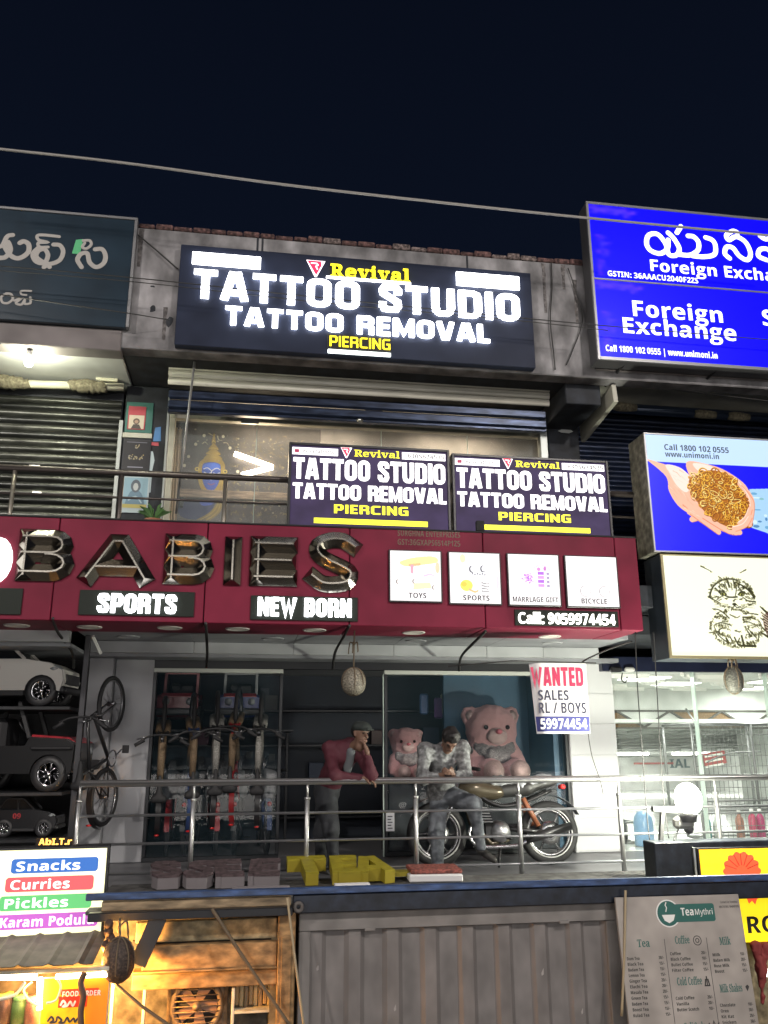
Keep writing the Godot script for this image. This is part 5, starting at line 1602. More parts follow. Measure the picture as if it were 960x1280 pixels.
func box_print(kind: int) -> Image:
	var im := Image.create(160, 160, false, Image.FORMAT_RGB8)
	im.fill(Color(1, 0.985, 0.99))
	if kind == 0:
		paint_poly(im, smooth([Vector2(30, 36), Vector2(80, 20), Vector2(140, 16), Vector2(150, 34), Vector2(100, 44), Vector2(50, 50)], 5, true), Color(1, 0.9, 0.6))
		paint_poly(im, [Vector2(58, 42), Vector2(96, 38), Vector2(96, 46), Vector2(58, 50)], Color(0.98, 0.72, 0.5))
		paint_poly(im, [Vector2(64, 44), Vector2(74, 44), Vector2(72, 74), Vector2(64, 70)], Color(0.9, 0.62, 0.7))
		paint_disc(im, Vector2(150, 52), 7, 18, Color(0.98, 0.8, 0.66))
		paint_stroke(im, [Vector2(106, 80), Vector2(125, 74), Vector2(138, 78)], 6, 4, Color(0.92, 0.74, 0.9))
		paint_poly(im, [Vector2(74, 104), Vector2(126, 100), Vector2(130, 118), Vector2(72, 124)], Color(1, 0.95, 0.72))
		for p in [[22, 100], [74, 98], [136, 116]]:
			paint_disc(im, Vector2(p[0], p[1]), 5, 7, Color(0.55, 0.52, 0.5))
			paint_disc(im, Vector2(p[0] + 2, p[1]), 3.5, 5, Color(1, 0.98, 0.98))
	elif kind == 1:
		paint_disc(im, Vector2(42, 18), 9, 14, Color(1, 0.9, 0.7))
		paint_disc(im, Vector2(90, 50), 30, 27, Color(0.97, 0.97, 0.99))
		for p in [[70, 52], [106, 50]]:
			paint_disc(im, Vector2(p[0], p[1]), 9, 11, Color(0.35, 0.36, 0.4))
			paint_disc(im, Vector2(p[0] + 3, p[1] - 1), 7, 9, Color(0.98, 0.98, 1))
		for k in 6:
			paint_disc(im, Vector2(72 + k * 8, 66 + (k % 2) * 3), 2, 3, Color(0.4, 0.4, 0.45))
		paint_disc(im, Vector2(52, 104), 20, 18, Color(1, 0.88, 0.35))
		paint_disc(im, Vector2(44, 100), 9, 8, Color(1, 0.78, 0.25))
		paint_stroke(im, [Vector2(60, 116), Vector2(78, 124), Vector2(88, 120)], 7, 5, Color(0.98, 0.72, 0.5))
		for k in 4:
			paint_stroke(im, [Vector2(100, 94 + k * 9), Vector2(116, 98 + k * 8), Vector2(126, 96 + k * 9)], 4, 2, Color(0.5, 0.5, 0.52))
		paint_disc(im, Vector2(152, 92), 5, 22, Color(0.93, 0.82, 0.98))
	elif kind == 2:
		for k in 60:
			paint_disc(im, Vector2(62 + rng.randfn(0, 9), 74 + rng.randfn(0, 8)), rng.randf_range(1.5, 4), 2.5, [Color(0.7, 0.4, 0.86), Color(0.86, 0.66, 0.95)][k % 2])
		for k in 4:
			im.fill_rect(Rect2i(92, 54 + k * 13, 20, 10), [Color(0.66, 0.36, 0.84), Color(0.8, 0.58, 0.92)][k % 2])
			im.fill_rect(Rect2i(120, 56 + k * 13, 9, 8), Color(0.62, 0.56, 0.72))
		paint_stroke(im, [Vector2(80, 44), Vector2(100, 32), Vector2(126, 40), Vector2(132, 52)], 4, 3, Color(0.96, 0.75, 0.86))
		paint_disc(im, Vector2(96, 46), 6, 6, Color(0.8, 0.5, 0.78))
		paint_disc(im, Vector2(116, 44), 5, 7, Color(0.75, 0.45, 0.75))
		paint_disc(im, Vector2(144, 48), 5, 8, Color(0.88, 0.88, 0.98))
		im.fill_rect(Rect2i(54, 110, 90, 2), Color(0.85, 0.83, 0.85))
	else:
		for p in [[56, 112], [116, 112]]:
			paint_disc(im, Vector2(p[0], p[1]), 17, 18, Color(0.62, 0.6, 0.62))
			paint_disc(im, Vector2(p[0] + 0.5, p[1]), 15, 16, Color(1, 0.99, 0.99))
		paint_stroke(im, [Vector2(56, 112), Vector2(76, 80), Vector2(106, 80), Vector2(86, 112), Vector2(56, 112)], 2, 2, Color(0.94, 0.94, 0.95), false)
		paint_stroke(im, [Vector2(76, 80), Vector2(70, 68)], 2, 2, Color(0.94, 0.94, 0.95), false)
		paint_disc(im, Vector2(70, 30), 4, 2, Color(0.85, 0.85, 0.86))
	return im


# ---------------------------------------------------------------- balcony: railing, gourds, banner
func gourd(label: String, at: Vector3, r: float, tall: float, m: Material, rope_to: Vector3, tail: bool) -> void:
	var g := thing("hanging_gourd", label, "gourd", at, "gourds hung up against the evil eye")
	var st := rounded()
	var n := 26
	var rings := 14
	var P := func(i: int, k: int) -> Vector3:
		var v := float(i) / rings
		var y := -cos(v * PI)
		var rr := sin(v * PI) ** 0.8 * (1.0 - 0.12 * y)
		var a := TAU * k / n
		rr *= 1.0 + 0.045 * cos(a * 9.0) * sin(v * PI)
		return Vector3(cos(a) * rr * r, y * tall, sin(a) * rr * r)
	for i in rings:
		for k in n:
			quad(st, P.call(i, k), P.call(i + 1, k), P.call(i + 1, k + 1), P.call(i, k + 1))
	put(g, "fruit", done(st), m, at)
	var rope := M("jute rope", L(0.16, 0.12, 0.08), 0.95, 0.0, "fine", Vector3.ONE * 20.0)
	for a in [0.0, PI / 2, PI * 0.25]:
		var loop := []
		for k in 25:
			var t := TAU * k / 24.0
			loop.append(at + Vector3(cos(a) * sin(t) * r * 1.03, -cos(t) * tall * 1.03, sin(a) * sin(t) * r * 1.03))
		tube(g, "rope_loop", rope, loop, 0.006, 6)
	tube(g, "rope", rope, [at + Vector3(0, tall, 0), rope_to], 0.008, 6)
	var knot := at.lerp(rope_to, 0.6) + Vector3(0, tall * 0.4, 0)
	for k in 5:
		var a := rng.randf() * TAU
		tube(g, "rope_tail", rope, smooth([knot, knot + Vector3(cos(a) * 0.05, 0.03, sin(a) * 0.04), knot + Vector3(cos(a) * 0.07, -0.05 - rng.randf() * 0.05, sin(a) * 0.05)], 4), 0.006, 5)
	if tail:
		for k in 4:
			var c := knot + Vector3(-0.1 + rng.randf() * 0.05, 0.02 - k * 0.05, 0.05)
			put(g, "dry_pod", ball(0.035, Vector3(1, 1.3, 0.8), 10), M("dry pod brown", L(0.07, 0.035, 0.025), 0.8, 0.0, "fine", Vector3.ONE * 9.0), c)

func balcony() -> void:
	var steel := M("stainless steel", L(0.62, 0.62, 0.62), 0.34, 0.85, "fine", Vector3.ONE * 2.0)
	var thin := M("stainless rail", L(0.45, 0.46, 0.48), 0.32, 0.85)
	var r := thing("balcony_railing", "stainless steel balcony railing with four rails along the shop front", "railing", Vector3(1.5, 2.9, 0))
	var ry := 3.857
	var rx0 := -1.615
	tube(r, "handrail", steel, [Vector3(rx0, ry, 0), Vector3(9.2, ry, 0)], 0.034, 12)
	for yy in [3.557, 3.296, 3.028]:
		tube(r, "rail", thin, [Vector3(rx0, yy, 0.005), Vector3(9.2, yy, 0.005)], 0.013, 8)
	for px in [rx0, -0.523, 0.606, 1.724, 2.826, 3.943, 5.06, 6.177]:
		var p := tube(r, "post", steel, [Vector3(px, 2.9, 0), Vector3(px, ry - 0.16, 0)], 0.025, 10)
		tube(r, "post_pin", steel, [Vector3(px, ry - 0.16, 0), Vector3(px, ry - 0.02, 0)], 0.014, 8)
		tube(r, "post_collar", steel, [Vector3(px, ry - 0.175, 0), Vector3(px, ry - 0.15, 0)], 0.031, 10)
	# gourds
	gourd("pale ribbed gourd hanging over the shop doorway", Vector3(1.083, 4.87, -0.1), 0.125, 0.145, M("pale gourd", L(0.42, 0.38, 0.3), 0.6, 0.0, "blotch", Vector3.ONE * 4.0, 0.4), Vector3(1.089, 5.42, -0.1), false)
	gourd("grey pointed gourd hanging under the cat light box", Vector3(5.274, 4.893, 0.25), 0.1, 0.15, M("grey gourd", L(0.2, 0.2, 0.17), 0.6, 0.0, "blotch", Vector3.ONE * 4.0, 0.4), Vector3(5.283, 5.121, 0.25), false)
	# hanging recruitment banner
	var b := thing("hiring_banner", "white cloth banner reading WANTED SALES hung under the ceiling", "banner", Vector3(3.279, 4.316, 0.12))
	var zb := 0.12
	var bx0 := 2.988
	var bx1 := 3.621
	var by0 := 4.324
	var by1 := 5.068
	var bend := func(u: float, v: float) -> float: return zb - 0.05 * maxf(0.0, 0.12 - u) / 0.12
	var sheet := func(u0: float, u1: float, v0: float, v1: float, dz: float) -> ArrayMesh:
		var st := rounded()
		for i in 14:
			for k in 10:
				var ps := []
				for q in [[0, 0], [0, 1], [1, 1], [1, 0]]:
					var u := lerpf(u0, u1, (i + q[0]) / 14.0)
					var v := lerpf(v0, v1, (k + q[1]) / 10.0)
					var x := lerpf(bx0 + 0.05 * (1.0 - v), bx1, u)
					ps.append(Vector3(x, lerpf(by0, by1, v), bend.call(u, v) + dz))
				quad(st, ps[0], ps[1], ps[2], ps[3])
		return done(st)
	put(b, "cloth", sheet.call(0.0, 1.0, 0.0, 1.0, 0.0), M("banner cloth", L(0.68, 0.67, 0.68), 0.7))
	put(b, "blue_band", sheet.call(0.01, 0.995, 0.03, 0.24, 0.002), M("banner blue", L(0.05, 0.055, 0.22), 0.7))
	var rd := M("banner red", L(0.45, 0.03, 0.09), 0.7)
	var nk := M("banner ink", L(0.03, 0.03, 0.06), 0.7)
	var hh := by1 - by0
	heavy_line(b, "WANTED", rd, bx0 + 0.0, bx1 - 0.04, by1 - hh * 0.33, hh * 0.27, zb + 0.001, 0.001, 0.2, 0.07)
	words(b, "SALES", nk, bx0 + 0.07, bx1 - 0.22, by1 - hh * 0.53, hh * 0.14, zb + 0.001, 0.001)
	words(b, "RL / BOYS", nk, bx0 + 0.07, bx1 - 0.03, by1 - hh * 0.715, hh * 0.15, zb + 0.001, 0.001)
	words(b, "59974454", M("banner white", L(0.8, 0.8, 0.8), 0.7), bx0 + 0.08, bx1 - 0.03, by0 + hh * 0.065, hh * 0.145, zb + 0.0025, 0.001)
	tube(b, "hanging_wire", M("black cable", L(0.02, 0.02, 0.02), 0.6), [Vector3(2.072, 5.021, 0.12), Vector3(2.783, 5.088, 0.12), Vector3(3.74, 5.073, 0.12)], 0.008, 6)
	tube(b, "tie_string", M("black cable", L(0.02, 0.02, 0.02), 0.6), smooth([Vector3(3.594, 4.341, 0.12), Vector3(3.629, 4.093, 0.1), Vector3(3.721, 3.845, 0.05), Vector3(3.746, 3.699, 0.05)]), 0.005, 5)

# ---------------------------------------------------------------- wheels, bicycles, toy cars
func wheel(parent: Node, at: Vector3, r: float, tyre_r: float, spokes: int, tyre_m: Material, rim_m: Material) -> Node3D:
	# in the xy plane, parts: tyre, rim, spokes joined in the rim, hub
	var w := Node3D.new()
	w.name = "wheel"
	parent.add_child(w, true)
	w.position = at
	var turn := Basis(Vector3.RIGHT, PI / 2)
	var t := MeshInstance3D.new()
	t.name = "tyre"; t.mesh = torus(r - tyre_r, tyre_r, 30, 10); t.material_override = tyre_m; t.basis = turn
	w.add_child(t)
	var q := MeshInstance3D.new()
	q.name = "rim"; q.mesh = torus(r - tyre_r * 2.0, tyre_r * 0.45, 30, 8); q.material_override = rim_m; q.basis = turn
	w.add_child(q)
	var st := rounded()
	for k in spokes:
		var a := TAU * k / spokes
		var side := 0.03 if k % 2 else -0.03
		tube_into(st, [Vector3(0.02 * cos(a + 0.6), 0.02 * sin(a + 0.6), side), Vector3(cos(a), sin(a), 0) * (r - tyre_r * 2.0)], [0.0025 if spokes > 10 else 0.012], 5)
	var s := MeshInstance3D.new()
	s.name = "spoke_set"; s.mesh = done(st); s.material_override = rim_m
	w.add_child(s)
	var h := MeshInstance3D.new()
	h.name = "hub"; h.mesh = lathe([Vector2(0.001, -0.045), Vector2(0.03, -0.045), Vector2(0.022, 0.0), Vector2(0.03, 0.045), Vector2(0.001, 0.045)], 12); h.material_override = rim_m; h.basis = turn
	w.add_child(h)
	return w

func bicycle(label: String, group: String, frame_m: Material, sleeve: Material, bagged: bool) -> Node3D:
	var b := thing("bicycle", label, "bicycle", Vector3.ZERO, group)
	var black := M("bike rubber", L(0.015, 0.015, 0.017), 0.7)
	var rim := M("bike rim", L(0.3, 0.3, 0.32), 0.3, 0.9)
	wheel(b, Vector3(-0.5, 0.32, 0), 0.32, 0.026, 20, black, rim)
	wheel(b, Vector3(0.53, 0.32, 0), 0.32, 0.026, 20, black, rim)
	var st := rounded()
	var bb := Vector3(-0.08, 0.29, 0)
	var seat := Vector3(-0.22, 0.76, 0)
	var head := Vector3(0.33, 0.84, 0)
	var head2 := Vector3(0.37, 0.7, 0)
	for s in [[bb, seat, 0.018], [bb, head2, 0.022], [seat.lerp(bb, 0.1), head, 0.019], [head, head2, 0.024]]:
		tube_into(st, [s[0], s[1]], [s[2]], 8)
	for z in [-0.05, 0.05]:
		tube_into(st, [bb, Vector3(-0.5, 0.32, z)], [0.011], 6)
		tube_into(st, [seat.lerp(bb, 0.1), Vector3(-0.5, 0.32, z)], [0.009], 6)
	put(b, "frame", done(st), frame_m)
	st = rounded()
	for z in [-0.055, 0.055]:
		tube_into(st, [head2 + Vector3(0.01, -0.03, z), Vector3(0.53, 0.32, z)], [0.014, 0.01], 7)
	tube_into(st, [head2 + Vector3(0.01, -0.03, -0.06), head2 + Vector3(0.01, -0.03, 0.06)], [0.018], 7)
	put(b, "fork", done(st), frame_m)
	var stem := head + Vector3(-0.02, 0.1, 0)
	tube(b, "stem", rim, [head, stem], 0.016, 8)
	tube(b, "handlebar", black, smooth([stem + Vector3(-0.06, 0.05, -0.3), stem + Vector3(0.03, 0.05, -0.16), stem + Vector3(0.05, 0.0, 0), stem + Vector3(0.03, 0.05, 0.16), stem + Vector3(-0.06, 0.05, 0.3)], 4), 0.012, 8)
	for z in [-1, 1]:
		tube(b, "grip", black, [stem + Vector3(-0.07, 0.05, z * 0.31), stem + Vector3(-0.01, 0.05, z * 0.2)], 0.02, 8)
		tube(b, "brake_lever", rim, [stem + Vector3(0.02, 0.03, z * 0.2), stem + Vector3(-0.0, -0.02, z * 0.29)], 0.007, 6)
	tube(b, "seat_post", rim, [seat, seat + Vector3(-0.03, 0.12, 0)], 0.013, 8)
	var sd := blob([[seat + Vector3(-0.14, 0.15, -0.05), seat + Vector3(-0.14, 0.15, 0.05), 0.045, 0.045], [seat + Vector3(-0.12, 0.15, 0), seat + Vector3(0.11, 0.15, 0), 0.045, 0.022]], 0.02, 0.03)
	put(b, "saddle", sd, black)
	put(b, "chainring", torus(0.09, 0.008, 20, 6), rim, bb + Vector3(0, 0, 0.05)).basis = Basis(Vector3.RIGHT, PI / 2)
	for z in [-1, 1]:
		tube(b, "crank", rim, [bb + Vector3(0, 0, z * 0.06), bb + Vector3(0.1 * z, -0.13 * z, z * 0.09)], 0.009, 6)
		put(b, "pedal", box_mesh(Vector3(0.09, 0.02, 0.08), 0.005), black, bb + Vector3(0.1 * z, -0.13 * z, z * 0.14))
	var gs := rounded()
	for k in 12:
		var a0 := PI * (0.25 + 0.75 * k / 12.0)
		var a1 := PI * (0.25 + 0.75 * (k + 1) / 12.0)
		var p0 := Vector3(cos(a0), sin(a0), 0) * 0.35
		var p1 := Vector3(cos(a1), sin(a1), 0) * 0.35
		var z := Vector3(0, 0, 0.03)
		quad(gs, p0 - z, p0 + z, p1 + z, p1 - z)
	put(b, "mudguard", done(gs), frame_m, Vector3(-0.5, 0.32, 0))
	put(b, "reflector", ball(0.03, Vector3(0.4, 1, 1), 10), M("red reflector", L(0.5, 0.02, 0.02), 0.15), Vector3(-0.78, 0.62, 0))
	if sleeve:
		tube(b, "packing_sleeve", sleeve, [bb.lerp(head2, 0.12), bb.lerp(head2, 0.5), bb.lerp(head2, 0.95)], [0.045, 0.05, 0.045], 10)
		tube(b, "packing_sleeve", sleeve, [seat.lerp(head, 0.12), seat.lerp(head, 0.5), seat.lerp(head, 0.9)], [0.036, 0.042, 0.036], 10)
		tube(b, "packing_sleeve", sleeve, [Vector3(0.4, 0.62, 0.05), Vector3(0.52, 0.36, 0.05)], 0.04, 8)
		tube(b, "packing_sleeve", sleeve, [Vector3(0.4, 0.62, -0.05), Vector3(0.52, 0.36, -0.05)], 0.04, 8)
	if bagged:
		var sb := blob([[seat + Vector3(-0.18, 0.14, 0), Vector3(0.12, 0.13, 0.14)], [seat + Vector3(0.02, 0.13, 0), Vector3(0.15, 0.1, 0.1)], [seat + Vector3(-0.12, 0.02, 0.05), Vector3(0.1, 0.12, 0.09)], [seat + Vector3(-0.15, 0.0, -0.08), Vector3(0.09, 0.12, 0.07)]], 0.03, 0.04, 0.02)
		put(b, "plastic_cover", sb, M("cloudy plastic film", L(0.16, 0.165, 0.175), 0.32))
	return b

func toy_car(label: String, body_m: Material, jeep: bool, frame_m: Material = null) -> Node3D:
	# a child's ride-on car, nose towards +x, 1.15 m long
	var c := thing("toy_car", label, "toy car", Vector3.ZERO, "ride-on toy cars")
	var blk := M("toy black plastic", L(0.02, 0.02, 0.022), 0.45)
	var wsf: Material = frame_m if frame_m else blk
	var gls := M("toy dark window", L(0.015, 0.017, 0.02), 0.08)
	var chrome := M("toy chrome", L(0.6, 0.6, 0.62), 0.15, 1.0)
	var cut := func(cx: float, rr: float) -> Array:
		var o := []
		for k in 9:
			var a := PI - PI * k / 8.0
			o.append(Vector2(cx + cos(a) * rr, 0.16 + sin(a) * rr))
		return o
	var prof: Array
	if jeep:
		prof = [Vector2(-0.56, 0.18)] + cut.call(-0.34, 0.17) + cut.call(0.36, 0.17) + [Vector2(0.57, 0.18), Vector2(0.58, 0.42), Vector2(0.5, 0.46), Vector2(0.16, 0.48), Vector2(0.12, 0.4), Vector2(-0.28, 0.4), Vector2(-0.32, 0.5), Vector2(-0.56, 0.5)]
	else:
		prof = [Vector2(-0.56, 0.16)] + cut.call(-0.34, 0.155) + cut.call(0.36, 0.155) + [Vector2(0.55, 0.15), Vector2(0.58, 0.26), Vector2(0.56, 0.36), Vector2(0.42, 0.43), Vector2(0.16, 0.47), Vector2(-0.5, 0.47), Vector2(-0.57, 0.38)]
	for a in [[0.48, -0.24], [0.06, -0.27], [0.06, 0.21]]:
		var m := prism(PackedVector2Array(prof), a[0])
		var o := put(c, "body" if a[0] > 0.1 else "fender", m, body_m, Vector3(0, 0, a[1]))
		if a[0] < 0.1:
			o.scale = Vector3(0.985, 0.985, 1)
	if not jeep:
		put(c, "cabin_glass", prism(PackedVector2Array([Vector2(-0.46, 0.471), Vector2(0.14, 0.471), Vector2(-0.05, 0.64), Vector2(-0.36, 0.64)]), 0.4), gls, Vector3(0, 0, -0.2))
		put(c, "roof", prism(PackedVector2Array([Vector2(-0.38, 0.641), Vector2(-0.04, 0.641), Vector2(-0.08, 0.67), Vector2(-0.34, 0.67)]), 0.42), body_m, Vector3(0, 0, -0.21))
		for z in [-0.215, 0.205]:
			for s in [[Vector3(0.15, 0.47, z), Vector3(-0.05, 0.65, z)], [Vector3(-0.14, 0.47, z), Vector3(-0.16, 0.65, z)], [Vector3(-0.48, 0.47, z), Vector3(-0.36, 0.65, z)]]:
				bar(c, "window_pillar", body_m, s[0], s[1], 0.03, 0.02)
		put(c, "headlight", ball(0.06, Vector3(1.3, 0.6, 0.4), 12), M("toy lens", L(0.3, 0.32, 0.33), 0.1), Vector3(0.47, 0.37, 0.25))
		put(c, "grille", box_mesh(Vector3(0.03, 0.1, 0.4), 0.006), blk, Vector3(0.575, 0.27, 0))
		box(c, "bumper", blk, 0.52, 0.6, 0.13, 0.2, -0.26, 0.26, 0.02)
		words(c, "09", M("toy decal red", L(0.3, 0.02, 0.03), 0.4), -0.2, -0.06, 0.32, 0.09, 0.272, 0.002)
		box(c, "side_skirt", blk, -0.2, 0.2, 0.1, 0.16, -0.27, 0.275, 0.01)
	else:
		for z in [-0.22, 0.22]:
			bar(c, "windscreen_frame", wsf, Vector3(0.14, 0.47, z), Vector3(0.02, 0.78, z), 0.035, 0.035)
			bar(c, "roll_bar", blk, Vector3(-0.3, 0.5, z), Vector3(-0.28, 0.82, z), 0.035, 0.035)
			put(c, "headlight", ball(0.05, Vector3(0.6, 1, 1), 12), M("toy lens", L(0.3, 0.32, 0.33), 0.1), Vector3(0.575, 0.36, z * 0.7))
		bar(c, "windscreen_frame", wsf, Vector3(0.02, 0.78, -0.23), Vector3(0.02, 0.78, 0.23), 0.035, 0.035)
		bar(c, "roll_bar", blk, Vector3(-0.28, 0.82, -0.23), Vector3(-0.28, 0.82, 0.23), 0.035, 0.035)
		put(c, "hood", prism(PackedVector2Array([Vector2(0.14, 0.4), Vector2(0.16, 0.5), Vector2(0.5, 0.475), Vector2(0.575, 0.43), Vector2(0.57, 0.38)]), 0.44), M("toy hood red", L(0.3, 0.02, 0.03), 0.25), Vector3(0, 0, -0.22))
		put(c, "seat", box_mesh(Vector3(0.22, 0.3, 0.36), 0.04), blk, Vector3(-0.22, 0.5, 0))
		put(c, "steering_wheel", torus(0.07, 0.01, 16, 6), blk, Vector3(0.02, 0.58, 0.08)).rotation = Vector3(0, 0, -1.0)
		box(c, "bumper", blk, 0.56, 0.66, 0.18, 0.27, -0.28, 0.28, 0.02)
		for z in [-0.3, 0.22]:
			box(c, "mudguard", blk, 0.18, 0.56, 0.36, 0.4, z, z + 0.08, 0.015)
	for x in [-0.34, 0.36]:
		for z in [-0.24, 0.24]:
			var w := wheel(c, Vector3(x, 0.155, z), 0.155 if not jeep else 0.165, 0.03, 9, blk, chrome)
			var tread := MeshInstance3D.new()
			tread.name = "tread"
			tread.mesh = lathe([Vector2(0.1, -0.055), Vector2(0.15, -0.055), Vector2(0.156, 0.0), Vector2(0.15, 0.055), Vector2(0.1, 0.045)], 20)
			tread.material_override = blk
			tread.basis = Basis(Vector3.RIGHT, PI / 2)
			w.add_child(tread)
	return c

func shop_windows() -> void:
	# ---- glazing of the toy shop
	var g := thing("toy_shop_window", "dark framed glass window and open doorway of the toy shop", "window", Vector3(1.4, 2.9, -1.95))
	var fr := M("black window frame", L(0.02, 0.022, 0.026), 0.4, 0.3)
	var pale := M("pale window head", L(0.5, 0.52, 0.48), 0.5)
	var pane := glass("toy shop glass", Color(0.35, 0.45, 0.5), 0.04)
	var xa := -1.2
	var xb := 0.399
	var xc := 1.697
	var xd := 4.13
	var hy := 5.1
	for s in [[xa, xb], [xc, xd]]:
		box(g, "head_rail", pale, s[0], s[1], hy, hy + 0.05, -2.0, -1.9, 0.004)
		box(g, "sill_rail", fr, s[0], s[1], 2.9, 2.95, -2.0, -1.9, 0.004)
		box(g, "jamb", fr, s[0], s[0] + 0.04, 2.951, hy - 0.001, -2.0, -1.9, 0.004)
		box(g, "jamb", fr, s[1] - 0.04, s[1], 2.951, hy - 0.001, -2.0, -1.9, 0.004)
		box(g, "pane", pane, s[0] + 0.04, s[1] - 0.04, 2.95, hy, -1.954, -1.946, 0.0)
	box(g, "transom", fr, xa, xd, hy + 0.051, 5.249, -2.02, -1.92, 0.004)
	box(g, "door_edge", M("polished glass edge", L(0.5, 0.6, 0.55), 0.2), xc - 0.02, xc - 0.008, 2.9, hy, -1.95, -1.9, 0.001)
	# ---- hung bicycle on the white wall, then a row in the window
	var black := M("black bike paint", L(0.02, 0.02, 0.022), 0.3)
	var red := M("red bike paint", L(0.3, 0.02, 0.025), 0.3)
	var blue := M("blue bike paint", L(0.03, 0.06, 0.16), 0.3)
	var foam := M("grey foam sleeve", L(0.5, 0.49, 0.45), 0.8, 0.0, "blotch", Vector3.ONE * 6.0)
	var card := M("cardboard sleeve", L(0.32, 0.22, 0.13), 0.8, 0.0, "blotch", Vector3.ONE * 6.0)
	var grp := "bicycles packed in the toy shop window"
	var wall_bike := bicycle("black bicycle hung upright on the white wall beside the window", grp, black, null, false)
	wall_bike.position = Vector3(-1.501, 4.16, -1.7)
	wall_bike.basis = Basis(Vector3.UP, deg_to_rad(72)) * Basis(Vector3.BACK, PI / 2)
	var k := 0
	for a in [[268, black, foam, 4.05], [300, red, card, 4.08], [236, blue, card, 4.02], [327, black, foam, 4.05], [203, black, card, 3.98]]:
		var b := bicycle(["dark bicycle with grey foam sleeves hung upright near the middle of the window", "red bicycle with cardboard sleeves hung upright in the window", "blue bicycle with cardboard sleeves hung upright in the window", "dark bicycle with grey foam sleeves hung upright beside the open doorway", "dark bicycle with cardboard sleeves hung upright beside the white wall"][k], grp, a[1], a[2], false)
		b.position = Vector3([-0.438, -0.114, -0.76, 0.162, -1.089][k], a[3], -2.45 - 0.05 * (k % 2))
		b.basis = Basis(Vector3.UP, deg_to_rad(90 + [4, -6, 8, -3, 5][k])) * Basis(Vector3.BACK, PI / 2)
		k += 1
	k = 0
	for a in [["bicycle with red frame parked rear outwards nearest the white wall", red, -0.983], ["black bicycle with bagged saddle parked second from the white wall", black, -0.697], ["red framed bicycle with bagged saddle in the middle of the parked row", red, -0.417], ["black bicycle with bagged saddle parked second from the doorway", black, -0.117], ["blue bicycle with bagged saddle parked nearest the doorway", blue, 0.226]]:
		var b := bicycle(a[0], grp, a[1], null, true)
		b.position = Vector3(a[2], 2.9, -2.85)
		b.rotation = Vector3(0, deg_to_rad(90 + [3, -4, 5, -2, 4][k]), 0)
		k += 1
	# ---- ride-on cars on a high shelf at the back of the window
	var sh := thing("rear_shelf", "dark shelf behind the hung bicycles", "shelf", Vector3(-0.4, 4.4, -3.4))
	box(sh, "shelf_board", fr, -1.8, 0.6, 4.4, 4.43, -3.8, -3.0, 0.004)
	for x in [-1.75, 0.55]:
		box(sh, "upright", fr, x - 0.02, x + 0.02, 2.9, 4.4, -3.75, -3.7, 0.004)
	var cr := toy_car("red ride-on toy jeep on the shelf behind the bicycles", M("toy red", L(0.14, 0.012, 0.02), 0.25), true, M("toy pink frame", L(0.42, 0.2, 0.22), 0.4))
	cr.position = Vector3(-0.966, 4.431, -3.4)
	cr.rotation = Vector3(0, -PI / 2, 0)
	var cb := toy_car("blue ride-on toy jeep on the shelf behind the bicycles", M("toy blue", L(0.015, 0.03, 0.13), 0.25), true, M("toy pale frame", L(0.4, 0.42, 0.44), 0.4))
	cb.position = Vector3(-0.143, 4.431, -3.4)
	cb.rotation = Vector3(0, -PI / 2, 0)
	# ---- pale windscreens wrapped over them
	# ---- left bay with large toy cars
	var bay := thing("display_bay", "dark display bay with shelves of toy cars at the end of the balcony", "shelf unit", Vector3(-3, 2.9, -1.6))
	var dk := M("dark display board", L(0.016, 0.018, 0.024), 0.6, 0.0, "grime", Vector3.ONE)
	box(bay, "back_board", dk, -6.5, -1.96, 2.9, 5.4, -2.3, -2.2, 0.0)
	for y in [4.64, 3.74, 3.269]:
		box(bay, "shelf_board", dk, -6.5, -1.97, y - 0.04, y, -2.2, -0.95, 0.006)
	box(bay, "post", M("dark steel", L(0.05, 0.05, 0.055), 0.5, 0.7), -1.838 - 0.03, -1.838 + 0.03, 2.9, 5.42, -0.95, -0.9, 0.004)
	box(bay, "bay_ceiling", M("pale ceiling band", L(0.5, 0.52, 0.54), 0.55), -6.5, -1.96, 5.3, 5.42, -0.62, -0.5, 0.004)
	box(bay, "bay_ceiling", M("grey ceiling panel", L(0.3, 0.31, 0.335), 0.5), -6.5, -1.96, 5.26, 5.3, -2.2, -0.62, 0.004)
	bar(bay, "white_strut", M("white plastic", L(0.6, 0.6, 0.58), 0.4), Vector3(-1.697, 5.351, -0.4), Vector3(-1.633, 5.186, -0.6), 0.03, 0.03)
	var wc := toy_car("white ride-on toy car on the top shelf of the dark bay", M("toy white", L(0.62, 0.6, 0.56), 0.25), false)
	wc.scale = Vector3.ONE * 1.12
	wc.position = Vector3(-2.677, 4.64, -1.35)
	wc.rotation = Vector3(0, -0.12, 0)
	var jc := toy_car("red and black toy jeep with chrome wheels on the middle shelf", M("toy jeep black", L(0.008, 0.008, 0.009), 0.3), true)
	jc.scale = Vector3.ONE * 1.2
	jc.position = Vector3(-2.515, 3.74, -1.35)
	jc.rotation = Vector3(0, -0.15, 0)
	var bc := toy_car("small black toy car on the lowest shelf of the dark bay", M("toy car black", L(0.01, 0.01, 0.012), 0.2), false)
	bc.scale = Vector3.ONE * 0.6
	bc.position = Vector3(-2.362, 3.269, -1.3)
	bc.rotation = Vector3(0, -0.1, 0)
	# tiny amber letters standing behind the snack sign
	var am := thing("amber_led_sign", "small amber glowing letters behind the snack sign", "sign", Vector3(-1.907, 3.253, -0.5))
	letters(am, "AbI.T.r", glow("amber light", L(1.0, 0.5, 0.1), 2.2), -2.064, -1.738, 3.253, 0.06, -0.5, 0.01, sans)
	box(am, "led_backing", M("black gap", L(0.01, 0.01, 0.012), 0.8), -2.095, -1.707, 3.238, 3.321, -0.52, -0.502, 0.003)
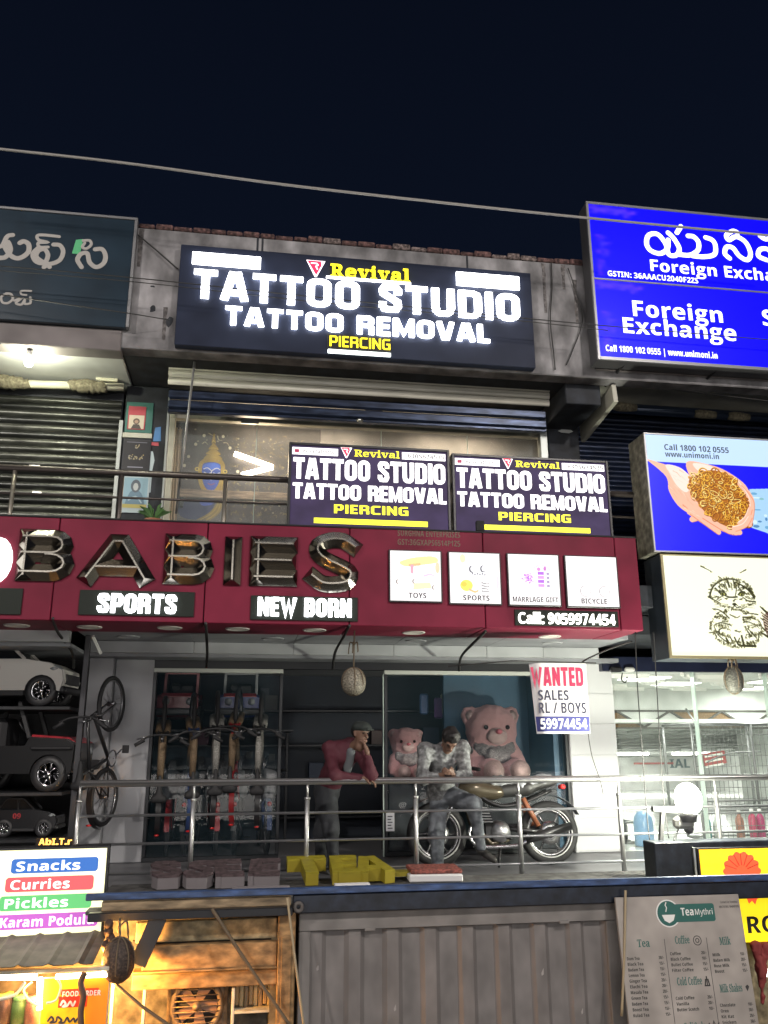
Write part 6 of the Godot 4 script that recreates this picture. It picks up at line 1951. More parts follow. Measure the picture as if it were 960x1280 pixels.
	# hanging price tag
	var tag := thing("price_tag", "white printed price tag hanging by the open doorway", "tag", Vector3(1.74, 3.284, -1.8))
	box(tag, "card", M("white card", L(0.7, 0.72, 0.75), 0.6), 1.695, 1.8, 3.201, 3.413, -1.8, -1.795, 0.001)
	for y in 5:
		box(tag, "printed_line", M("banner ink", L(0.03, 0.03, 0.06), 0.7), 1.715, 1.775 - (y % 2) * 0.015, 3.229 + y * 0.034, 3.229 + y * 0.034 + 0.012, -1.795, -1.7935, 0.0)
	# spare bicycle stock on shelves deep in the shop
	var goods := thing("shelf_stock", "dim rack of boxed goods deep inside the toy shop", "rack", Vector3(1.5, 2.9, -4.0))
	for r in 4:
		box(goods, "shelf_board", fr, -1.7, 3.9, 3.2 + r * 0.5, 3.23 + r * 0.5, -4.19, -3.9, 0.003)
	for n in 16:
		var x := rng.randf_range(-1.6, 3.7)
		var r := rng.randi() % 4
		box(goods, "carton", M("carton %d" % (n % 5), [L(0.03, 0.035, 0.05), L(0.07, 0.025, 0.05), L(0.02, 0.04, 0.08), L(0.06, 0.06, 0.06), L(0.04, 0.02, 0.02)][n % 5], 0.5), x, x + rng.randf_range(0.12, 0.26), 3.231 + r * 0.5, 3.231 + r * 0.5 + rng.randf_range(0.15, 0.4), -4.15 + 0.001 * n, -3.97 + 0.001 * n, 0.004)
	for s in [[Vector3(2.559, 4.807, -3.6), L(0.1, 0.2, 0.42)], [Vector3(2.778, 4.749, -3.6), L(0.2, 0.1, 0.3)], [Vector3(2.877, 4.808, -3.6), L(0.45, 0.42, 0.36)]]:
		var bt := thing("hanging_packet", ["blue packet hanging in the shop behind the pink bears", "violet packet hanging in the shop behind the pink bears", "pale packet hanging in the shop behind the pink bears"][k % 3], "packet", s[0])
		k += 1
		put(bt, "packet", box_mesh(Vector3(0.13, 0.3, 0.05), 0.02), M("packet %d" % k, s[1], 0.3), s[0])
		tube(bt, "hook", fr, [s[0] + Vector3(0, 0.15, 0), s[0] + Vector3(0, 0.25, 0)], 0.006, 5)


# ---------------------------------------------------------------- people, bears, motorcycle
func hand_bones(wrist: Vector3, along: Vector3, back: Vector3, curl: float) -> Array:
	# a palm and five fingers; along = where the fingers start out, back = the back of the hand
	along = along.normalized()
	var side := along.cross(back).normalized()
	back = side.cross(along).normalized()
	var out := [[wrist, wrist + along * 0.05 + side * 0.018, 0.024, 0.022], [wrist, wrist + along * 0.055 - side * 0.018, 0.024, 0.02]]
	var len4 := [0.07, 0.078, 0.073, 0.058]
	for f in 4:
		var p: Vector3 = wrist + along * 0.085 + side * (0.03 - 0.02 * f)
		out.append([wrist + along * 0.04 + side * (0.02 - 0.014 * f), p, 0.013, 0.0105])
		var a := curl * 0.6
		for j in 3:
			var d := along * cos(a) - back * sin(a)
			var q: Vector3 = p + d * len4[f] * [0.45, 0.32, 0.23][j]
			out.append([p, q, [0.0102, 0.0094, 0.0086][j], [0.0094, 0.0086, 0.0078][j]])
			p = q
			a += curl * 0.55
	var tb := wrist + along * 0.025 + side * 0.03
	var t1 := tb + (along * 0.6 + side * 0.7 - back * 0.3).normalized() * 0.035
	out.append([tb, t1, 0.014, 0.011])
	out.append([t1, t1 + (along * 0.85 + side * 0.3 - back * 0.4).normalized() * 0.03, 0.0105, 0.009])
	return out

func head_bones(c: Vector3, fwd: Vector3, up: Vector3) -> Array:
	var r := fwd.cross(up).normalized()
	var out := [[c + up * 0.025 - fwd * 0.01, Vector3(0.078, 0.095, 0.088)], [c - up * 0.045 + fwd * 0.02, c - up * 0.075 + fwd * 0.045, 0.06, 0.036], [c + fwd * 0.085 + up * 0.005, c + fwd * 0.103 - up * 0.025, 0.011, 0.016], [c - up * 0.062 + fwd * 0.078 - r * 0.018, c - up * 0.062 + fwd * 0.078 + r * 0.018, 0.011, 0.011]]
	for s in [-1.0, 1.0]:
		out.append([c + r * 0.078 * s + up * 0.012 - fwd * 0.01, c + r * 0.08 * s - up * 0.022, 0.014, 0.01])
		out.append([c + fwd * 0.075 + up * 0.03 + r * 0.02 * s, c + fwd * 0.07 + up * 0.03 + r * 0.045 * s, 0.01, 0.008])
	return out

func join(meshes: Array) -> ArrayMesh:
	var st := SurfaceTool.new()
	st.begin(Mesh.PRIMITIVE_TRIANGLES)
	for m in meshes:
		st.append_from(m, 0, Transform3D.IDENTITY)
	return st.commit()

func face_parts(p: Node3D, c: Vector3, fwd: Vector3, up: Vector3) -> void:
	var r := fwd.cross(up).normalized()
	for s in [-1.0, 1.0]:
		put(p, "eye", ball(0.011, Vector3(1.2, 0.8, 0.7), 8), M("eye dark", L(0.03, 0.025, 0.022), 0.2), c + fwd * 0.076 + up * 0.014 + r * 0.032 * s)
		put(p, "eyebrow", ball(0.016, Vector3(1.2, 0.3, 0.5), 8), M("dark hair", L(0.008, 0.007, 0.007), 0.6), c + fwd * 0.078 + up * 0.034 + r * 0.033 * s)
	put(p, "mouth", ball(0.02, Vector3(1.1, 0.28, 0.5), 8), M("lips", L(0.14, 0.05, 0.045), 0.5), c + fwd * 0.084 - up * 0.058)

func people_and_toys() -> void:
	var skin := M("brown skin", L(0.2, 0.11, 0.075), 0.55, 0.0, "fine", Vector3.ONE * 6.0)
	var hair := M("dark hair", L(0.008, 0.007, 0.007), 0.6)
	var shoe := M("dark shoe", L(0.03, 0.028, 0.026), 0.6)
	# ---- first person: leaning on the rail, chin on hand
	var p := thing("person", "person in a dark red jacket and cap leaning chin on hand over the railing", "person", Vector3(0.885, 2.898, -0.45))
	var hc := Vector3(1.158, 4.33, -0.06)
	var fw := Vector3(0.55, -0.12, 0.82).normalized()
	var up := Vector3(0.1, 0.98, 0.1).normalized()
	up = (up - fw * up.dot(fw)).normalized()
	var shl := Vector3(0.852, 4.185, -0.28)
	var shr := Vector3(1.16, 4.143, -0.2)
	var chest := Vector3(1.006, 4.127, -0.28)
	var pelvis := Vector3(0.848, 3.743, -0.55)
	var el1 := Vector3(0.881, 3.909, -0.02)
	var wr1 := Vector3(1.185, 3.883, 0.0)
	var el2 := Vector3(1.26, 3.914, 0.0)
	var wr2 := Vector3(1.215, 4.144, 0.02)
	var k1 := Vector3(0.893, 3.348, -0.42)
	var a1 := Vector3(0.925, 2.998, -0.45)
	var k2 := Vector3(0.807, 3.317, -0.6)
	var a2 := Vector3(0.823, 2.934, -0.72)
	var body := [[pelvis, chest, 0.1, 0.11], [chest, hc - up * 0.08, 0.06, 0.05], [shl, el1, 0.045, 0.038], [el1, wr1, 0.038, 0.027], [shr, el2, 0.045, 0.038], [el2, wr2, 0.038, 0.026], [chest, shl, 0.08, 0.05], [chest, shr, 0.08, 0.05], [pelvis, k1, 0.08, 0.055], [k1, a1, 0.052, 0.036], [pelvis, k2, 0.08, 0.055], [k2, a2, 0.052, 0.036]]
	put(p, "body", join([blob(body, 0.022, 0.04), blob(head_bones(hc, fw, up) + [[hc - up * 0.05, hc - up * 0.13, 0.05, 0.052]], 0.008, 0.02), blob(hand_bones(wr2, hc - up * 0.06 + fw * 0.05 - wr2, Vector3(0.9, 0, 0.3), 0.7), 0.006, 0.008), blob(hand_bones(wr1, Vector3(1, -0.25, 0.1), Vector3(0, 1, 0.2), 0.8), 0.006, 0.008)]), skin)
	face_parts(p, hc, fw, up)
	var jk := [[pelvis + Vector3(0, 0.02, 0), chest, 0.13, 0.145], [chest, shl, 0.11, 0.075], [chest, shr, 0.11, 0.075], [chest, Vector3(1.065, 4.226, -0.2), 0.1, 0.075], [shl, el1, 0.07, 0.06], [el1, el1.lerp(wr1, 0.8), 0.058, 0.044], [shr, el2, 0.068, 0.06], [el2, el2.lerp(wr2, 0.75), 0.058, 0.045]]
	put(p, "jacket", blob(jk, 0.018, 0.05, 0.012), M("dark red jacket", L(0.085, 0.012, 0.024), 0.75, 0.0, "fine", Vector3.ONE * 5.0))
	put(p, "shirt", blob([[chest + Vector3(0.06, 0.02, 0.14), Vector3(1.035, 3.965, -0.22), 0.05, 0.05]], 0.018, 0.03), M("grey shirt", L(0.1, 0.11, 0.12), 0.8))
	var tr := [[pelvis, k1, 0.115, 0.082], [k1, a1, 0.078, 0.06], [pelvis, k2, 0.115, 0.082], [k2, a2, 0.078, 0.06], [pelvis, pelvis + Vector3(0.02, 0.04, 0.04), 0.13, 0.13]]
	put(p, "trousers", blob(tr, 0.02, 0.05, 0.012), M("grey trousers", L(0.03, 0.033, 0.04), 0.8, 0.0, "fine", Vector3.ONE * 5.0))
	for a in [a1, a2]:
		put(p, "shoe", blob([[a + Vector3(0, -0.05, -0.03), a + Vector3(0.06, -0.07, 0.16), 0.045, 0.036]], 0.012, 0.02), shoe)
	put(p, "hair", blob([[hc + up * 0.03 - fw * 0.03, Vector3(0.09, 0.095, 0.088)]], 0.012, 0.02, 0.006), hair)
	var cap := blob([[hc + up * 0.065 - fw * 0.005, Vector3(0.1, 0.062, 0.1)], [hc + up * 0.06 + fw * 0.08 - fw.cross(up) * 0.05, hc + up * 0.06 + fw * 0.08 + fw.cross(up) * 0.05, 0.018, 0.018], [hc + up * 0.055 + fw * 0.14 - fw.cross(up) * 0.04, hc + up * 0.055 + fw * 0.14 + fw.cross(up) * 0.04, 0.012, 0.012]], 0.01, 0.03)
	put(p, "cap", cap, M("dark green cap", L(0.022, 0.03, 0.028), 0.8, 0.0, "fine", Vector3.ONE * 8.0))

	# ---- second person: bent over a phone, one foot up on the motorcycle
	var q := thing("person", "person in a pale patterned shirt looking down at a phone beside the motorcycle", "person", Vector3(2.009, 2.877, -0.4))
	hc = Vector3(2.144, 4.255, -0.16)
	fw = Vector3(-0.08, -0.78, 0.6).normalized()
	up = Vector3(0.05, 0.6, 0.75).normalized()
	up = (up - fw * up.dot(fw)).normalized()
	shl = Vector3(1.9, 4.164, -0.35)
	shr = Vector3(2.322, 4.18, -0.35)
	chest = Vector3(2.11, 4.07, -0.42)
	pelvis = Vector3(2.115, 3.71, -0.6)
	el1 = Vector3(1.842, 3.869, -0.22)
	wr1 = Vector3(2.017, 3.904, -0.1)
	el2 = Vector3(2.317, 3.906, -0.22)
	wr2 = Vector3(2.156, 3.903, -0.1)
	k1 = Vector3(2.027, 3.313, -0.4)
	a1 = Vector3(2.032, 2.96, -0.42)
	k2 = Vector3(2.395, 3.604, -0.22)
	a2 = Vector3(2.48, 3.171, -0.3)
	body = [[pelvis, chest, 0.1, 0.11], [chest, hc - up * 0.06, 0.06, 0.05], [shl, el1, 0.045, 0.038], [el1, wr1, 0.038, 0.027], [shr, el2, 0.045, 0.038], [el2, wr2, 0.038, 0.026], [chest, shl, 0.08, 0.05], [chest, shr, 0.08, 0.05], [pelvis, k1, 0.08, 0.055], [k1, a1, 0.052, 0.036], [pelvis, k2, 0.08, 0.055], [k2, a2, 0.052, 0.036]]
	put(q, "body", join([blob(body, 0.022, 0.04), blob(head_bones(hc, fw, up) + [[hc - up * 0.04 - fw * 0.02, chest + Vector3(0, 0.1, 0.05), 0.05, 0.055]], 0.008, 0.02), blob(hand_bones(wr1, Vector3(0.75, 0.2, 0.5), Vector3(-0.3, -0.5, 0.8), 0.8), 0.006, 0.008), blob(hand_bones(wr2, Vector3(-0.75, 0.2, 0.5), Vector3(0.3, -0.5, 0.8), 0.8), 0.006, 0.008)]), skin)
	face_parts(q, hc, fw, up)
	jk = [[pelvis + Vector3(0, -0.02, 0.03), chest, 0.15, 0.15], [chest, shl, 0.12, 0.08], [chest, shr, 0.12, 0.08], [chest, chest + Vector3(0.03, 0.13, 0.1), 0.11, 0.075], [shl, el1, 0.075, 0.065], [el1, el1.lerp(wr1, 0.8), 0.062, 0.045], [shr, el2, 0.075, 0.065], [el2, el2.lerp(wr2, 0.8), 0.062, 0.045]]
	put(q, "shirt", blob(jk, 0.018, 0.05, 0.014), M("patterned grey shirt", L(0.36, 0.37, 0.38), 0.8, 0.0, "blotch", Vector3.ONE * 1.6))
	tr = [[pelvis, k1, 0.115, 0.085], [k1, a1, 0.08, 0.065], [pelvis, k2, 0.118, 0.085], [k2, a2, 0.08, 0.055], [pelvis, pelvis + Vector3(0.02, 0.04, 0.04), 0.13, 0.13]]
	put(q, "trousers", blob(tr, 0.02, 0.05, 0.012), M("faded grey jeans", L(0.24, 0.265, 0.3), 0.8, 0.0, "grime", Vector3.ONE * 1.5))
	put(q, "shoe", blob([[a1 + Vector3(0, -0.05, -0.03), a1 + Vector3(-0.02, -0.07, 0.16), 0.045, 0.036]], 0.012, 0.02), shoe)
	put(q, "shoe", blob([[a2 + Vector3(0, -0.04, -0.02), a2 + Vector3(0.12, -0.13, 0.08), 0.045, 0.034]], 0.012, 0.02), shoe)
	put(q, "hair", blob([[hc + up * 0.04 - fw * 0.03, Vector3(0.1, 0.105, 0.1)], [hc + up * 0.085 + fw * 0.02, Vector3(0.07, 0.045, 0.06)]], 0.011, 0.03, 0.014), hair)
	var ph := thing("mobile_phone", "black mobile phone held low in the hands of the person in the pale shirt", "phone", Vector3(2.077, 3.913, -0.06))
	var po := put(ph, "case", box_mesh(Vector3(0.07, 0.145, 0.009), 0.003), M("phone case", L(0.01, 0.01, 0.012), 0.2), ph.position)
	po.rotation = Vector3(-1.0, 0.1, 0.2)
	ph.rotation = Vector3.ZERO

	# ---- two pink bears behind the glass
	var fur := M("pink plush", L(0.8, 0.45, 0.46), 0.95, 0.0, "cells", Vector3.ONE * 9.0, 1.2)
	fur.rim_enabled = true
	fur.rim = 0.4
	var pad := M("pale pink plush", L(0.82, 0.6, 0.58), 0.95, 0.0, "cells", Vector3.ONE * 9.0, 1.0)
	var scarf := M("grey tulle", L(0.36, 0.32, 0.33), 0.7, 0.0, "blotch", Vector3.ONE * 5.0)
	var eyem := M("bear eye", L(0.01, 0.008, 0.008), 0.1)
	for a in [["large pink teddy bear seated behind the glass beside the motorcycle", Vector3(3.252, 4.404, -2.45), 0.35, 0.8], ["small pink teddy bear seated in the doorway beside the two people", Vector3(2.004, 4.239, -2.1), 0.2, 0.95]]:
		var h: Vector3 = a[1]
		var s: float = a[2]
		var e: float = a[3]
		var t := thing("teddy_bear", a[0], "teddy bear", h + Vector3(0, -2.3 * s * a[3], 0), "pink teddy bears")
		var bp := [[h, Vector3(1.0, 0.98, 0.85) * s], [h + Vector3(-0.82, 0.55, -0.1) * s, Vector3(0.34, 0.36, 0.22) * s], [h + Vector3(0.82, 0.55, -0.1) * s, Vector3(0.34, 0.36, 0.22) * s], [h + Vector3(0, -1.5 * e, -0.1) * s, Vector3(0.95, 0.95, 0.75) * s], [h + Vector3(-0.75, -1.05 * e, 0.1) * s, h + Vector3(-0.95, -1.75 * e, 0.45) * s, 0.36 * s, 0.34 * s], [h + Vector3(0.75, -1.05 * e, 0.1) * s, h + Vector3(0.95, -1.75 * e, 0.45) * s, 0.36 * s, 0.34 * s], [h + Vector3(-0.4, -2.0 * e, 0.2) * s, h + Vector3(-0.35, -1.85 * e, 1.0) * s, 0.42 * s, 0.46 * s], [h + Vector3(0.5, -2.0 * e, 0.2) * s, h + Vector3(0.65, -1.85 * e, 1.0) * s, 0.42 * s, 0.46 * s]]
		put(t, "body", blob(bp, s * 0.085, s * 0.16, s * 0.05), fur)
		put(t, "muzzle", blob([[h + Vector3(0, -0.22, 0.78) * s, Vector3(0.4, 0.32, 0.3) * s]], s * 0.05, 0.02, s * 0.02), pad)
		put(t, "nose", ball(0.11 * s, Vector3(1.3, 0.9, 0.8), 12), M("pink nose", L(0.5, 0.14, 0.17), 0.4), h + Vector3(0, -0.06, 1.08) * s)
		for x in [-1.0, 1.0]:
			put(t, "eye", ball(0.09 * s, Vector3.ONE, 12), eyem, h + Vector3(0.42 * x, 0.1, 0.8) * s)
			put(t, "foot_pad", ball(0.4 * s, Vector3(1, 1, 0.3), 16), pad, h + Vector3(0.15 + 0.5 * x, -1.85 * e, 1.4) * s)
			put(t, "inner_ear", ball(0.22 * s, Vector3(1, 1, 0.4), 12), pad, h + Vector3(0.82 * x, 0.55, 0.1) * s)
		put(t, "scarf", blob([[h + Vector3(-0.5, -0.85 * e, 0.35) * s, h + Vector3(0.5, -0.85 * e, 0.35) * s, 0.32 * s, 0.32 * s], [h + Vector3(-0.2, -1.1 * e, 0.6) * s, h + Vector3(0.3, -1.2 * e, 0.6) * s, 0.3 * s, 0.26 * s]], s * 0.08, s * 0.1, s * 0.12), scarf)
	var ped := thing("display_plinth", "dark plinth carrying the pink bears behind the glass", "plinth", Vector3(2.4, 2.9, -2.4))
	box(ped, "plinth_box", M("dark display board", L(0.016, 0.018, 0.024), 0.6), 2.836, 3.98, 2.9, 3.746, -3.0, -2.0, 0.01)
	box(ped, "plinth_box", M("dark display board", L(0.016, 0.018, 0.024), 0.6), 1.759, 2.674, 2.9, 3.792, -2.6, -2.0, 0.01)

	# ---- motorcycle
	var m := thing("motorcycle", "new motorcycle with plastic wrapped seat parked behind the railing", "motorcycle", Vector3.ZERO)
	var rub := M("tyre rubber", L(0.014, 0.014, 0.015), 0.75)
	var rimm := M("alloy rim", L(0.35, 0.35, 0.36), 0.25, 0.9)
	var blk := M("black engine metal", L(0.03, 0.03, 0.032), 0.35, 0.5)
	var gold := M("bronze tank paint", L(0.08, 0.066, 0.045), 0.25, 0.4)
	var chrome := M("toy chrome", L(0.6, 0.6, 0.62), 0.15, 1.0)
	var film := M("clear seat film", L(0.3, 0.31, 0.33), 0.2)
	for x in [0.65, -0.65]:
		var w := wheel(m, Vector3(x, 0.345, 0), 0.345, 0.052, 6, rub, rimm)
		var dsc := MeshInstance3D.new()
		dsc.name = "brake_disc"; dsc.mesh = lathe([Vector2(0.06, 0.0), Vector2(0.13, 0.0), Vector2(0.13, 0.006), Vector2(0.06, 0.006)], 24); dsc.material_override = rimm
		dsc.basis = Basis(Vector3.RIGHT, PI / 2); dsc.position = Vector3(0, 0, -0.06)
		w.add_child(dsc)
		for z in [-0.06, 0.06]:
			var edge := MeshInstance3D.new()
			edge.name = "rim_stripe"; edge.mesh = torus(0.262, 0.008, 36, 6); edge.material_override = M("white rim tape", L(0.5, 0.5, 0.5), 0.4); edge.basis = Basis(Vector3.RIGHT, PI / 2); edge.position = Vector3(0, 0, z * 0.75)
			w.add_child(edge, true)
	for z in [-0.1, 0.1]:
		tube(m, "fork_leg", chrome, [Vector3(0.65, 0.345, z), Vector3(0.5, 0.62, z), Vector3(0.38, 0.95, z)], [0.03, 0.028, 0.024], 10)
		tube(m, "swingarm", blk, [Vector3(-0.65, 0.345, z), Vector3(-0.1, 0.4, z)], 0.026, 8)
		tube(m, "shock_absorber", M("orange spring", L(0.22, 0.08, 0.04), 0.4), [Vector3(-0.5, 0.42, z * 1.1), Vector3(-0.34, 0.72, z * 1.1)], 0.03, 8)
		tube(m, "frame_tube", blk, smooth([Vector3(0.36, 0.9, z * 0.3), Vector3(0.0, 0.66, z), Vector3(-0.3, 0.66, z), Vector3(-0.68, 0.8, z)], 4), 0.02, 8)
		tube(m, "frame_tube", gold, [Vector3(0.34, 0.84, z * 0.4), Vector3(0.24, 0.45, z), Vector3(0.05, 0.24, z), Vector3(-0.15, 0.28, z)], 0.024, 8)
		tube(m, "mirror_stem", blk, [Vector3(0.34, 1.04, z * 2.4), Vector3(0.3, 1.22, z * 3.2)], 0.008, 6)
		put(m, "mirror", ball(0.055, Vector3(0.4, 0.8, 1.2), 10), blk, Vector3(0.29, 1.24, z * 3.3))
	put(m, "fuel_tank", blob([[Vector3(0.22, 0.82, 0), Vector3(0.2, 0.12, 0.14)], [Vector3(0.02, 0.79, 0), Vector3(0.2, 0.09, 0.11)]], 0.02, 0.06), gold)
	put(m, "seat", blob([[Vector3(-0.12, 0.8, 0), Vector3(-0.42, 0.83, 0), 0.075, 0.085], [Vector3(-0.42, 0.84, 0), Vector3(-0.74, 0.9, 0), 0.08, 0.05]], 0.02, 0.04), M("black seat", L(0.02, 0.02, 0.02), 0.5))
	put(m, "plastic_cover", blob([[Vector3(-0.02, 0.9, 0), Vector3(-0.24, 0.9, 0.02), 0.07, 0.06], [Vector3(-0.36, 0.86, 0), Vector3(-0.6, 0.9, 0.02), 0.085, 0.075], [Vector3(-0.6, 0.92, 0), Vector3(-0.85, 0.93, 0.0), 0.065, 0.04]], 0.02, 0.03, 0.03), film)
	put(m, "engine", join([box_mesh(Vector3(0.3, 0.2, 0.24), 0.04)]), blk, Vector3(0.0, 0.36, 0))
	put(m, "crankcase", lathe([Vector2(0.001, 0.15), Vector2(0.1, 0.14), Vector2(0.12, 0.1), Vector2(0.12, -0.1), Vector2(0.1, -0.14), Vector2(0.001, -0.15)], 18), M("engine alloy", L(0.25, 0.25, 0.26), 0.35, 0.8), Vector3(-0.06, 0.36, 0)).basis = Basis(Vector3.RIGHT, PI / 2)
	for kk in 6:
		put(m, "cooling_fin", box_mesh(Vector3(0.17, 0.012, 0.2), 0.003), M("engine alloy", L(0.25, 0.25, 0.26), 0.35, 0.8), Vector3(0.1 + kk * 0.012, 0.47 + kk * 0.03, 0))
	tube(m, "exhaust_pipe", chrome, smooth([Vector3(0.2, 0.5, -0.08), Vector3(0.3, 0.36, -0.12), Vector3(0.2, 0.22, -0.15), Vector3(-0.2, 0.22, -0.16), Vector3(-0.35, 0.27, -0.17)], 4), 0.022, 8)
	tube(m, "muffler", blk, [Vector3(-0.33, 0.27, -0.17), Vector3(-0.45, 0.31, -0.18), Vector3(-0.85, 0.42, -0.2)], [0.03, 0.05, 0.045], 12)
	for s in [[Vector3(0.65, 0.345, 0), 0.4, 0.2, 0.75], [Vector3(-0.65, 0.345, 0), 0.41, 0.25, 0.85]]:
		var gs := rounded()
		for kk in 12:
			var a0: float = PI * lerpf(s[2], s[3], kk / 12.0)
			var a1b: float = PI * lerpf(s[2], s[3], (kk + 1) / 12.0)
			var r0: float = s[1]
			var p0 := Vector3(cos(a0), sin(a0), 0) * r0
			var p1 := Vector3(cos(a1b), sin(a1b), 0) * r0
			for side in [[-0.07, -0.04, -0.02, 0.0], [-0.04, 0.04, 0.0, 0.0], [0.04, 0.07, 0.0, -0.02]]:
				quad(gs, p0 * (1 + side[2]) + Vector3(0, 0, side[0]), p0 * (1 + side[3]) + Vector3(0, 0, side[1]), p1 * (1 + side[3]) + Vector3(0, 0, side[1]), p1 * (1 + side[2]) + Vector3(0, 0, side[0]))
		put(m, "mudguard", done(gs), gold if s[0].x > 0 else M("grey mudguard", L(0.2, 0.22, 0.24), 0.3), s[0])
	put(m, "headlight", lathe([Vector2(0.001, 0.07), Vector2(0.085, 0.06), Vector2(0.09, 0.03), Vector2(0.05, -0.05), Vector2(0.001, -0.06)], 18), M("toy lens", L(0.3, 0.32, 0.33), 0.1), Vector3(0.5, 0.88, 0)).rotation = Vector3(0, 0, -PI / 2)
	tube(m, "handlebar", blk, smooth([Vector3(0.22, 1.03, -0.36), Vector3(0.33, 1.06, -0.2), Vector3(0.36, 0.98, 0), Vector3(0.33, 1.06, 0.2), Vector3(0.22, 1.03, 0.36)], 4), 0.014, 8)
	for z in [-1, 1]:
		tube(m, "grip", rub, [Vector3(0.21, 1.03, z * 0.37), Vector3(0.27, 1.045, z * 0.26)], 0.02, 8)
		tube(m, "foot_peg", blk, [Vector3(-0.12, 0.3, z * 0.12), Vector3(-0.14, 0.3, z * 0.26)], 0.014, 6)
	put(m, "tail_lamp", box_mesh(Vector3(0.06, 0.05, 0.12), 0.012), M("red reflector", L(0.5, 0.02, 0.02), 0.15), Vector3(-0.84, 0.84, 0))
	put(m, "chain_guard", box_mesh(Vector3(0.5, 0.06, 0.02), 0.008), blk, Vector3(-0.38, 0.41, 0.12))
	tube(m, "side_stand", blk, [Vector3(-0.05, 0.25, -0.12), Vector3(0.02, 0.01, -0.28)], 0.013, 6)
	m.position = Vector3((2.111 + 3.451) / 2, 2.9, -0.85)
	m.rotation = Vector3(0.05, PI - 0.04, 0)


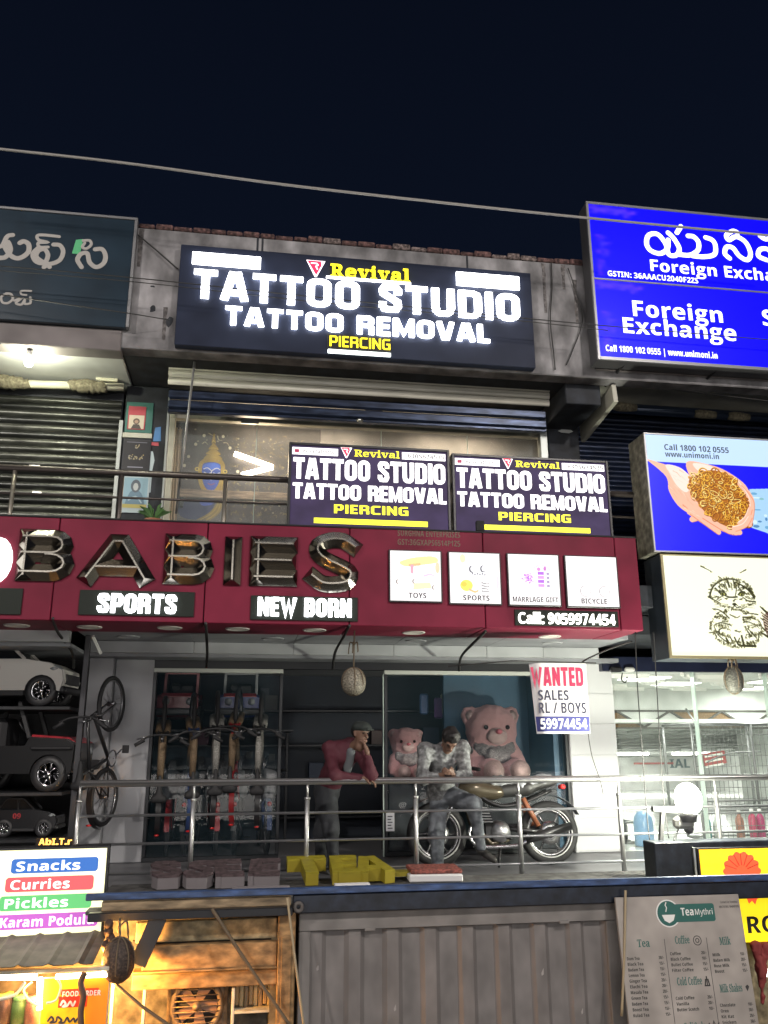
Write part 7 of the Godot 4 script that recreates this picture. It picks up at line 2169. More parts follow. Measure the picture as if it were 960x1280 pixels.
# ---------------------------------------------------------------- bright shop at the right end of the balcony
func side_shop() -> void:
	var s := structure("side_shop_interior", Vector3(7, 2.9, -8))
	var white := M("bright white wall", L(0.75, 0.77, 0.75), 0.5, 0.0, "soft", Vector3.ONE * 0.4)
	var ceilm := M("grey strip ceiling", L(0.55, 0.56, 0.53), 0.55)
	box(s, "floor", M("white floor tile", L(0.7, 0.73, 0.7), 0.18, 0.0, "soft", Vector3.ONE * 0.5), 4.8, 14, 2.6, 2.9, -16.2, -6.61, 0.0)
	box(s, "floor", M("white floor tile", L(0.7, 0.73, 0.7), 0.18), 4.8, 9.5, 2.897, 2.905, -6.61, -1.9, 0.0)
	box(s, "ceiling", ceilm, 4.79, 14, 5.16, 5.22, -5.3, -1.9, 0.0)
	box(s, "ceiling", ceilm, 4.79, 14, 5.16, 5.22, -16.2, -5.3, 0.0)
	box(s, "rear_wall", white, 4.7, 14, 2.9, 5.2, -16.4, -16.2, 0.0)
	box(s, "side_wall", white, 4.66, 4.79, 2.9, 5.2, -16.2, -2.11, 0.0)
	box(s, "side_wall", white, 13.9, 14.1, 2.9, 5.2, -16.2, -6.6, 0.0)
	box(s, "side_wall", white, 9.4, 9.5, 2.9, 5.2, -6.6, -1.9, 0.0)
	box(s, "side_wall", white, 9.4, 14, 2.9, 5.2, -6.7, -6.6, 0.0)
	# raised zigzag strips on the near ceiling
	var stripm := M("white strip", L(0.8, 0.8, 0.76), 0.5)
	for r in 5:
		for c in 6:
			var x := 4.9 + c * 1.15 + (r % 2) * 0.55
			var z := -2.25 - r * 0.65
			if x > 10.6: continue
			bar(s, "ceiling_strip", stripm, Vector3(x, 5.14, z), Vector3(x + 0.62, 5.14, z - 0.02), 0.07, 0.04)
			bar(s, "ceiling_strip", stripm, Vector3(x, 5.142, z), Vector3(x - 0.26, 5.142, z + 0.4), 0.07, 0.04)
	# sloping grid ceiling of the far part
	var slope := box(s, "sloping_ceiling", white, 4.8, 13.9, -0.03, 0.03, -5.6, 5.6, 0.0)
	slope.position = Vector3(9.3, 4.26, -10.6) - s.position
	slope.rotation.x = -0.062
	for k in 11:
		var g := put(slope, "ceiling_batten", box_mesh(Vector3(9.0, 0.05, 0.09), 0.004), M("grey batten", L(0.3, 0.31, 0.3), 0.6))
		g.position = Vector3(0, -0.056, -5.2 + k * 1.0)
	for k in 9:
		var g := put(slope, "ceiling_batten", box_mesh(Vector3(0.07, 0.046, 11.0), 0.004), M("grey batten", L(0.3, 0.31, 0.3), 0.6))
		g.position = Vector3(-4.2 + k * 1.05, -0.054, 0)
	# lamps
	var lamp_no := 0
	for p in [[5.6, -2.6], [6.6, -3.6], [7.9, -3.0], [8.6, -4.4]]:
		var l := thing("ceiling_panel_lamp", ["glowing ceiling panel of the bright shop nearest the white wall", "glowing ceiling panel of the bright shop over the tall cage post", "glowing ceiling panel of the bright shop near the picture edge", "glowing ceiling panel of the bright shop nearest the mesh bulkhead"][lamp_no], "lamp", Vector3(p[0], 5.13, p[1]), "ceiling panel lamps of the bright shop")
		lamp_no += 1
		box(l, "light_panel", glow("panel light", L(0.97, 1.0, 0.94), 3.5), p[0] - 0.28, p[0] + 0.28, 5.12, 5.135, p[1] - 0.28, p[1] + 0.28, 0.003)
		box(l, "frame", M("white plastic", L(0.6, 0.6, 0.58), 0.4), p[0] - 0.3, p[0] + 0.3, 5.136, 5.159, p[1] - 0.3, p[1] + 0.3, 0.003)
		lamp_area(l, Vector3(p[0], 5.11, p[1]), Vector2(0.55, 0.55), Color(0.97, 1.0, 0.94), 4.2, Vector3.DOWN)
	for k in 4:
		var l := thing("tube_lamp", ["first", "second", "third", "fourth"][k] + " tube lamp hung at the back of the bright shop counted from the white wall", "lamp", Vector3(7 + k * 1.5, 4.9, -12.5), "tube lamps at the back of the bright shop")
		tube(l, "tube_light", glow("far tube light", L(1.0, 1.0, 0.96), 14.0), [Vector3(5.6 + k * 1.9, 3.98, -13.5 + 0.4 * (k % 2)), Vector3(7.0 + k * 1.9, 3.98, -13.5 + 0.4 * (k % 2))], 0.03, 8)
		box(l, "fixture", M("white plastic", L(0.6, 0.6, 0.58), 0.4), 5.58 + k * 1.9, 7.02 + k * 1.9, 4.012, 4.04, -13.54 + 0.4 * (k % 2), -13.46 + 0.4 * (k % 2), 0.004)
		lamp_area(l, Vector3(6.3 + k * 1.9, 3.93, -13.5 + 0.4 * (k % 2)), Vector2(1.4, 0.1), Color(1.0, 1.0, 0.96), 8.0, Vector3.DOWN)
	# lattice bulkhead
	var lt := thing("lattice_bulkhead", "hanging bulkhead of brown mesh triangles in the bright shop", "bulkhead", Vector3(7, 4.6, -5.2))
	var y0 := 4.504
	var y1 := 4.776
	var mesh := M("brown mesh infill", L(0.34, 0.2, 0.09), 0.7, 0.0, "cells", Vector3.ONE * 2.2, 1.0)
	var bat := M("dark batten", L(0.06, 0.055, 0.05), 0.6)
	box(lt, "white_board", white, 4.8, 9.39, y1 + 0.02, 5.158, -5.35, -5.2, 0.004)
	box(lt, "rail", bat, 4.8, 9.39, y1 - 0.01, y1 + 0.018, -5.22, -5.17, 0.003)
	box(lt, "rail", bat, 4.8, 9.39, y0 - 0.03, y0, -5.22, -5.17, 0.003)
	var w := 0.98
	for k in 9:
		var x := 4.82 + k * w * 0.5
		var down := k % 2 == 1
		var tri := PackedVector2Array([Vector2(0.0, y1 - 0.012), Vector2(w, y1 - 0.012), Vector2(w * 0.5, y0)] if down else [Vector2(0.0, y0), Vector2(w * 0.5, y1 - 0.012), Vector2(w, y0)])
		put(lt, "mesh_triangle", prism(tri, 0.03), mesh if k % 4 in [1, 2] else white, Vector3(x, 0, -5.24 + 0.002 * (k % 2)))
		bar(lt, "batten", bat, Vector3(x, y1 if down else y0, -5.19), Vector3(x + w * 0.5, y0 if down else y1, -5.19), 0.035, 0.03)
	# front: blue beam, glass, mullion
	var g := thing("side_shop_front", "frameless glass front of the bright shop under a dark blue beam", "glass front", Vector3(7, 2.9, -1.8))
	box(g, "beam", M("dark blue beam", L(0.02, 0.026, 0.06), 0.3, 0.3, "soft", Vector3.ONE), 4.6, 9.4, 5.153, 5.346, -1.85, -1.72, 0.008)
	for x in [5.935, 7.007]:
		box(g, "glass_fin", M("polished glass edge", L(0.5, 0.6, 0.55), 0.2), x - 0.006, x + 0.006, 2.9, 5.153, -1.9, -1.8, 0.001)
	box(g, "pane", glass("clear glass", Color(0.92, 0.97, 0.95), 0.04), 4.8, 9.38, 2.91, 5.153, -1.812, -1.804, 0.0)
	# dark side panel over the beam by the red fascia
	var vp := thing("cctv_bracket", "small tangled cable bracket on the blue beam beside the banner", "bracket", Vector3(4.884, 5.18, -1.68))
	put(vp, "housing", box_mesh(Vector3(0.16, 0.07, 0.08), 0.02), M("black plastic", L(0.02, 0.02, 0.022), 0.4), Vector3(4.762, 5.167, -1.66))
	put(vp, "white_case", box_mesh(Vector3(0.14, 0.06, 0.07), 0.02), M("white plastic", L(0.6, 0.6, 0.58), 0.4), Vector3(4.952, 5.169, -1.66))
	tube(vp, "loop", M("black cable", L(0.02, 0.02, 0.02), 0.6), smooth([Vector3(4.839, 5.124, -1.64), Vector3(4.82, 5.031, -1.64), Vector3(4.873, 5.0, -1.64), Vector3(4.901, 5.073, -1.64)]), 0.008, 6)
	# cages
	var steel := M("cage steel", L(0.16, 0.16, 0.165), 0.4, 0.6)
	var wire := M("cage wire", L(0.09, 0.09, 0.09), 0.4, 0.5)
	var n := 0
	for a in [[6.468, 7.9, 3.3, 4.503, -3.9, -3.0, "tall grey wire cage standing just inside the bright shop"], [5.111, 5.284, 2.92, 3.181, -2.9, -2.6, "small narrow wire cage on the white shop floor"], [6.235, 7.6, 2.95, 3.291, -2.95, -2.5, "low wire cage with coloured bottles inside"]]:
		var c := thing("wire_cage", a[6], "cage", Vector3((a[0] + a[1]) / 2, a[2], a[5]), "wire cages in the bright shop")
		var x0: float = a[0]
		var x1: float = a[1]
		var cy0: float = a[2]
		var cy1: float = a[3]
		for x in [x0, x1]:
			for z in [a[4], a[5]]:
				tube(c, "post", steel, [Vector3(x, cy0, z), Vector3(x, cy1, z)], 0.022, 6)
		for y in [cy0, cy1]:
			for z in [a[4], a[5]]:
				tube(c, "edge_bar", steel, [Vector3(x0, y, z), Vector3(x1, y, z)], 0.018, 6)
			for x in [x0, x1]:
				tube(c, "edge_bar", steel, [Vector3(x, y, a[4]), Vector3(x, y, a[5])], 0.018, 6)
		if n == 0:
			tube(c, "edge_bar", steel, [Vector3(x0 + 0.95, cy0, a[5]), Vector3(x0 + 0.95, cy1, a[5])], 0.022, 6)
			tube(c, "edge_bar", steel, [Vector3(x0, cy0 + 0.12, a[5]), Vector3(x1, cy0 + 0.12, a[5])], 0.018, 6)
			tube(c, "brace", steel, [Vector3(x0 + 0.1, cy1 - 0.02, a[5]), Vector3(x0 + 0.75, cy1 + 0.28, a[4] - 0.6)], 0.016, 6)
			tube(c, "perch", steel, smooth([Vector3(x0 + 0.3, cy1 - 0.55, -3.2), Vector3(x0 + 0.7, cy1 - 0.42, -3.2), Vector3(x0 + 1.2, cy1 - 0.4, -3.2)]), 0.012, 6)
		var cnt := int((x1 - x0) / 0.07)
		for k in range(1, cnt):
			var x := lerpf(x0, x1, float(k) / cnt)
			for z in [a[5]]:
				tube(c, "wire", wire, [Vector3(x, cy0, z), Vector3(x, cy1, z)], 0.004, 4)
		var rows := int((cy1 - cy0) / 0.14)
		for k in range(1, rows):
			var y := lerpf(cy0, cy1, float(k) / rows)
			tube(c, "wire", wire, [Vector3(x0, y, a[5] + 0.008), Vector3(x1, y, a[5] + 0.008)], 0.004, 4)
		n += 1
	# coloured bottles and packs on the low shelf
	n = 0
	for a in [[Vector3(6.398, 3.08, -2.7), L(0.05, 0.25, 0.26), "teal bottle inside the low wire cage"], [Vector3(7.096, 3.122, -2.7), L(0.45, 0.05, 0.12), "pink bottle nearest the cage corner post"], [Vector3(7.219, 3.12, -2.7), L(0.4, 0.03, 0.14), "crimson bottle beside the pink one"], [Vector3(6.553, 3.067, -2.7), L(0.5, 0.52, 0.5), "white bottle inside the low wire cage"], [Vector3(6.898, 3.104, -2.7), L(0.3, 0.12, 0.08), "brown bottle inside the low wire cage"]]:
		var bt := thing("bottle", a[2], "bottle", a[0] + Vector3(0, -0.18, 0), "bottles in the low cage")
		put(bt, "bottle_body", lathe([Vector2(0.001, -0.18), Vector2(0.055, -0.18), Vector2(0.058, 0.06), Vector2(0.05, 0.1), Vector2(0.022, 0.14), Vector2(0.022, 0.17)], 14), M("bottle %d" % n, a[1], 0.25), a[0])
		put(bt, "cap", lathe([Vector2(0.026, 0.165), Vector2(0.026, 0.2), Vector2(0.001, 0.2)], 12), M("white plastic", L(0.6, 0.6, 0.58), 0.4), a[0])
		n += 1
	# red sign and dark letters deep in the shop
	var rs := thing("red_shop_sign", "red slanted signboard hanging deep in the bright shop", "sign", Vector3(8.467, 3.964, -6.0))
	var ro := box(rs, "board", M("dull red board", L(0.35, 0.05, 0.05), 0.5), 8.245, 8.689, 3.851, 4.078, -6.0, -5.95, 0.004)
	ro.rotation = Vector3(0, 0, 0.13)
	for k in 3:
		bar(rs, "printed_line", M("white strip", L(0.8, 0.8, 0.76), 0.5), Vector3(8.263, 3.994, -5.94) + Vector3(0, -0.09 * k, 0), Vector3(8.617, 4.049, -5.94) + Vector3(0, -0.09 * k, 0), 0.035, 0.004, 0.0)
	var ds := thing("wall_lettering", "large dark capital letters on the far wall of the bright shop", "lettering", Vector3(13.066, 3.603, -16.0))
	words(ds, "IAL", M("dark teal letter", L(0.04, 0.09, 0.11), 0.5), 12.756, 13.407, 3.533, 0.257, -16.19, 0.02)
	var rb := thing("red_shelf_band", "thin red band along the far bright wall", "band", Vector3(11.785, 3.683, -15.9))
	box(rb, "band", M("dull red board", L(0.35, 0.05, 0.05), 0.5), 11.478, 12.735, 3.646, 3.704, -15.95, -15.9, 0.003)
	# blue drum on the floor
	var dr := thing("blue_drum", "pale blue plastic drum at the edge of the bright shop", "drum", Vector3(5.257, 2.608, -2.3))
	put(dr, "drum_body", lathe([Vector2(0.001, 0.22), Vector2(0.07, 0.21), Vector2(0.12, 0.14), Vector2(0.13, 0.05), Vector2(0.13, -0.2), Vector2(0.12, -0.22), Vector2(0.001, -0.22)], 18), M("blue plastic", L(0.12, 0.25, 0.42), 0.3), Vector3(5.266, 3.13, -2.3))

# ---------------------------------------------------------------- stalls in front of the balcony
func channel_letter(called: String, label: String, ch: String, x: float, z: float, w: float, h: float, turn: float, m: Material, edge: Material) -> void:
	var t := thing("channel_letter", label, "letter", Vector3(x, 2.955, z), "old sign letters lying on the stall roof")
	var d := heavy(ch, 0.19)
	var o := put(t, "letter_face", stroke_mesh(d["s"], 0.19 * (w / d["w"] + h) * 0.5, w / d["w"], h, 0.02), m, Vector3(x, 2.955, z) + Basis(Vector3.RIGHT, -PI / 2 + 0.14) * Vector3(0, 0, 0.1))
	o.basis = Basis(Vector3.UP, turn) * Basis(Vector3.RIGHT, -PI / 2 + 0.14)
	var e := put(t, "letter_return", stroke_mesh(d["s"], 0.19 * (w / d["w"] + h) * 0.48, w / d["w"], h, 0.098), edge, Vector3(x, 2.956, z))
	e.basis = o.basis

func stalls() -> void:
	# ---- flat roof with its blue edge
	var r := thing("stall_roof", "flat stall roof with a bright blue front edge below the balcony", "roof", Vector3(3, 2.9, 0.8))
	var rx0 := -1.229
	var deck := M("dusty roof sheet", L(0.16, 0.155, 0.15), 0.85, 0.0, "grime", Vector3.ONE)
	box(r, "deck", deck, rx0, 9.0, 2.92, 2.95, 0.12, 1.47, 0.003)
	var bl := M("blue edge paint", L(0.06, 0.12, 0.3), 0.35, 0.1, "grime", Vector3(0.6, 2, 2))
	box(r, "blue_edge", bl, rx0, 9.0, 3.033, 3.085, 1.47, 1.52, 0.006)
	box(r, "front_beam", M("dark blue beam paint", L(0.02, 0.028, 0.05), 0.4, 0.2, "grime", Vector3.ONE), 0.404, 9.0, 2.887, 3.029, 1.42, 1.5, 0.008)
	box(r, "rear_board", M("pale board", L(0.45, 0.33, 0.2), 0.7, 0.0, "grime", Vector3(0.5, 2, 2), 0.4), -1.106, 0.39, 2.946, 3.02, 1.43, 1.49, 0.006)
	box(r, "black_beam", M("black steel beam", L(0.015, 0.016, 0.02), 0.4, 0.3), -1.193, 0.402, 2.888, 2.952, 1.5, 1.58, 0.006)
	put(r, "corner_casting", torus(0.03, 0.016, 16, 8), M("rusty casting", L(0.1, 0.09, 0.085), 0.8), Vector3(0.448, 2.942, 1.53)).basis = Basis(Vector3.RIGHT, PI / 2)
	# letters lying on it
	var fade := M("faded mauve face", L(0.16, 0.11, 0.12), 0.7, 0.0, "grime", Vector3.ONE * 2.0)
	var fade2 := M("faded mauve side", L(0.2, 0.18, 0.19), 0.7)
	var yel := M("yellow letter face", L(0.36, 0.3, 0.02), 0.5, 0.0, "soft", Vector3.ONE * 2.0)
	var yel2 := M("yellow letter side", L(0.3, 0.24, 0.02), 0.5)
	var z0 := 0.55
	channel_letter("a", "faded mauve sign letter S lying nearest the snack sign", "S", -0.821, z0, 0.28, 0.5, 0.15, fade, fade2)
	channel_letter("a", "faded mauve sign letter S lying second on the stall roof", "S", -0.565, z0, 0.28, 0.5, -0.1, fade, fade2)
	channel_letter("a", "faded mauve sign letter E lying in the middle of the roof row", "E", -0.264, z0, 0.27, 0.5, 0.08, fade, fade2)
	channel_letter("a", "faded mauve sign letter E lying beside the yellow letters", "E", 0.026, z0, 0.3, 0.5, -0.05, fade, fade2)
	channel_letter("a", "yellow sign letter T lying on the stall roof", "T", 0.438, z0, 0.38, 0.55, 0.05, yel, yel2)
	channel_letter("a", "yellow sign letter E lying between the yellow T and A", "E", 0.812, z0, 0.27, 0.55, -0.03, yel, yel2)
	channel_letter("a", "yellow sign letter A lying beside the red and white box", "A", 1.054, z0, 0.36, 0.5, 0.06, yel, yel2)
	var bw := thing("sign_offcut", "red and white sign offcut lying on the stall roof", "offcut", Vector3(1.798, 2.955, 0.4))
	var bo := box(bw, "white_base", M("banner cloth", L(0.68, 0.67, 0.68), 0.7), 1.564, 2.08, 2.955, 3.02, 0.1, 0.55, 0.01)
	var bo2 := box(bw, "red_top", M("faded red face", L(0.5, 0.14, 0.11), 0.6, 0.0, "blotch", Vector3.ONE * 2.0), 1.587, 2.088, 3.021, 3.06, 0.08, 0.5, 0.01)
	bo.rotation.y = -0.06
	bo2.rotation.y = -0.06
	var yp := put(bw, "yellow_tongue", prism(PackedVector2Array([Vector2(0, 0), Vector2(0.4, 0.06), Vector2(0.42, 0.2), Vector2(0.1, 0.22)]), 0.04), yel, Vector3(1.313, 2.988, 0.4))
	yp.basis = Basis(Vector3.RIGHT, -PI / 2)
	var cp := thing("caption_strip", "narrow faded strip lettered in brown lying in front of the mauve letters", "strip", Vector3(0.183, 2.965, 0.75))
	box(cp, "strip", M("faded mauve side", L(0.2, 0.18, 0.19), 0.7), -0.101, 0.412, 2.955, 2.99, 0.7, 0.8, 0.004)
	box(cp, "strip", M("banner cloth", L(0.68, 0.67, 0.68), 0.7), 0.817, 1.141, 2.955, 2.995, 0.7, 0.8, 0.004)

	# ---- grey container stall
	var c := thing("container_stall", "closed grey steel container stall with corrugated side below the balcony", "container", Vector3(1.824, 2.011, 1.45))
	var grey := M("grey container paint", L(0.22, 0.205, 0.197), 0.6, 0.0, "soft", Vector3.ONE * 0.9)
	var grey2 := M("grey corrugated paint", L(0.2, 0.183, 0.178), 0.6, 0.0, "soft", Vector3(1.2, 0.7, 0.9))
	var cx0 := 0.464
	var cx1 := 3.281
	var cy1 := 2.885
	var py1 := 2.737
	var px0 := 0.56
	var px1 := 3.116
	box(c, "header", grey, cx0, cx1, py1, cy1, 1.3, 1.42, 0.006)
	box(c, "side_frame", grey, cx0, px0, 0.1, py1 - 0.002, 1.3, 1.42, 0.006)
	box(c, "side_frame", grey, px1, cx1, 0.1, py1 - 0.002, 1.3, 1.42, 0.006)
	box(c, "sill", grey, px0, px1, 0.1, 0.3, 1.3, 1.42, 0.006)
	var st := start()
	var pitch := (px1 - px0) / 8.0
	for k in 8:
		var xs := [0.0, 0.3, 0.42, 0.88, 1.0]
		var zs := [0.0, 0.0, -0.032, -0.032, 0.0]
		for i in 4:
			var xa: float = px0 + (k + xs[i]) * pitch
			var xb: float = px0 + (k + xs[i + 1]) * pitch
			quad(st, Vector3(xa, 0.3, 1.39 + zs[i]), Vector3(xa, py1 - 0.008, 1.39 + zs[i]), Vector3(xb, py1 - 0.008, 1.39 + zs[i + 1]), Vector3(xb, 0.3, 1.39 + zs[i + 1]))
	put(c, "corrugated_panel", done(st), grey2)
	box(c, "inner_wall", M("black gap", L(0.01, 0.01, 0.012), 0.8), px0, px1, 0.3, py1, 1.3, 1.335, 0.0)
	for x in [1.051, 2.738]:
		box(c, "hinge", grey, x - 0.045, x + 0.045, py1 - 0.012, py1 + 0.014, 1.421, 1.435, 0.004)
	box(c, "end_wall", grey, cx0, cx0 + 0.05, 0.1, cy1, 0.3, 1.3, 0.0)
	box(c, "end_wall", grey, cx1 - 0.05, cx1, 0.1, cy1, 0.3, 1.3, 0.0)
	# scratches of worn paint
	for k in 7:
		var x: float = px0 + (k * 5 % 8 + 0.12 + 0.1 * rng.randf()) * pitch
		var y := rng.randf_range(1.75, 2.55)
		put(c, "paint_scrape", prism(PackedVector2Array([Vector2(0, 0), Vector2(0.008 + rng.randf() * 0.01, 0.01), Vector2(0.004 + rng.randf() * 0.02, 0.03 + rng.randf() * 0.03), Vector2(0.01, 0.045), Vector2(-0.004, 0.02)]), 0.001), M("bare primer", L(0.31, 0.29, 0.28), 0.7), Vector3(x, y, 1.391))

	# ---- snack sign
	var s := thing("snack_light_box", "tilted cream light box listing Snacks Curries Pickles", "light box", Vector3.ZERO)
	var W := 1.35
	var H := 0.64
	box(s, "casing", M("black sign frame", L(0.012, 0.012, 0.015), 0.4), -W, 0.02, -H - 0.02, 0.02, -0.12, -0.005, 0.004)
	var face_m := glow("cream sign light", L(1.0, 0.97, 0.62), 0.85)
	box(s, "sign_face", face_m, -W, 0.0, -H, 0.0, -0.004, 0.0, 0.0)
	var wt := glow("white print light", L(1, 1, 0.97), 1.0)
	var i := 0
	for a in [["Snacks", L(0.03, 0.12, 0.4), -0.06, -0.73, -0.51, 0.3], ["Curries", L(0.75, 0.09, 0.1), -0.085, -0.76, -0.53, 0.28], ["Pickles", L(0.1, 0.42, 0.14), -0.09, -0.79, -0.53, 0.28], ["Karam Podulu", L(0.42, 0.1, 0.44), -0.03, -0.81, -0.1, 0.28]]:
		var y := -0.125 - i * 0.138
		var rr := []
		for q in rrect(a[3], y - 0.05, a[2], y + 0.06, 0.025):
			rr.append(Vector2(q[0], q[1]))
		put(s, "printed_light_band", prism(PackedVector2Array(rr), 0.002), glow("band light %d" % i, a[1], 0.95), Vector3(0, 0, 0.0005))
		words(s, a[0], wt, a[3] + 0.04, [-0.2, -0.27, -0.27, -0.06][i], y - 0.032, 0.07, 0.0027, 0.002)
		i += 1
	put(s, "printed_light_mark", prism(PackedVector2Array([Vector2(-1.3, -0.12), Vector2(-0.92, -0.08), Vector2(-0.95, -0.24), Vector2(-1.3, -0.26)]), 0.002), glow("band light 1", L(0.75, 0.09, 0.1), 0.95), Vector3(0, 0, 0.0005))
	s.position = Vector3(-1.126, 3.399, 1.3)
	s.rotation = Vector3(0.02, 0.06, 0.0)
	var sl := AreaLight3D.new()
	sl.name = "sign_light"
	sl.area_size = Vector2(W * 0.9, H * 0.8)
	sl.light_energy = 0.3
	sl.light_color = Color(1.0, 0.97, 0.8)
	sl.shadow_enabled = true
	s.add_child(sl)
	sl.position = Vector3(-W / 2, -H / 2, 0.03)
	sl.rotation = Vector3(0, PI, 0)

	# ---- food stall
	var f := thing("food_stall", "lamp lit wooden food stall with corrugated awning under the snack sign", "stall", Vector3(-0.728, 2.117, 1.4))
	var wood := M("orange painted wood", L(0.5, 0.3, 0.13), 0.65, 0.0, "grime", Vector3(0.8, 1.6, 1), 0.5)
	var dirty := M("dirty cream board", L(0.42, 0.34, 0.2), 0.8, 0.0, "grime", Vector3(1.0, 1.2, 1), 0.5)
	box(f, "upper_board", dirty, -0.838, 0.283, 2.692, 2.846, 1.34, 1.4, 0.006)
	box(f, "header_board", wood, -0.769, 0.287, 2.498, 2.678, 1.36, 1.45, 0.006)
	box(f, "ledge", wood, -0.836, 0.289, 2.491, 2.505, 1.36, 1.5, 0.004)
	box(f, "lower_board", wood, -0.837, 0.293, 2.363, 2.477, 1.36, 1.45, 0.006)
	box(f, "gap_board", M("black gap", L(0.01, 0.01, 0.012), 0.8), -0.864, 0.287, 2.654, 2.701, 1.32, 1.36, 0.0)
	box(f, "corner_post", wood, 0.292, 0.432, 1.816, 2.904, 1.4, 1.5, 0.008)
	box(f, "post_bead", wood, 0.32, 0.402, 1.821, 2.729, 1.501, 1.515, 0.004)
	box(f, "window_post", M("cream frame", L(0.62, 0.6, 0.5), 0.45), -0.982, -0.958, 1.886, 2.455, 1.46, 1.5, 0.004)
	box(f, "window_post", M("cream frame", L(0.62, 0.6, 0.5), 0.45), -0.746, -0.722, 1.858, 2.377, 1.4, 1.45, 0.004)
	box(f, "window_post", M("cream frame", L(0.62, 0.6, 0.5), 0.45), -0.06, -0.035, 1.822, 2.348, 1.4, 1.45, 0.004)
	box(f, "counter_board", M("counter steel", L(0.3, 0.29, 0.27), 0.4, 0.5), -4.2, 0.302, 1.1, 1.15, 0.9, 1.8, 0.006)
	box(f, "rear_board", M("grey stall wall", L(0.3, 0.27, 0.22), 0.8, 0.0, "grime", Vector3.ONE), -4.2, 0.302, 0.05, 2.86, 0.7, 0.75, 0.0)
	box(f, "side_board", dirty, 0.302 - 0.06, 0.302, 0.05, 2.8, 0.75, 1.39, 0.0)
	box(f, "front_board", wood, -4.2, 0.302, 0.05, 1.09, 1.3, 1.38, 0.006)
	for k in 2:
		box(f, "shelf_board", M("cream frame", L(0.62, 0.6, 0.5), 0.45), -0.042, 0.309, 2.126 - k * 0.28, 2.144 - k * 0.28, 0.76, 1.3, 0.003)
	# corrugated awning, ribs running down the slope
	var aw := start()
	var ax0 := -4.4
	var ax1 := -1.068
	var ay1 := 2.774
	var ay0 := 2.677
	var cells := 96
	for k in cells:
		var xa := lerpf(ax0, ax1, float(k) / cells)
		var xb := lerpf(ax0, ax1, float(k + 1) / cells)
		var ha := 0.0
		var hb := 0.0
		if k % 6 == 2: hb = 0.014
		elif k % 6 == 3: ha = 0.014
		for side in [0.0, -0.004]:
			var q := [Vector3(xa, ay0 + ha + side, 1.95), Vector3(xa, ay1 + ha + side, 1.25), Vector3(xb, ay1 + hb + side, 1.25), Vector3(xb, ay0 + hb + side, 1.95)]
			if side == 0.0:
				quad(aw, q[0], q[1], q[2], q[3])
			else:
				quad(aw, q[3], q[2], q[1], q[0])
	put(f, "awning", done(aw), M("brown roofing sheet", L(0.14, 0.115, 0.1), 0.55, 0.2, "grime", Vector3(0.7, 0.7, 0.7)))
	bar(f, "awning_strut", M("black steel beam", L(0.015, 0.016, 0.02), 0.4, 0.3), Vector3(-0.79, 2.573, 1.56), Vector3(-0.653, 2.903, 1.52), 0.13, 0.05)
	box(f, "lamp_rail", M("cream frame", L(0.62, 0.6, 0.5), 0.45), -4.2, -0.961, 2.607, 2.634, 1.8, 1.86, 0.004)
	# tube lamps under the awning
	var tl := thing("stall_tube_lamp", "blazing warm tube lamp under the stall awning beside the hanging gourd", "lamp", Vector3(-1.402, 2.564, 1.8))
	var hot := glow("warm tube light", L(1.0, 0.8, 0.5), 14.0)
	tube(tl, "tube_light", hot, [Vector3(-1.953, 2.599, 1.83), Vector3(-1.475, 2.579, 1.83)], 0.022, 10)
	tube(tl, "tube_light", hot, [Vector3(-1.34, 2.574, 1.83), Vector3(-0.976, 2.576, 1.83)], 0.018, 10)
	tube(tl, "tube_light", hot, [Vector3(-1.444, 2.582, 1.87), Vector3(-1.428, 2.373, 1.87)], 0.02, 10)
	lamp_area(tl, Vector3(-1.5, 2.561, 1.86), Vector2(1.6, 0.08), Color(1.0, 0.72, 0.38), 2.2, Vector3(0.35, -0.5, 0.2))
	var om := OmniLight3D.new()
	om.name = "tube_glow_lamp"
	om.light_color = Color(1.0, 0.7, 0.35)
	om.light_energy = 8.0
	om.light_size = 0.08
	om.omni_range = 12.0
	om.shadow_enabled = true
	tl.add_child(om)
	om.position = Vector3(-1.112, 2.517, 1.74) - tl.position
	tube(tl, "flex", M("white flex", L(0.7, 0.66, 0.55), 0.5), smooth([Vector3(-1.73, 2.451, 1.88), Vector3(-1.607, 2.477, 1.88), Vector3(-1.544, 2.557, 1.88)]), 0.012, 6)
	tube(tl, "flex", M("white flex", L(0.7, 0.66, 0.55), 0.5), smooth([Vector3(-1.43, 2.402, 1.9), Vector3(-1.5, 2.446, 1.9), Vector3(-1.54, 2.51, 1.9), Vector3(-1.49, 2.56, 1.9)]), 0.008, 6)
	tube(tl, "flex", M("white flex", L(0.7, 0.66, 0.55), 0.5), smooth([Vector3(-1.377, 2.42, 1.9), Vector3(-1.312, 2.438, 1.9), Vector3(-1.286, 2.52, 1.9), Vector3(-1.314, 2.574, 1.9)]), 0.008, 6)
	tube(tl, "dark_flex", M("brown flex", L(0.08, 0.05, 0.04), 0.6), smooth([Vector3(-1.126, 2.608, 1.9), Vector3(-1.149, 2.546, 1.9), Vector3(-1.124, 2.456, 1.9), Vector3(-1.132, 2.352, 1.9), Vector3(-1.115, 2.223, 1.9)]), 0.022, 8)
	# yellow poster with Telugu lettering
	var po := thing("yellow_food_poster", "yellow and orange food order poster under the blazing tube lamp", "poster", Vector3(-1.17, 2.197, 1.8))
	var pim := Image.create(160, 128, false, Image.FORMAT_RGB8)
	pim.fill(Color(0.98, 0.78, 0.08))
	paint_poly(pim, [Vector2(96, 0), Vector2(160, 0), Vector2(160, 128), Vector2(112, 128)], Color(0.95, 0.58, 0.1))
	pim.fill_rect(Rect2i(44, 26, 92, 14), Color(0.88, 0.22, 0.08))
	pim.fill_rect(Rect2i(40, 42, 70, 26), Color(0.86, 0.2, 0.1))
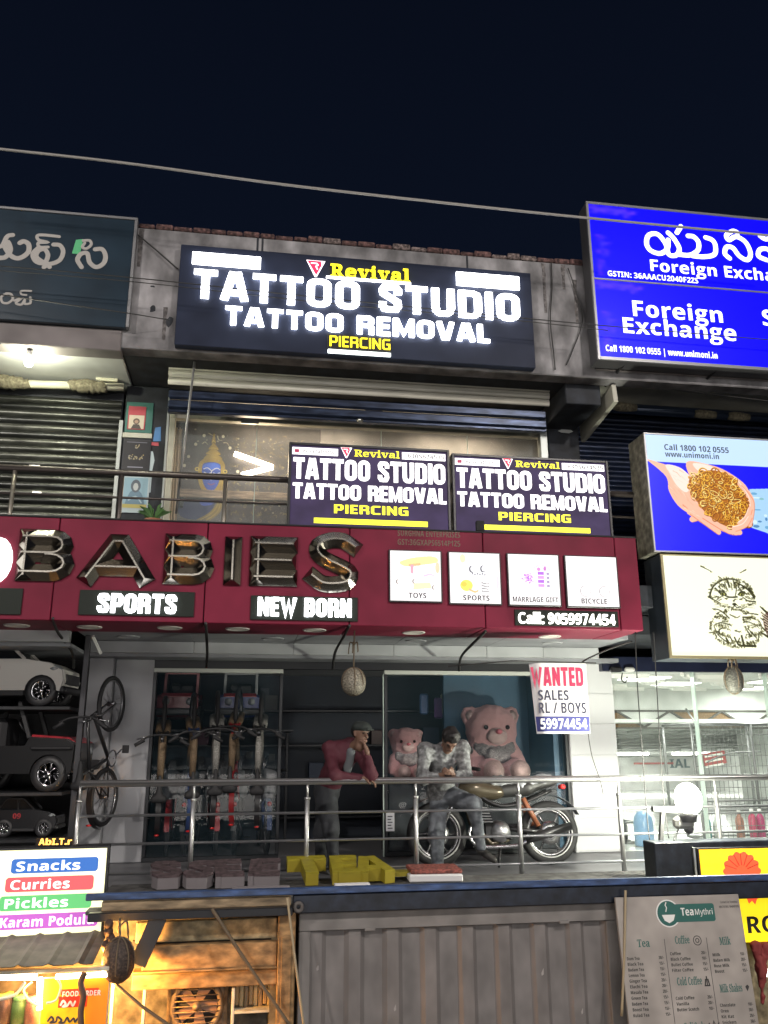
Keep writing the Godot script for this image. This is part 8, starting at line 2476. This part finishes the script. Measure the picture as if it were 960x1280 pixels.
	panel(po, "print", picture(pim, 0.0, 0.5), -1.428, -0.963, 2.187, 2.557, 1.801)
	box(po, "backing", M("pale card", L(0.35, 0.42, 0.45), 0.6), -1.434, -0.957, 2.182, 2.562, 1.78, 1.799, 0.002)
	words(po, "FOOD ORDER", M("white card", L(0.7, 0.72, 0.75), 0.6), -1.289, -1.016, 2.432, 0.035, 1.802, 0.001)
	for sset in [[[Vector2(-1.294, 2.38), Vector2(-1.279, 2.406), Vector2(-1.26, 2.384), Vector2(-1.276, 2.369), Vector2(-1.248, 2.373), Vector2(-1.228, 2.398), Vector2(-1.208, 2.371), Vector2(-1.194, 2.397)], 0.014, "white card"], [[Vector2(-1.373, 2.279), Vector2(-1.353, 2.305), Vector2(-1.335, 2.283), Vector2(-1.355, 2.268), Vector2(-1.317, 2.272), Vector2(-1.309, 2.302), Vector2(-1.278, 2.28), Vector2(-1.294, 2.265), Vector2(-1.26, 2.264), Vector2(-1.24, 2.294), Vector2(-1.221, 2.267), Vector2(-1.195, 2.287), Vector2(-1.182, 2.265), Vector2(-1.167, 2.286)], 0.014, "dark print"]]:
		var ps: Array = smooth(sset[0], 5)
		var o0: Vector2 = ps[0]
		var loc := []
		for q in ps:
			loc.append(q - o0)
		var rs := start()
		ribbon(rs, loc, sset[1], 0.0, 0.001, false, true)
		put(po, "letter_stroke", done(rs), mats[sset[2]], Vector3(o0.x, o0.y, 1.8025))
	# jars and packets on the stall shelf
	i = 0
	for a in [[Vector3(-1.705, 2.341, 1.7), L(0.3, 0.16, 0.1), "brown jar at the picture edge of the stall shelf"], [Vector3(-1.603, 2.326, 1.7), L(0.16, 0.3, 0.1), "green jar between brown and pink jars on the stall shelf"], [Vector3(-1.511, 2.311, 1.7), L(0.4, 0.18, 0.14), "pinkish jar beside the upright lamp tube"]]:
		var j := thing("food_jar", a[2], "jar", a[0] + Vector3(0, -0.13, 0), "jars on the stall shelf")
		put(j, "jar_body", lathe([Vector2(0.001, -0.13), Vector2(0.055, -0.13), Vector2(0.058, 0.05), Vector2(0.045, 0.08)], 14), M("jar %d" % i, a[1], 0.3, 0.0, "cells", Vector3.ONE * 6.0), a[0])
		put(j, "lid", lathe([Vector2(0.05, 0.08), Vector2(0.05, 0.11), Vector2(0.001, 0.11)], 14), M("jar lid %d" % i, [L(0.6, 0.5, 0.1), L(0.2, 0.4, 0.12), L(0.6, 0.25, 0.25)][i], 0.4), a[0])
		i += 1
	var jsh := thing("stall_shelf", "shelf board carrying the jars under the awning", "shelf", Vector3(-1.614, 2.221, 1.7))
	box(jsh, "shelf_board", M("cream frame", L(0.62, 0.6, 0.5), 0.45), -4.0, -1.445, 2.326 - 0.16, 2.326 - 0.131, 1.4, 1.82, 0.003)
	# cooler fan
	var fan := thing("cooler_fan", "dusty brown cooler fan behind the stall window", "fan", Vector3(-0.33, 1.971, 1.15))
	var fc := Vector3(-0.334, 2.196, 1.3)
	var fm := M("dusty brown plastic", L(0.28, 0.2, 0.13), 0.6, 0.0, "grime", Vector3.ONE * 2.0)
	box(fan, "housing", fm, fc.x - 0.24, fc.x + 0.24, fc.y - 0.32, fc.y + 0.21, 0.95, 1.26, 0.03)
	put(fan, "ring", torus(0.19, 0.025, 32, 8), fm, fc + Vector3(0, 0, -0.02)).basis = Basis(Vector3.RIGHT, PI / 2)
	put(fan, "fan_well", lathe([Vector2(0.001, 0.0), Vector2(0.185, 0.0), Vector2(0.185, 0.004), Vector2(0.001, 0.004)], 28), M("black gap", L(0.01, 0.01, 0.012), 0.8), Vector3(fc.x, fc.y, 1.262)).basis = Basis(Vector3.RIGHT, PI / 2)
	for k in 5:
		var a := TAU * k / 5
		var bo3 := put(fan, "blade", prism(PackedVector2Array([Vector2(0.02, -0.02), Vector2(0.15, -0.07), Vector2(0.165, 0.03), Vector2(0.03, 0.03)]), 0.004), M("fan blade brown", L(0.2, 0.12, 0.08), 0.4), fc + Vector3(0, 0, -0.028))
		bo3.basis = Basis(Vector3.BACK, a)
	for k in 9:
		var y := -0.16 + k * 0.04
		var hw := sqrt(0.19 * 0.19 - y * y)
		tube(fan, "grille_wire", fm, [fc + Vector3(-hw, y, 0.0), fc + Vector3(hw, y, 0.0)], 0.005, 5)
	put(fan, "hub", ball(0.035, Vector3(1, 1, 0.5), 12), fm, fc + Vector3(0, 0, 0.005))
	# packets on the shelves beside it
	i = 0
	for k in 9:
		var x := -0.019 + k * 0.038
		var pk := thing("snack_packet", ["first", "second", "third", "fourth", "fifth", "sixth", "seventh", "eighth", "ninth"][k] + " upright snack packet from the cooler fan on the stall shelf", "packet", Vector3(x, 2.144, 1.15), "snack packets beside the cooler fan")
		put(pk, "packet", box_mesh(Vector3(0.034, 0.15 + 0.02 * (k % 3), 0.05), 0.006), M("packet tone %d" % (k % 3), [L(0.35, 0.24, 0.12), L(0.42, 0.33, 0.18), L(0.26, 0.18, 0.1)][k % 3], 0.4), Vector3(x, 2.144 + 0.085, 1.15))
	# hanging gourd, ropes
	gourd("dark brown gourd with dry pods hanging from the stall beam", Vector3(-0.913, 2.652, 1.75), 0.115, 0.155, M("brown gourd", L(0.1, 0.065, 0.05), 0.65, 0.0, "blotch", Vector3.ONE * 4.0, 0.5), Vector3(-0.941, 2.918, 1.62), true)
	var dl := M("jute rope", L(0.16, 0.12, 0.08), 0.95)
	for a in [[Vector3(-0.241, 2.962, 1.6), Vector3(0.388, 2.151, 1.75), 0.014, "brown rope slanting down across the lit stall boards"], [Vector3(0.352, 3.027, 1.6), Vector3(0.501, 2.116, 1.7), 0.011, "thin tan rope running down beside the orange corner post"], [Vector3(-0.936, 2.501, 1.75), Vector3(-0.5, 2.221, 1.85), 0.012, "pale yellow rope slanting from the gourd across the fan window"], [Vector3(3.256, 2.997, 1.56), Vector3(3.114, 2.056, 1.62), 0.011, "grey rod hanging in front of the tea menu board"]]:
		var rp := thing("slanting_rope", a[3], "rope", (a[0] + a[1]) / 2.0, "ropes tied to the stall roof")
		tube(rp, "rope", dl if a[2] > 0.0115 else M("tan rope", L(0.35, 0.28, 0.18), 0.8), smooth([a[0], (a[0] + a[1]) * 0.5 + Vector3(0, -0.01, 0.01), a[1]], 5), a[2], 6)
	menu_board()

	# ---- right end: dark box, flower sign, flood lamp, yellow sign
	var db := thing("dark_sign_box", "dark blue back of a sign box standing beside the flower sign", "sign box", Vector3(4.089, 3.009, 0.8))
	box(db, "box", M("dark slate panel", L(0.03, 0.036, 0.05), 0.4, 0.2, "grime", Vector3.ONE), 3.915, 6.137, 2.95, 3.291, 0.55, 0.8, 0.008)
	box(db, "edge_trim", M("bright steel", L(0.5, 0.5, 0.46), 0.3, 0.9), 4.298, 4.322, 2.95, 3.243, 0.801, 0.83, 0.003)
	var fl := thing("flower_light_box", "yellow light box printed with a red flower on the stall roof", "light box", Vector3(4.708, 3.001, 0.85))
	box(fl, "casing", M("black sign frame", L(0.012, 0.012, 0.015), 0.4), 4.33, 6.048, 2.96, 3.239, 0.802, 0.85, 0.004)
	box(fl, "sign_face", glow("yellow sign light", L(0.95, 0.55, 0.015), 1.0), 4.346, 6.048, 2.97, 3.225, 0.851, 0.855, 0.0)
	var petals := []
	for k in 64:
		var a := TAU * k / 64
		var rad := 0.2 * (0.86 + 0.14 * absf(cos(a * 7.0)))
		petals.append(Vector2(cos(a) * rad, sin(a) * rad * 0.9))
	put(fl, "printed_light_flower", prism(PackedVector2Array(petals), 0.002), glow("red print light 2", L(0.85, 0.09, 0.03), 0.9), Vector3(4.771, 3.022, 0.86) + Vector3(0, 0, -0.0045))
	for k in 7:
		var a := PI * (0.12 + k * 0.127)
		bar(fl, "printed_vein", M("dark red print", L(0.3, 0.02, 0.015), 0.5), Vector3(4.771, 3.022, 0.86) + Vector3(cos(a) * 0.06, sin(a) * 0.055, -0.001), Vector3(4.771, 3.022, 0.86) + Vector3(cos(a) * 0.185, sin(a) * 0.165, -0.001), 0.006, 0.002, 0.0)
	lamp_area(fl, Vector3(4.691, 3.108, 0.9), Vector2(1.0, 0.25), Color(1.0, 0.72, 0.2), 0.12)
	var lamp := thing("flood_lamp", "blazing white flood lamp on a steel bracket above the dark sign box", "lamp", Vector3(4.247, 3.29, 0.6))
	var stl := M("grey bracket steel", L(0.12, 0.12, 0.12), 0.45, 0.6)
	bar(lamp, "arm", stl, Vector3(4.02, 3.587, 0.6), Vector3(4.335, 3.56, 0.6), 0.05, 0.05)
	bar(lamp, "upright", stl, Vector3(4.13, 3.57, 0.6), Vector3(4.084, 3.278, 0.6), 0.04, 0.04)
	var hd := Vector3(4.389, 3.682, 0.62)
	put(lamp, "lamp_socket", lathe([Vector2(0.001, 0.1), Vector2(0.06, 0.1), Vector2(0.09, 0.06), Vector2(0.07, -0.02), Vector2(0.001, -0.02)], 18), stl, hd + Vector3(-0.02, -0.2, 0.05))
	var go := put(lamp, "lamp_glass_light", ball(0.145, Vector3(0.92, 1.08, 0.6), 24), glow("flood light", L(1.0, 1.0, 0.9), 25.0), hd + Vector3(-0.02, 0.0, 0.075))
	go.rotation = Vector3(-0.15, -0.35, 0.1)
	put(lamp, "driver_case", box_mesh(Vector3(0.2, 0.12, 0.12), 0.03), M("grey die cast", L(0.3, 0.3, 0.28), 0.5, 0.3), Vector3(4.341, 3.453, 0.6))
	tube(lamp, "flex", M("black cable", L(0.02, 0.02, 0.02), 0.6), smooth([Vector3(4.293, 3.426, 0.62), Vector3(4.226, 3.34, 0.65), Vector3(4.169, 3.286, 0.7)]), 0.008, 6)
	put(lamp, "ball_joint", ball(0.05, Vector3.ONE, 12), stl, Vector3(4.394, 3.392, 0.6))
	var sp := OmniLight3D.new()
	sp.name = "flood_beam"
	sp.light_color = Color(1.0, 1.0, 0.92)
	sp.light_energy = 10.0
	sp.light_size = 0.12
	sp.omni_range = 40.0
	sp.shadow_enabled = true
	lamp.add_child(sp)
	sp.position = hd + Vector3(-0.02, 0, 0.075) - lamp.position
	var ys := thing("yellow_letter_sign", "yellow sign with black letters behind the tea menu board", "sign", Vector3(4.747, 2.465, 1.2))
	box(ys, "sign_face", glow("yellow panel light", L(0.95, 0.72, 0.01), 0.85), 4.508, 5.259, 2.471, 2.901, 1.17, 1.2, 0.003)
	words(ys, "RO", M("black print", L(0.012, 0.012, 0.012), 0.5), 4.562, 4.863, 2.547, 0.14, 1.201)
	put(ys, "printed_light_leaf", prism(PackedVector2Array([Vector2(4.55, 2.901), Vector2(4.759, 2.902), Vector2(4.735, 2.848), Vector2(4.685, 2.829), Vector2(4.663, 2.782), Vector2(4.635, 2.817), Vector2(4.6, 2.791), Vector2(4.583, 2.846)]), 0.002), glow("red print light 2", L(0.85, 0.09, 0.03), 0.9), Vector3(0, 0, 1.2005))
	var um := thing("red_folded_cloth", "folded dark red cloth hanging below the yellow sign", "cloth", Vector3(4.61, 2.033, 1.2))
	put(um, "cloth", blob([[Vector3(4.617, 2.443, 1.2), Vector3(4.639, 2.231, 1.22), 0.05, 0.035], [Vector3(4.639, 2.231, 1.22), Vector3(4.627, 1.988, 1.2), 0.035, 0.015], [Vector3(4.728, 2.439, 1.2), Vector3(4.651, 2.225, 1.2), 0.04, 0.03]], 0.014, 0.03, 0.02), M("dark red cloth", L(0.25, 0.04, 0.04), 0.8))
	var bk := thing("pale_board", "pale board standing behind the folded red cloth", "board", Vector3(4.728, 1.685, 1.0))
	box(bk, "board", M("dirty cream board", L(0.42, 0.34, 0.2), 0.8), 4.582, 5.385, 0.1, 2.42, 0.95, 1.0, 0.004)
	put(bk, "small_lamp_light", ball(0.05, Vector3(1.4, 0.7, 0.6), 12), glow("small white light", L(1, 1, 0.95), 3.0), Vector3(4.769, 2.187, 1.08))

func menu_board() -> void:
	var b := thing("tea_menu_board", "grey tea shop menu board with green logo leaning against the container", "menu board", Vector3.ZERO)
	var card := M("warm grey menu card", L(0.4, 0.36, 0.33), 0.5, 0.0, "soft", Vector3.ONE * 0.8)
	box(b, "board", card, 0.0, 1.13, -1.9, 0.0, -0.03, 0.0, 0.003)
	var ink := M("menu ink", L(0.025, 0.024, 0.024), 0.6)
	var teal := M("menu teal", L(0.012, 0.1, 0.085), 0.5)
	var white := M("menu white", L(0.72, 0.72, 0.7), 0.5)
	# logo
	var disc := []
	var disc2 := []
	for k in 32:
		var a := TAU * k / 32
		disc.append(Vector2(0.46 + cos(a) * 0.108, -0.135 + sin(a) * 0.108))
		disc2.append(Vector2(0.46 + cos(a) * 0.098, -0.135 + sin(a) * 0.098))
	put(b, "logo_outline", prism(PackedVector2Array(disc), 0.002), white)
	put(b, "logo_disc", prism(PackedVector2Array(disc2), 0.0035), teal)
	var rr := []
	for q in rrect(0.5, -0.205, 0.885, -0.065, 0.02):
		rr.append(Vector2(q[0], q[1]))
	put(b, "logo_bar", prism(PackedVector2Array(rr), 0.003), teal)
	words(b, "Tea", white, 0.575, 0.69, -0.155, 0.06, 0.0036, 0.001)
	words(b, "Mythri", white, 0.705, 0.865, -0.152, 0.045, 0.0036, 0.001, sans_reg)
	put(b, "logo_cup", prism(PackedVector2Array([Vector2(0.4, -0.145), Vector2(0.52, -0.145), Vector2(0.5, -0.19), Vector2(0.46, -0.21), Vector2(0.42, -0.19)]), 0.001), white, Vector3(0, 0, 0.0036))
	put(b, "logo_steam", stroke_mesh([[[0.44, -0.12], [0.45, -0.09], [0.44, -0.07], [0.45, -0.05]]], 0.008, 1, 1, 0.001, true), white, Vector3(0, 0, 0.0036))
	words(b, "Contact For Franchise", ink, 0.95, 1.11, -0.068, 0.018, 0.0005, 0.001, sans_reg)
	words(b, "8897397893, 9848497979", ink, 0.935, 1.115, -0.105, 0.018, 0.0005, 0.001, sans_reg)
	for x in [0.395, 0.775]:
		box(b, "divider", ink, x - 0.002, x + 0.002, -1.85, -0.33, 0.0003, 0.0013, 0.0)
	var cols := [
		[0.045, 0.37, [["Tea", 0.15, 0.26, -0.385], ["Dum Tea", "Black Tea", "Badam Tea", "Lemon Tea", "Ginger Tea", "Elachi Tea", "Masala Tea", "Green Tea", "Badam Tea", "Boost Tea", "Kulad Tea"], -0.48, ["Mocktails", 0.06, 0.28, -1.06], ["Red Rose Mojito", "Blue Mojito", "Green Apple"], -1.17]],
		[0.43, 0.755, [["Coffee", 0.49, 0.62, -0.37], ["Coffee", "Black Coffee", "Bullet Coffee", "Filter Coffee"], -0.455, ["Cold Coffee", 0.46, 0.68, -0.68], ["Cold Coffee", "Vanilla", "Butter Scotch"], -0.785, ["Goli Soda", 0.47, 0.66, -1.01], ["Orange", "Lemon Sweet", "Blueberry"], -1.12]],
		[0.81, 1.105, [["Milk", 0.89, 0.99, -0.39], ["Milk", "Badam Milk", "Rose Milk", "Boost"], -0.475, ["Milk Shakes", 0.83, 1.03, -0.745], ["Chocolate", "Oreo", "Kit Kat", "Snickers", "Banana", "Pineapple"], -0.85, ["Juices", 0.88, 1.0, -1.18], ["Orange", "Apple"], -1.28]]]
	for c in cols:
		var k := 0
		while k < c[2].size():
			var hd: Array = c[2][k]
			words(b, hd[0], teal, hd[1], hd[2], hd[3], 0.058, 0.0005, 0.001, serif)
			var y: float = c[2][k + 2]
			for it in c[2][k + 1]:
				words(b, it, ink, c[0], c[0] + 0.0135 * it.length() + 0.015, y, 0.023, 0.0005, 0.001)
				words(b, ["10/-", "15/-", "20/-", "30/-"][(it.length() + k) % 4], ink, c[1] - 0.045, c[1], y, 0.023, 0.0005, 0.001)
				y -= 0.0415
			k += 3
	# small line drawings beside the headings
	put(b, "coffee_drawing", stroke_mesh([rrect(0.655, -0.385, 0.725, -0.315, 0.034) + ["c"], rrect(0.675, -0.365, 0.705, -0.335, 0.014) + ["c"]], 0.006, 1, 1, 0.001), ink, Vector3(0, 0, 0.0005))
	put(b, "bottle_drawing", stroke_mesh([[[0.725, -0.69], [0.725, -0.62]], [[0.715, -0.64], [0.705, -0.69], [0.745, -0.69], [0.735, -0.64]]], 0.01, 1, 1, 0.001), ink, Vector3(0, 0, 0.0005))
	put(b, "leaf_drawing", stroke_mesh([[[0.69, -0.96], [0.715, -1.0], [0.735, -0.95], [0.755, -1.0], [0.78, -0.96]]], 0.01, 1, 1, 0.001), ink, Vector3(0, 0, 0.0005))
	put(b, "heart_drawing", prism(PackedVector2Array([Vector2(1.06, -0.71), Vector2(1.08, -0.695), Vector2(1.095, -0.71), Vector2(1.075, -0.745)]), 0.001), ink, Vector3(0, 0, 0.0005))
	b.position = Vector3(3.161, 2.94, 1.55)
	b.rotation = Vector3(-0.11, -0.02, 0.0)

# ---------------------------------------------------------------- overhead cables
func cables() -> void:
	var blk := M("black cable", L(0.02, 0.02, 0.02), 0.6)
	var pale := M("weathered cable", L(0.22, 0.21, 0.2), 0.7)
	for a in [
		["pale overhead cable sagging across the night sky above the signs", pale, [Vector3(-3.211, 10.112, 1.2), Vector3(-1.559, 10.085, 1.2), Vector3(0.103, 10.007, 1.2), Vector3(1.945, 9.966, 1.2), Vector3(3.517, 9.946, 1.2), Vector3(6.184, 9.939, 1.2)], 0.014],
		["black cable crossing the dark sign and big signboard, upper of the pair", blk, [Vector3(-3.154, 9.18, 0.5), Vector3(-1.459, 9.158, 0.5), Vector3(0.604, 9.088, 0.5), Vector3(3.433, 9.011, 0.5), Vector3(6.517, 8.971, 0.5)], 0.006],
		["black cable crossing just below the upper of the pair", blk, [Vector3(-3.147, 9.123, 0.5), Vector3(-1.455, 9.109, 0.5), Vector3(0.605, 9.027, 0.5), Vector3(2.846, 8.985, 0.5), Vector3(4.023, 8.942, 0.5)], 0.005],
		["black cable sloping over the dark sign to the signboard edge", blk, [Vector3(-3.152, 8.923, 0.4), Vector3(-2.161, 8.833, 0.4), Vector3(-1.511, 8.78, 0.4), Vector3(-1.063, 8.835, 0.2)], 0.006],
		["short black cable drooping from the parapet to the signboard corner", blk, [Vector3(-1.537, 10.015, 0.03), Vector3(-1.342, 9.856, 0.04), Vector3(-1.032, 9.581, 0.05)], 0.009],
		["black cable loop hanging on bare concrete beside the blue sign", blk, [Vector3(3.558, 10.103, 0.03), Vector3(3.547, 9.738, 0.03), Vector3(3.495, 9.283, 0.04), Vector3(3.51, 8.849, 0.04), Vector3(3.52, 8.619, 0.03)], 0.008],
		["thin black cable bowed on the concrete nearest the blue sign", blk, [Vector3(3.777, 10.043, 0.03), Vector3(3.856, 9.703, 0.04), Vector3(3.909, 9.311, 0.05), Vector3(3.748, 8.866, 0.04), Vector3(3.668, 8.694, 0.03)], 0.007],
		["cable swag along the soffit over the navy shutter", blk, [Vector3(4.031, 8.587, -0.2), Vector3(4.723, 8.588, -0.2), Vector3(5.806, 8.525, -0.2), Vector3(6.919, 8.46, -0.2)], 0.008],
		["thin wire hanging in front of the bright shop, nearer the white wall", blk, [Vector3(4.19, 5.412, 0.2), Vector3(4.187, 4.806, 0.15), Vector3(4.205, 4.131, 0.1), Vector3(4.197, 3.559, 0.1), Vector3(4.156, 3.252, 0.2)], 0.006],
		["thin wire hanging in front of the bright shop, nearer the flood lamp", blk, [Vector3(4.407, 5.416, 0.2), Vector3(4.411, 4.807, 0.15), Vector3(4.415, 4.214, 0.1), Vector3(4.404, 3.637, 0.1), Vector3(4.37, 3.263, 0.2)], 0.006],
		["black cable bending down from the second red panel seam", blk, [Vector3(-0.481, 5.411, 0.31), Vector3(-0.494, 5.37, -0.2), Vector3(-0.512, 5.249, -0.9), Vector3(-0.543, 5.131, -1.5)], 0.016],
		["black cable bending down from the first red panel seam", blk, [Vector3(-1.964, 5.432, 0.31), Vector3(-2.039, 5.375, -0.3), Vector3(-1.996, 5.23, -0.9), Vector3(-2.022, 5.08, -1.2)], 0.016],
		["black cable bending down from the third red panel seam", blk, [Vector3(0.989, 5.412, 0.31), Vector3(0.976, 5.355, -0.1), Vector3(0.95, 5.257, -0.8), Vector3(0.981, 5.127, -1.4)], 0.016],
		["black cable bending down beside the hiring banner", blk, [Vector3(2.447, 5.378, 0.31), Vector3(2.431, 5.322, 0.0), Vector3(2.43, 5.219, -0.7), Vector3(2.52, 5.096, -1.2)], 0.016],
		["black cable slanting from the fascia corner to the banner wire", blk, [Vector3(4.19, 5.318, 0.1), Vector3(3.9, 5.226, 0.1), Vector3(3.611, 5.099, 0.1), Vector3(3.569, 5.029, 0.1)], 0.01],
		["small black cable drooping under the white soffit by the bulb", blk, [Vector3(-1.72, 8.67, -0.1), Vector3(-1.696, 8.66, -0.3), Vector3(-1.636, 8.711, -0.5)], 0.008]]:
		var pts: Array = a[2]
		var mid: Vector3 = pts[pts.size() / 2]
		var t := thing("cable", a[0], "cable", mid)
		tube(t, "wire", a[1], smooth(pts, 8), a[3], 6)
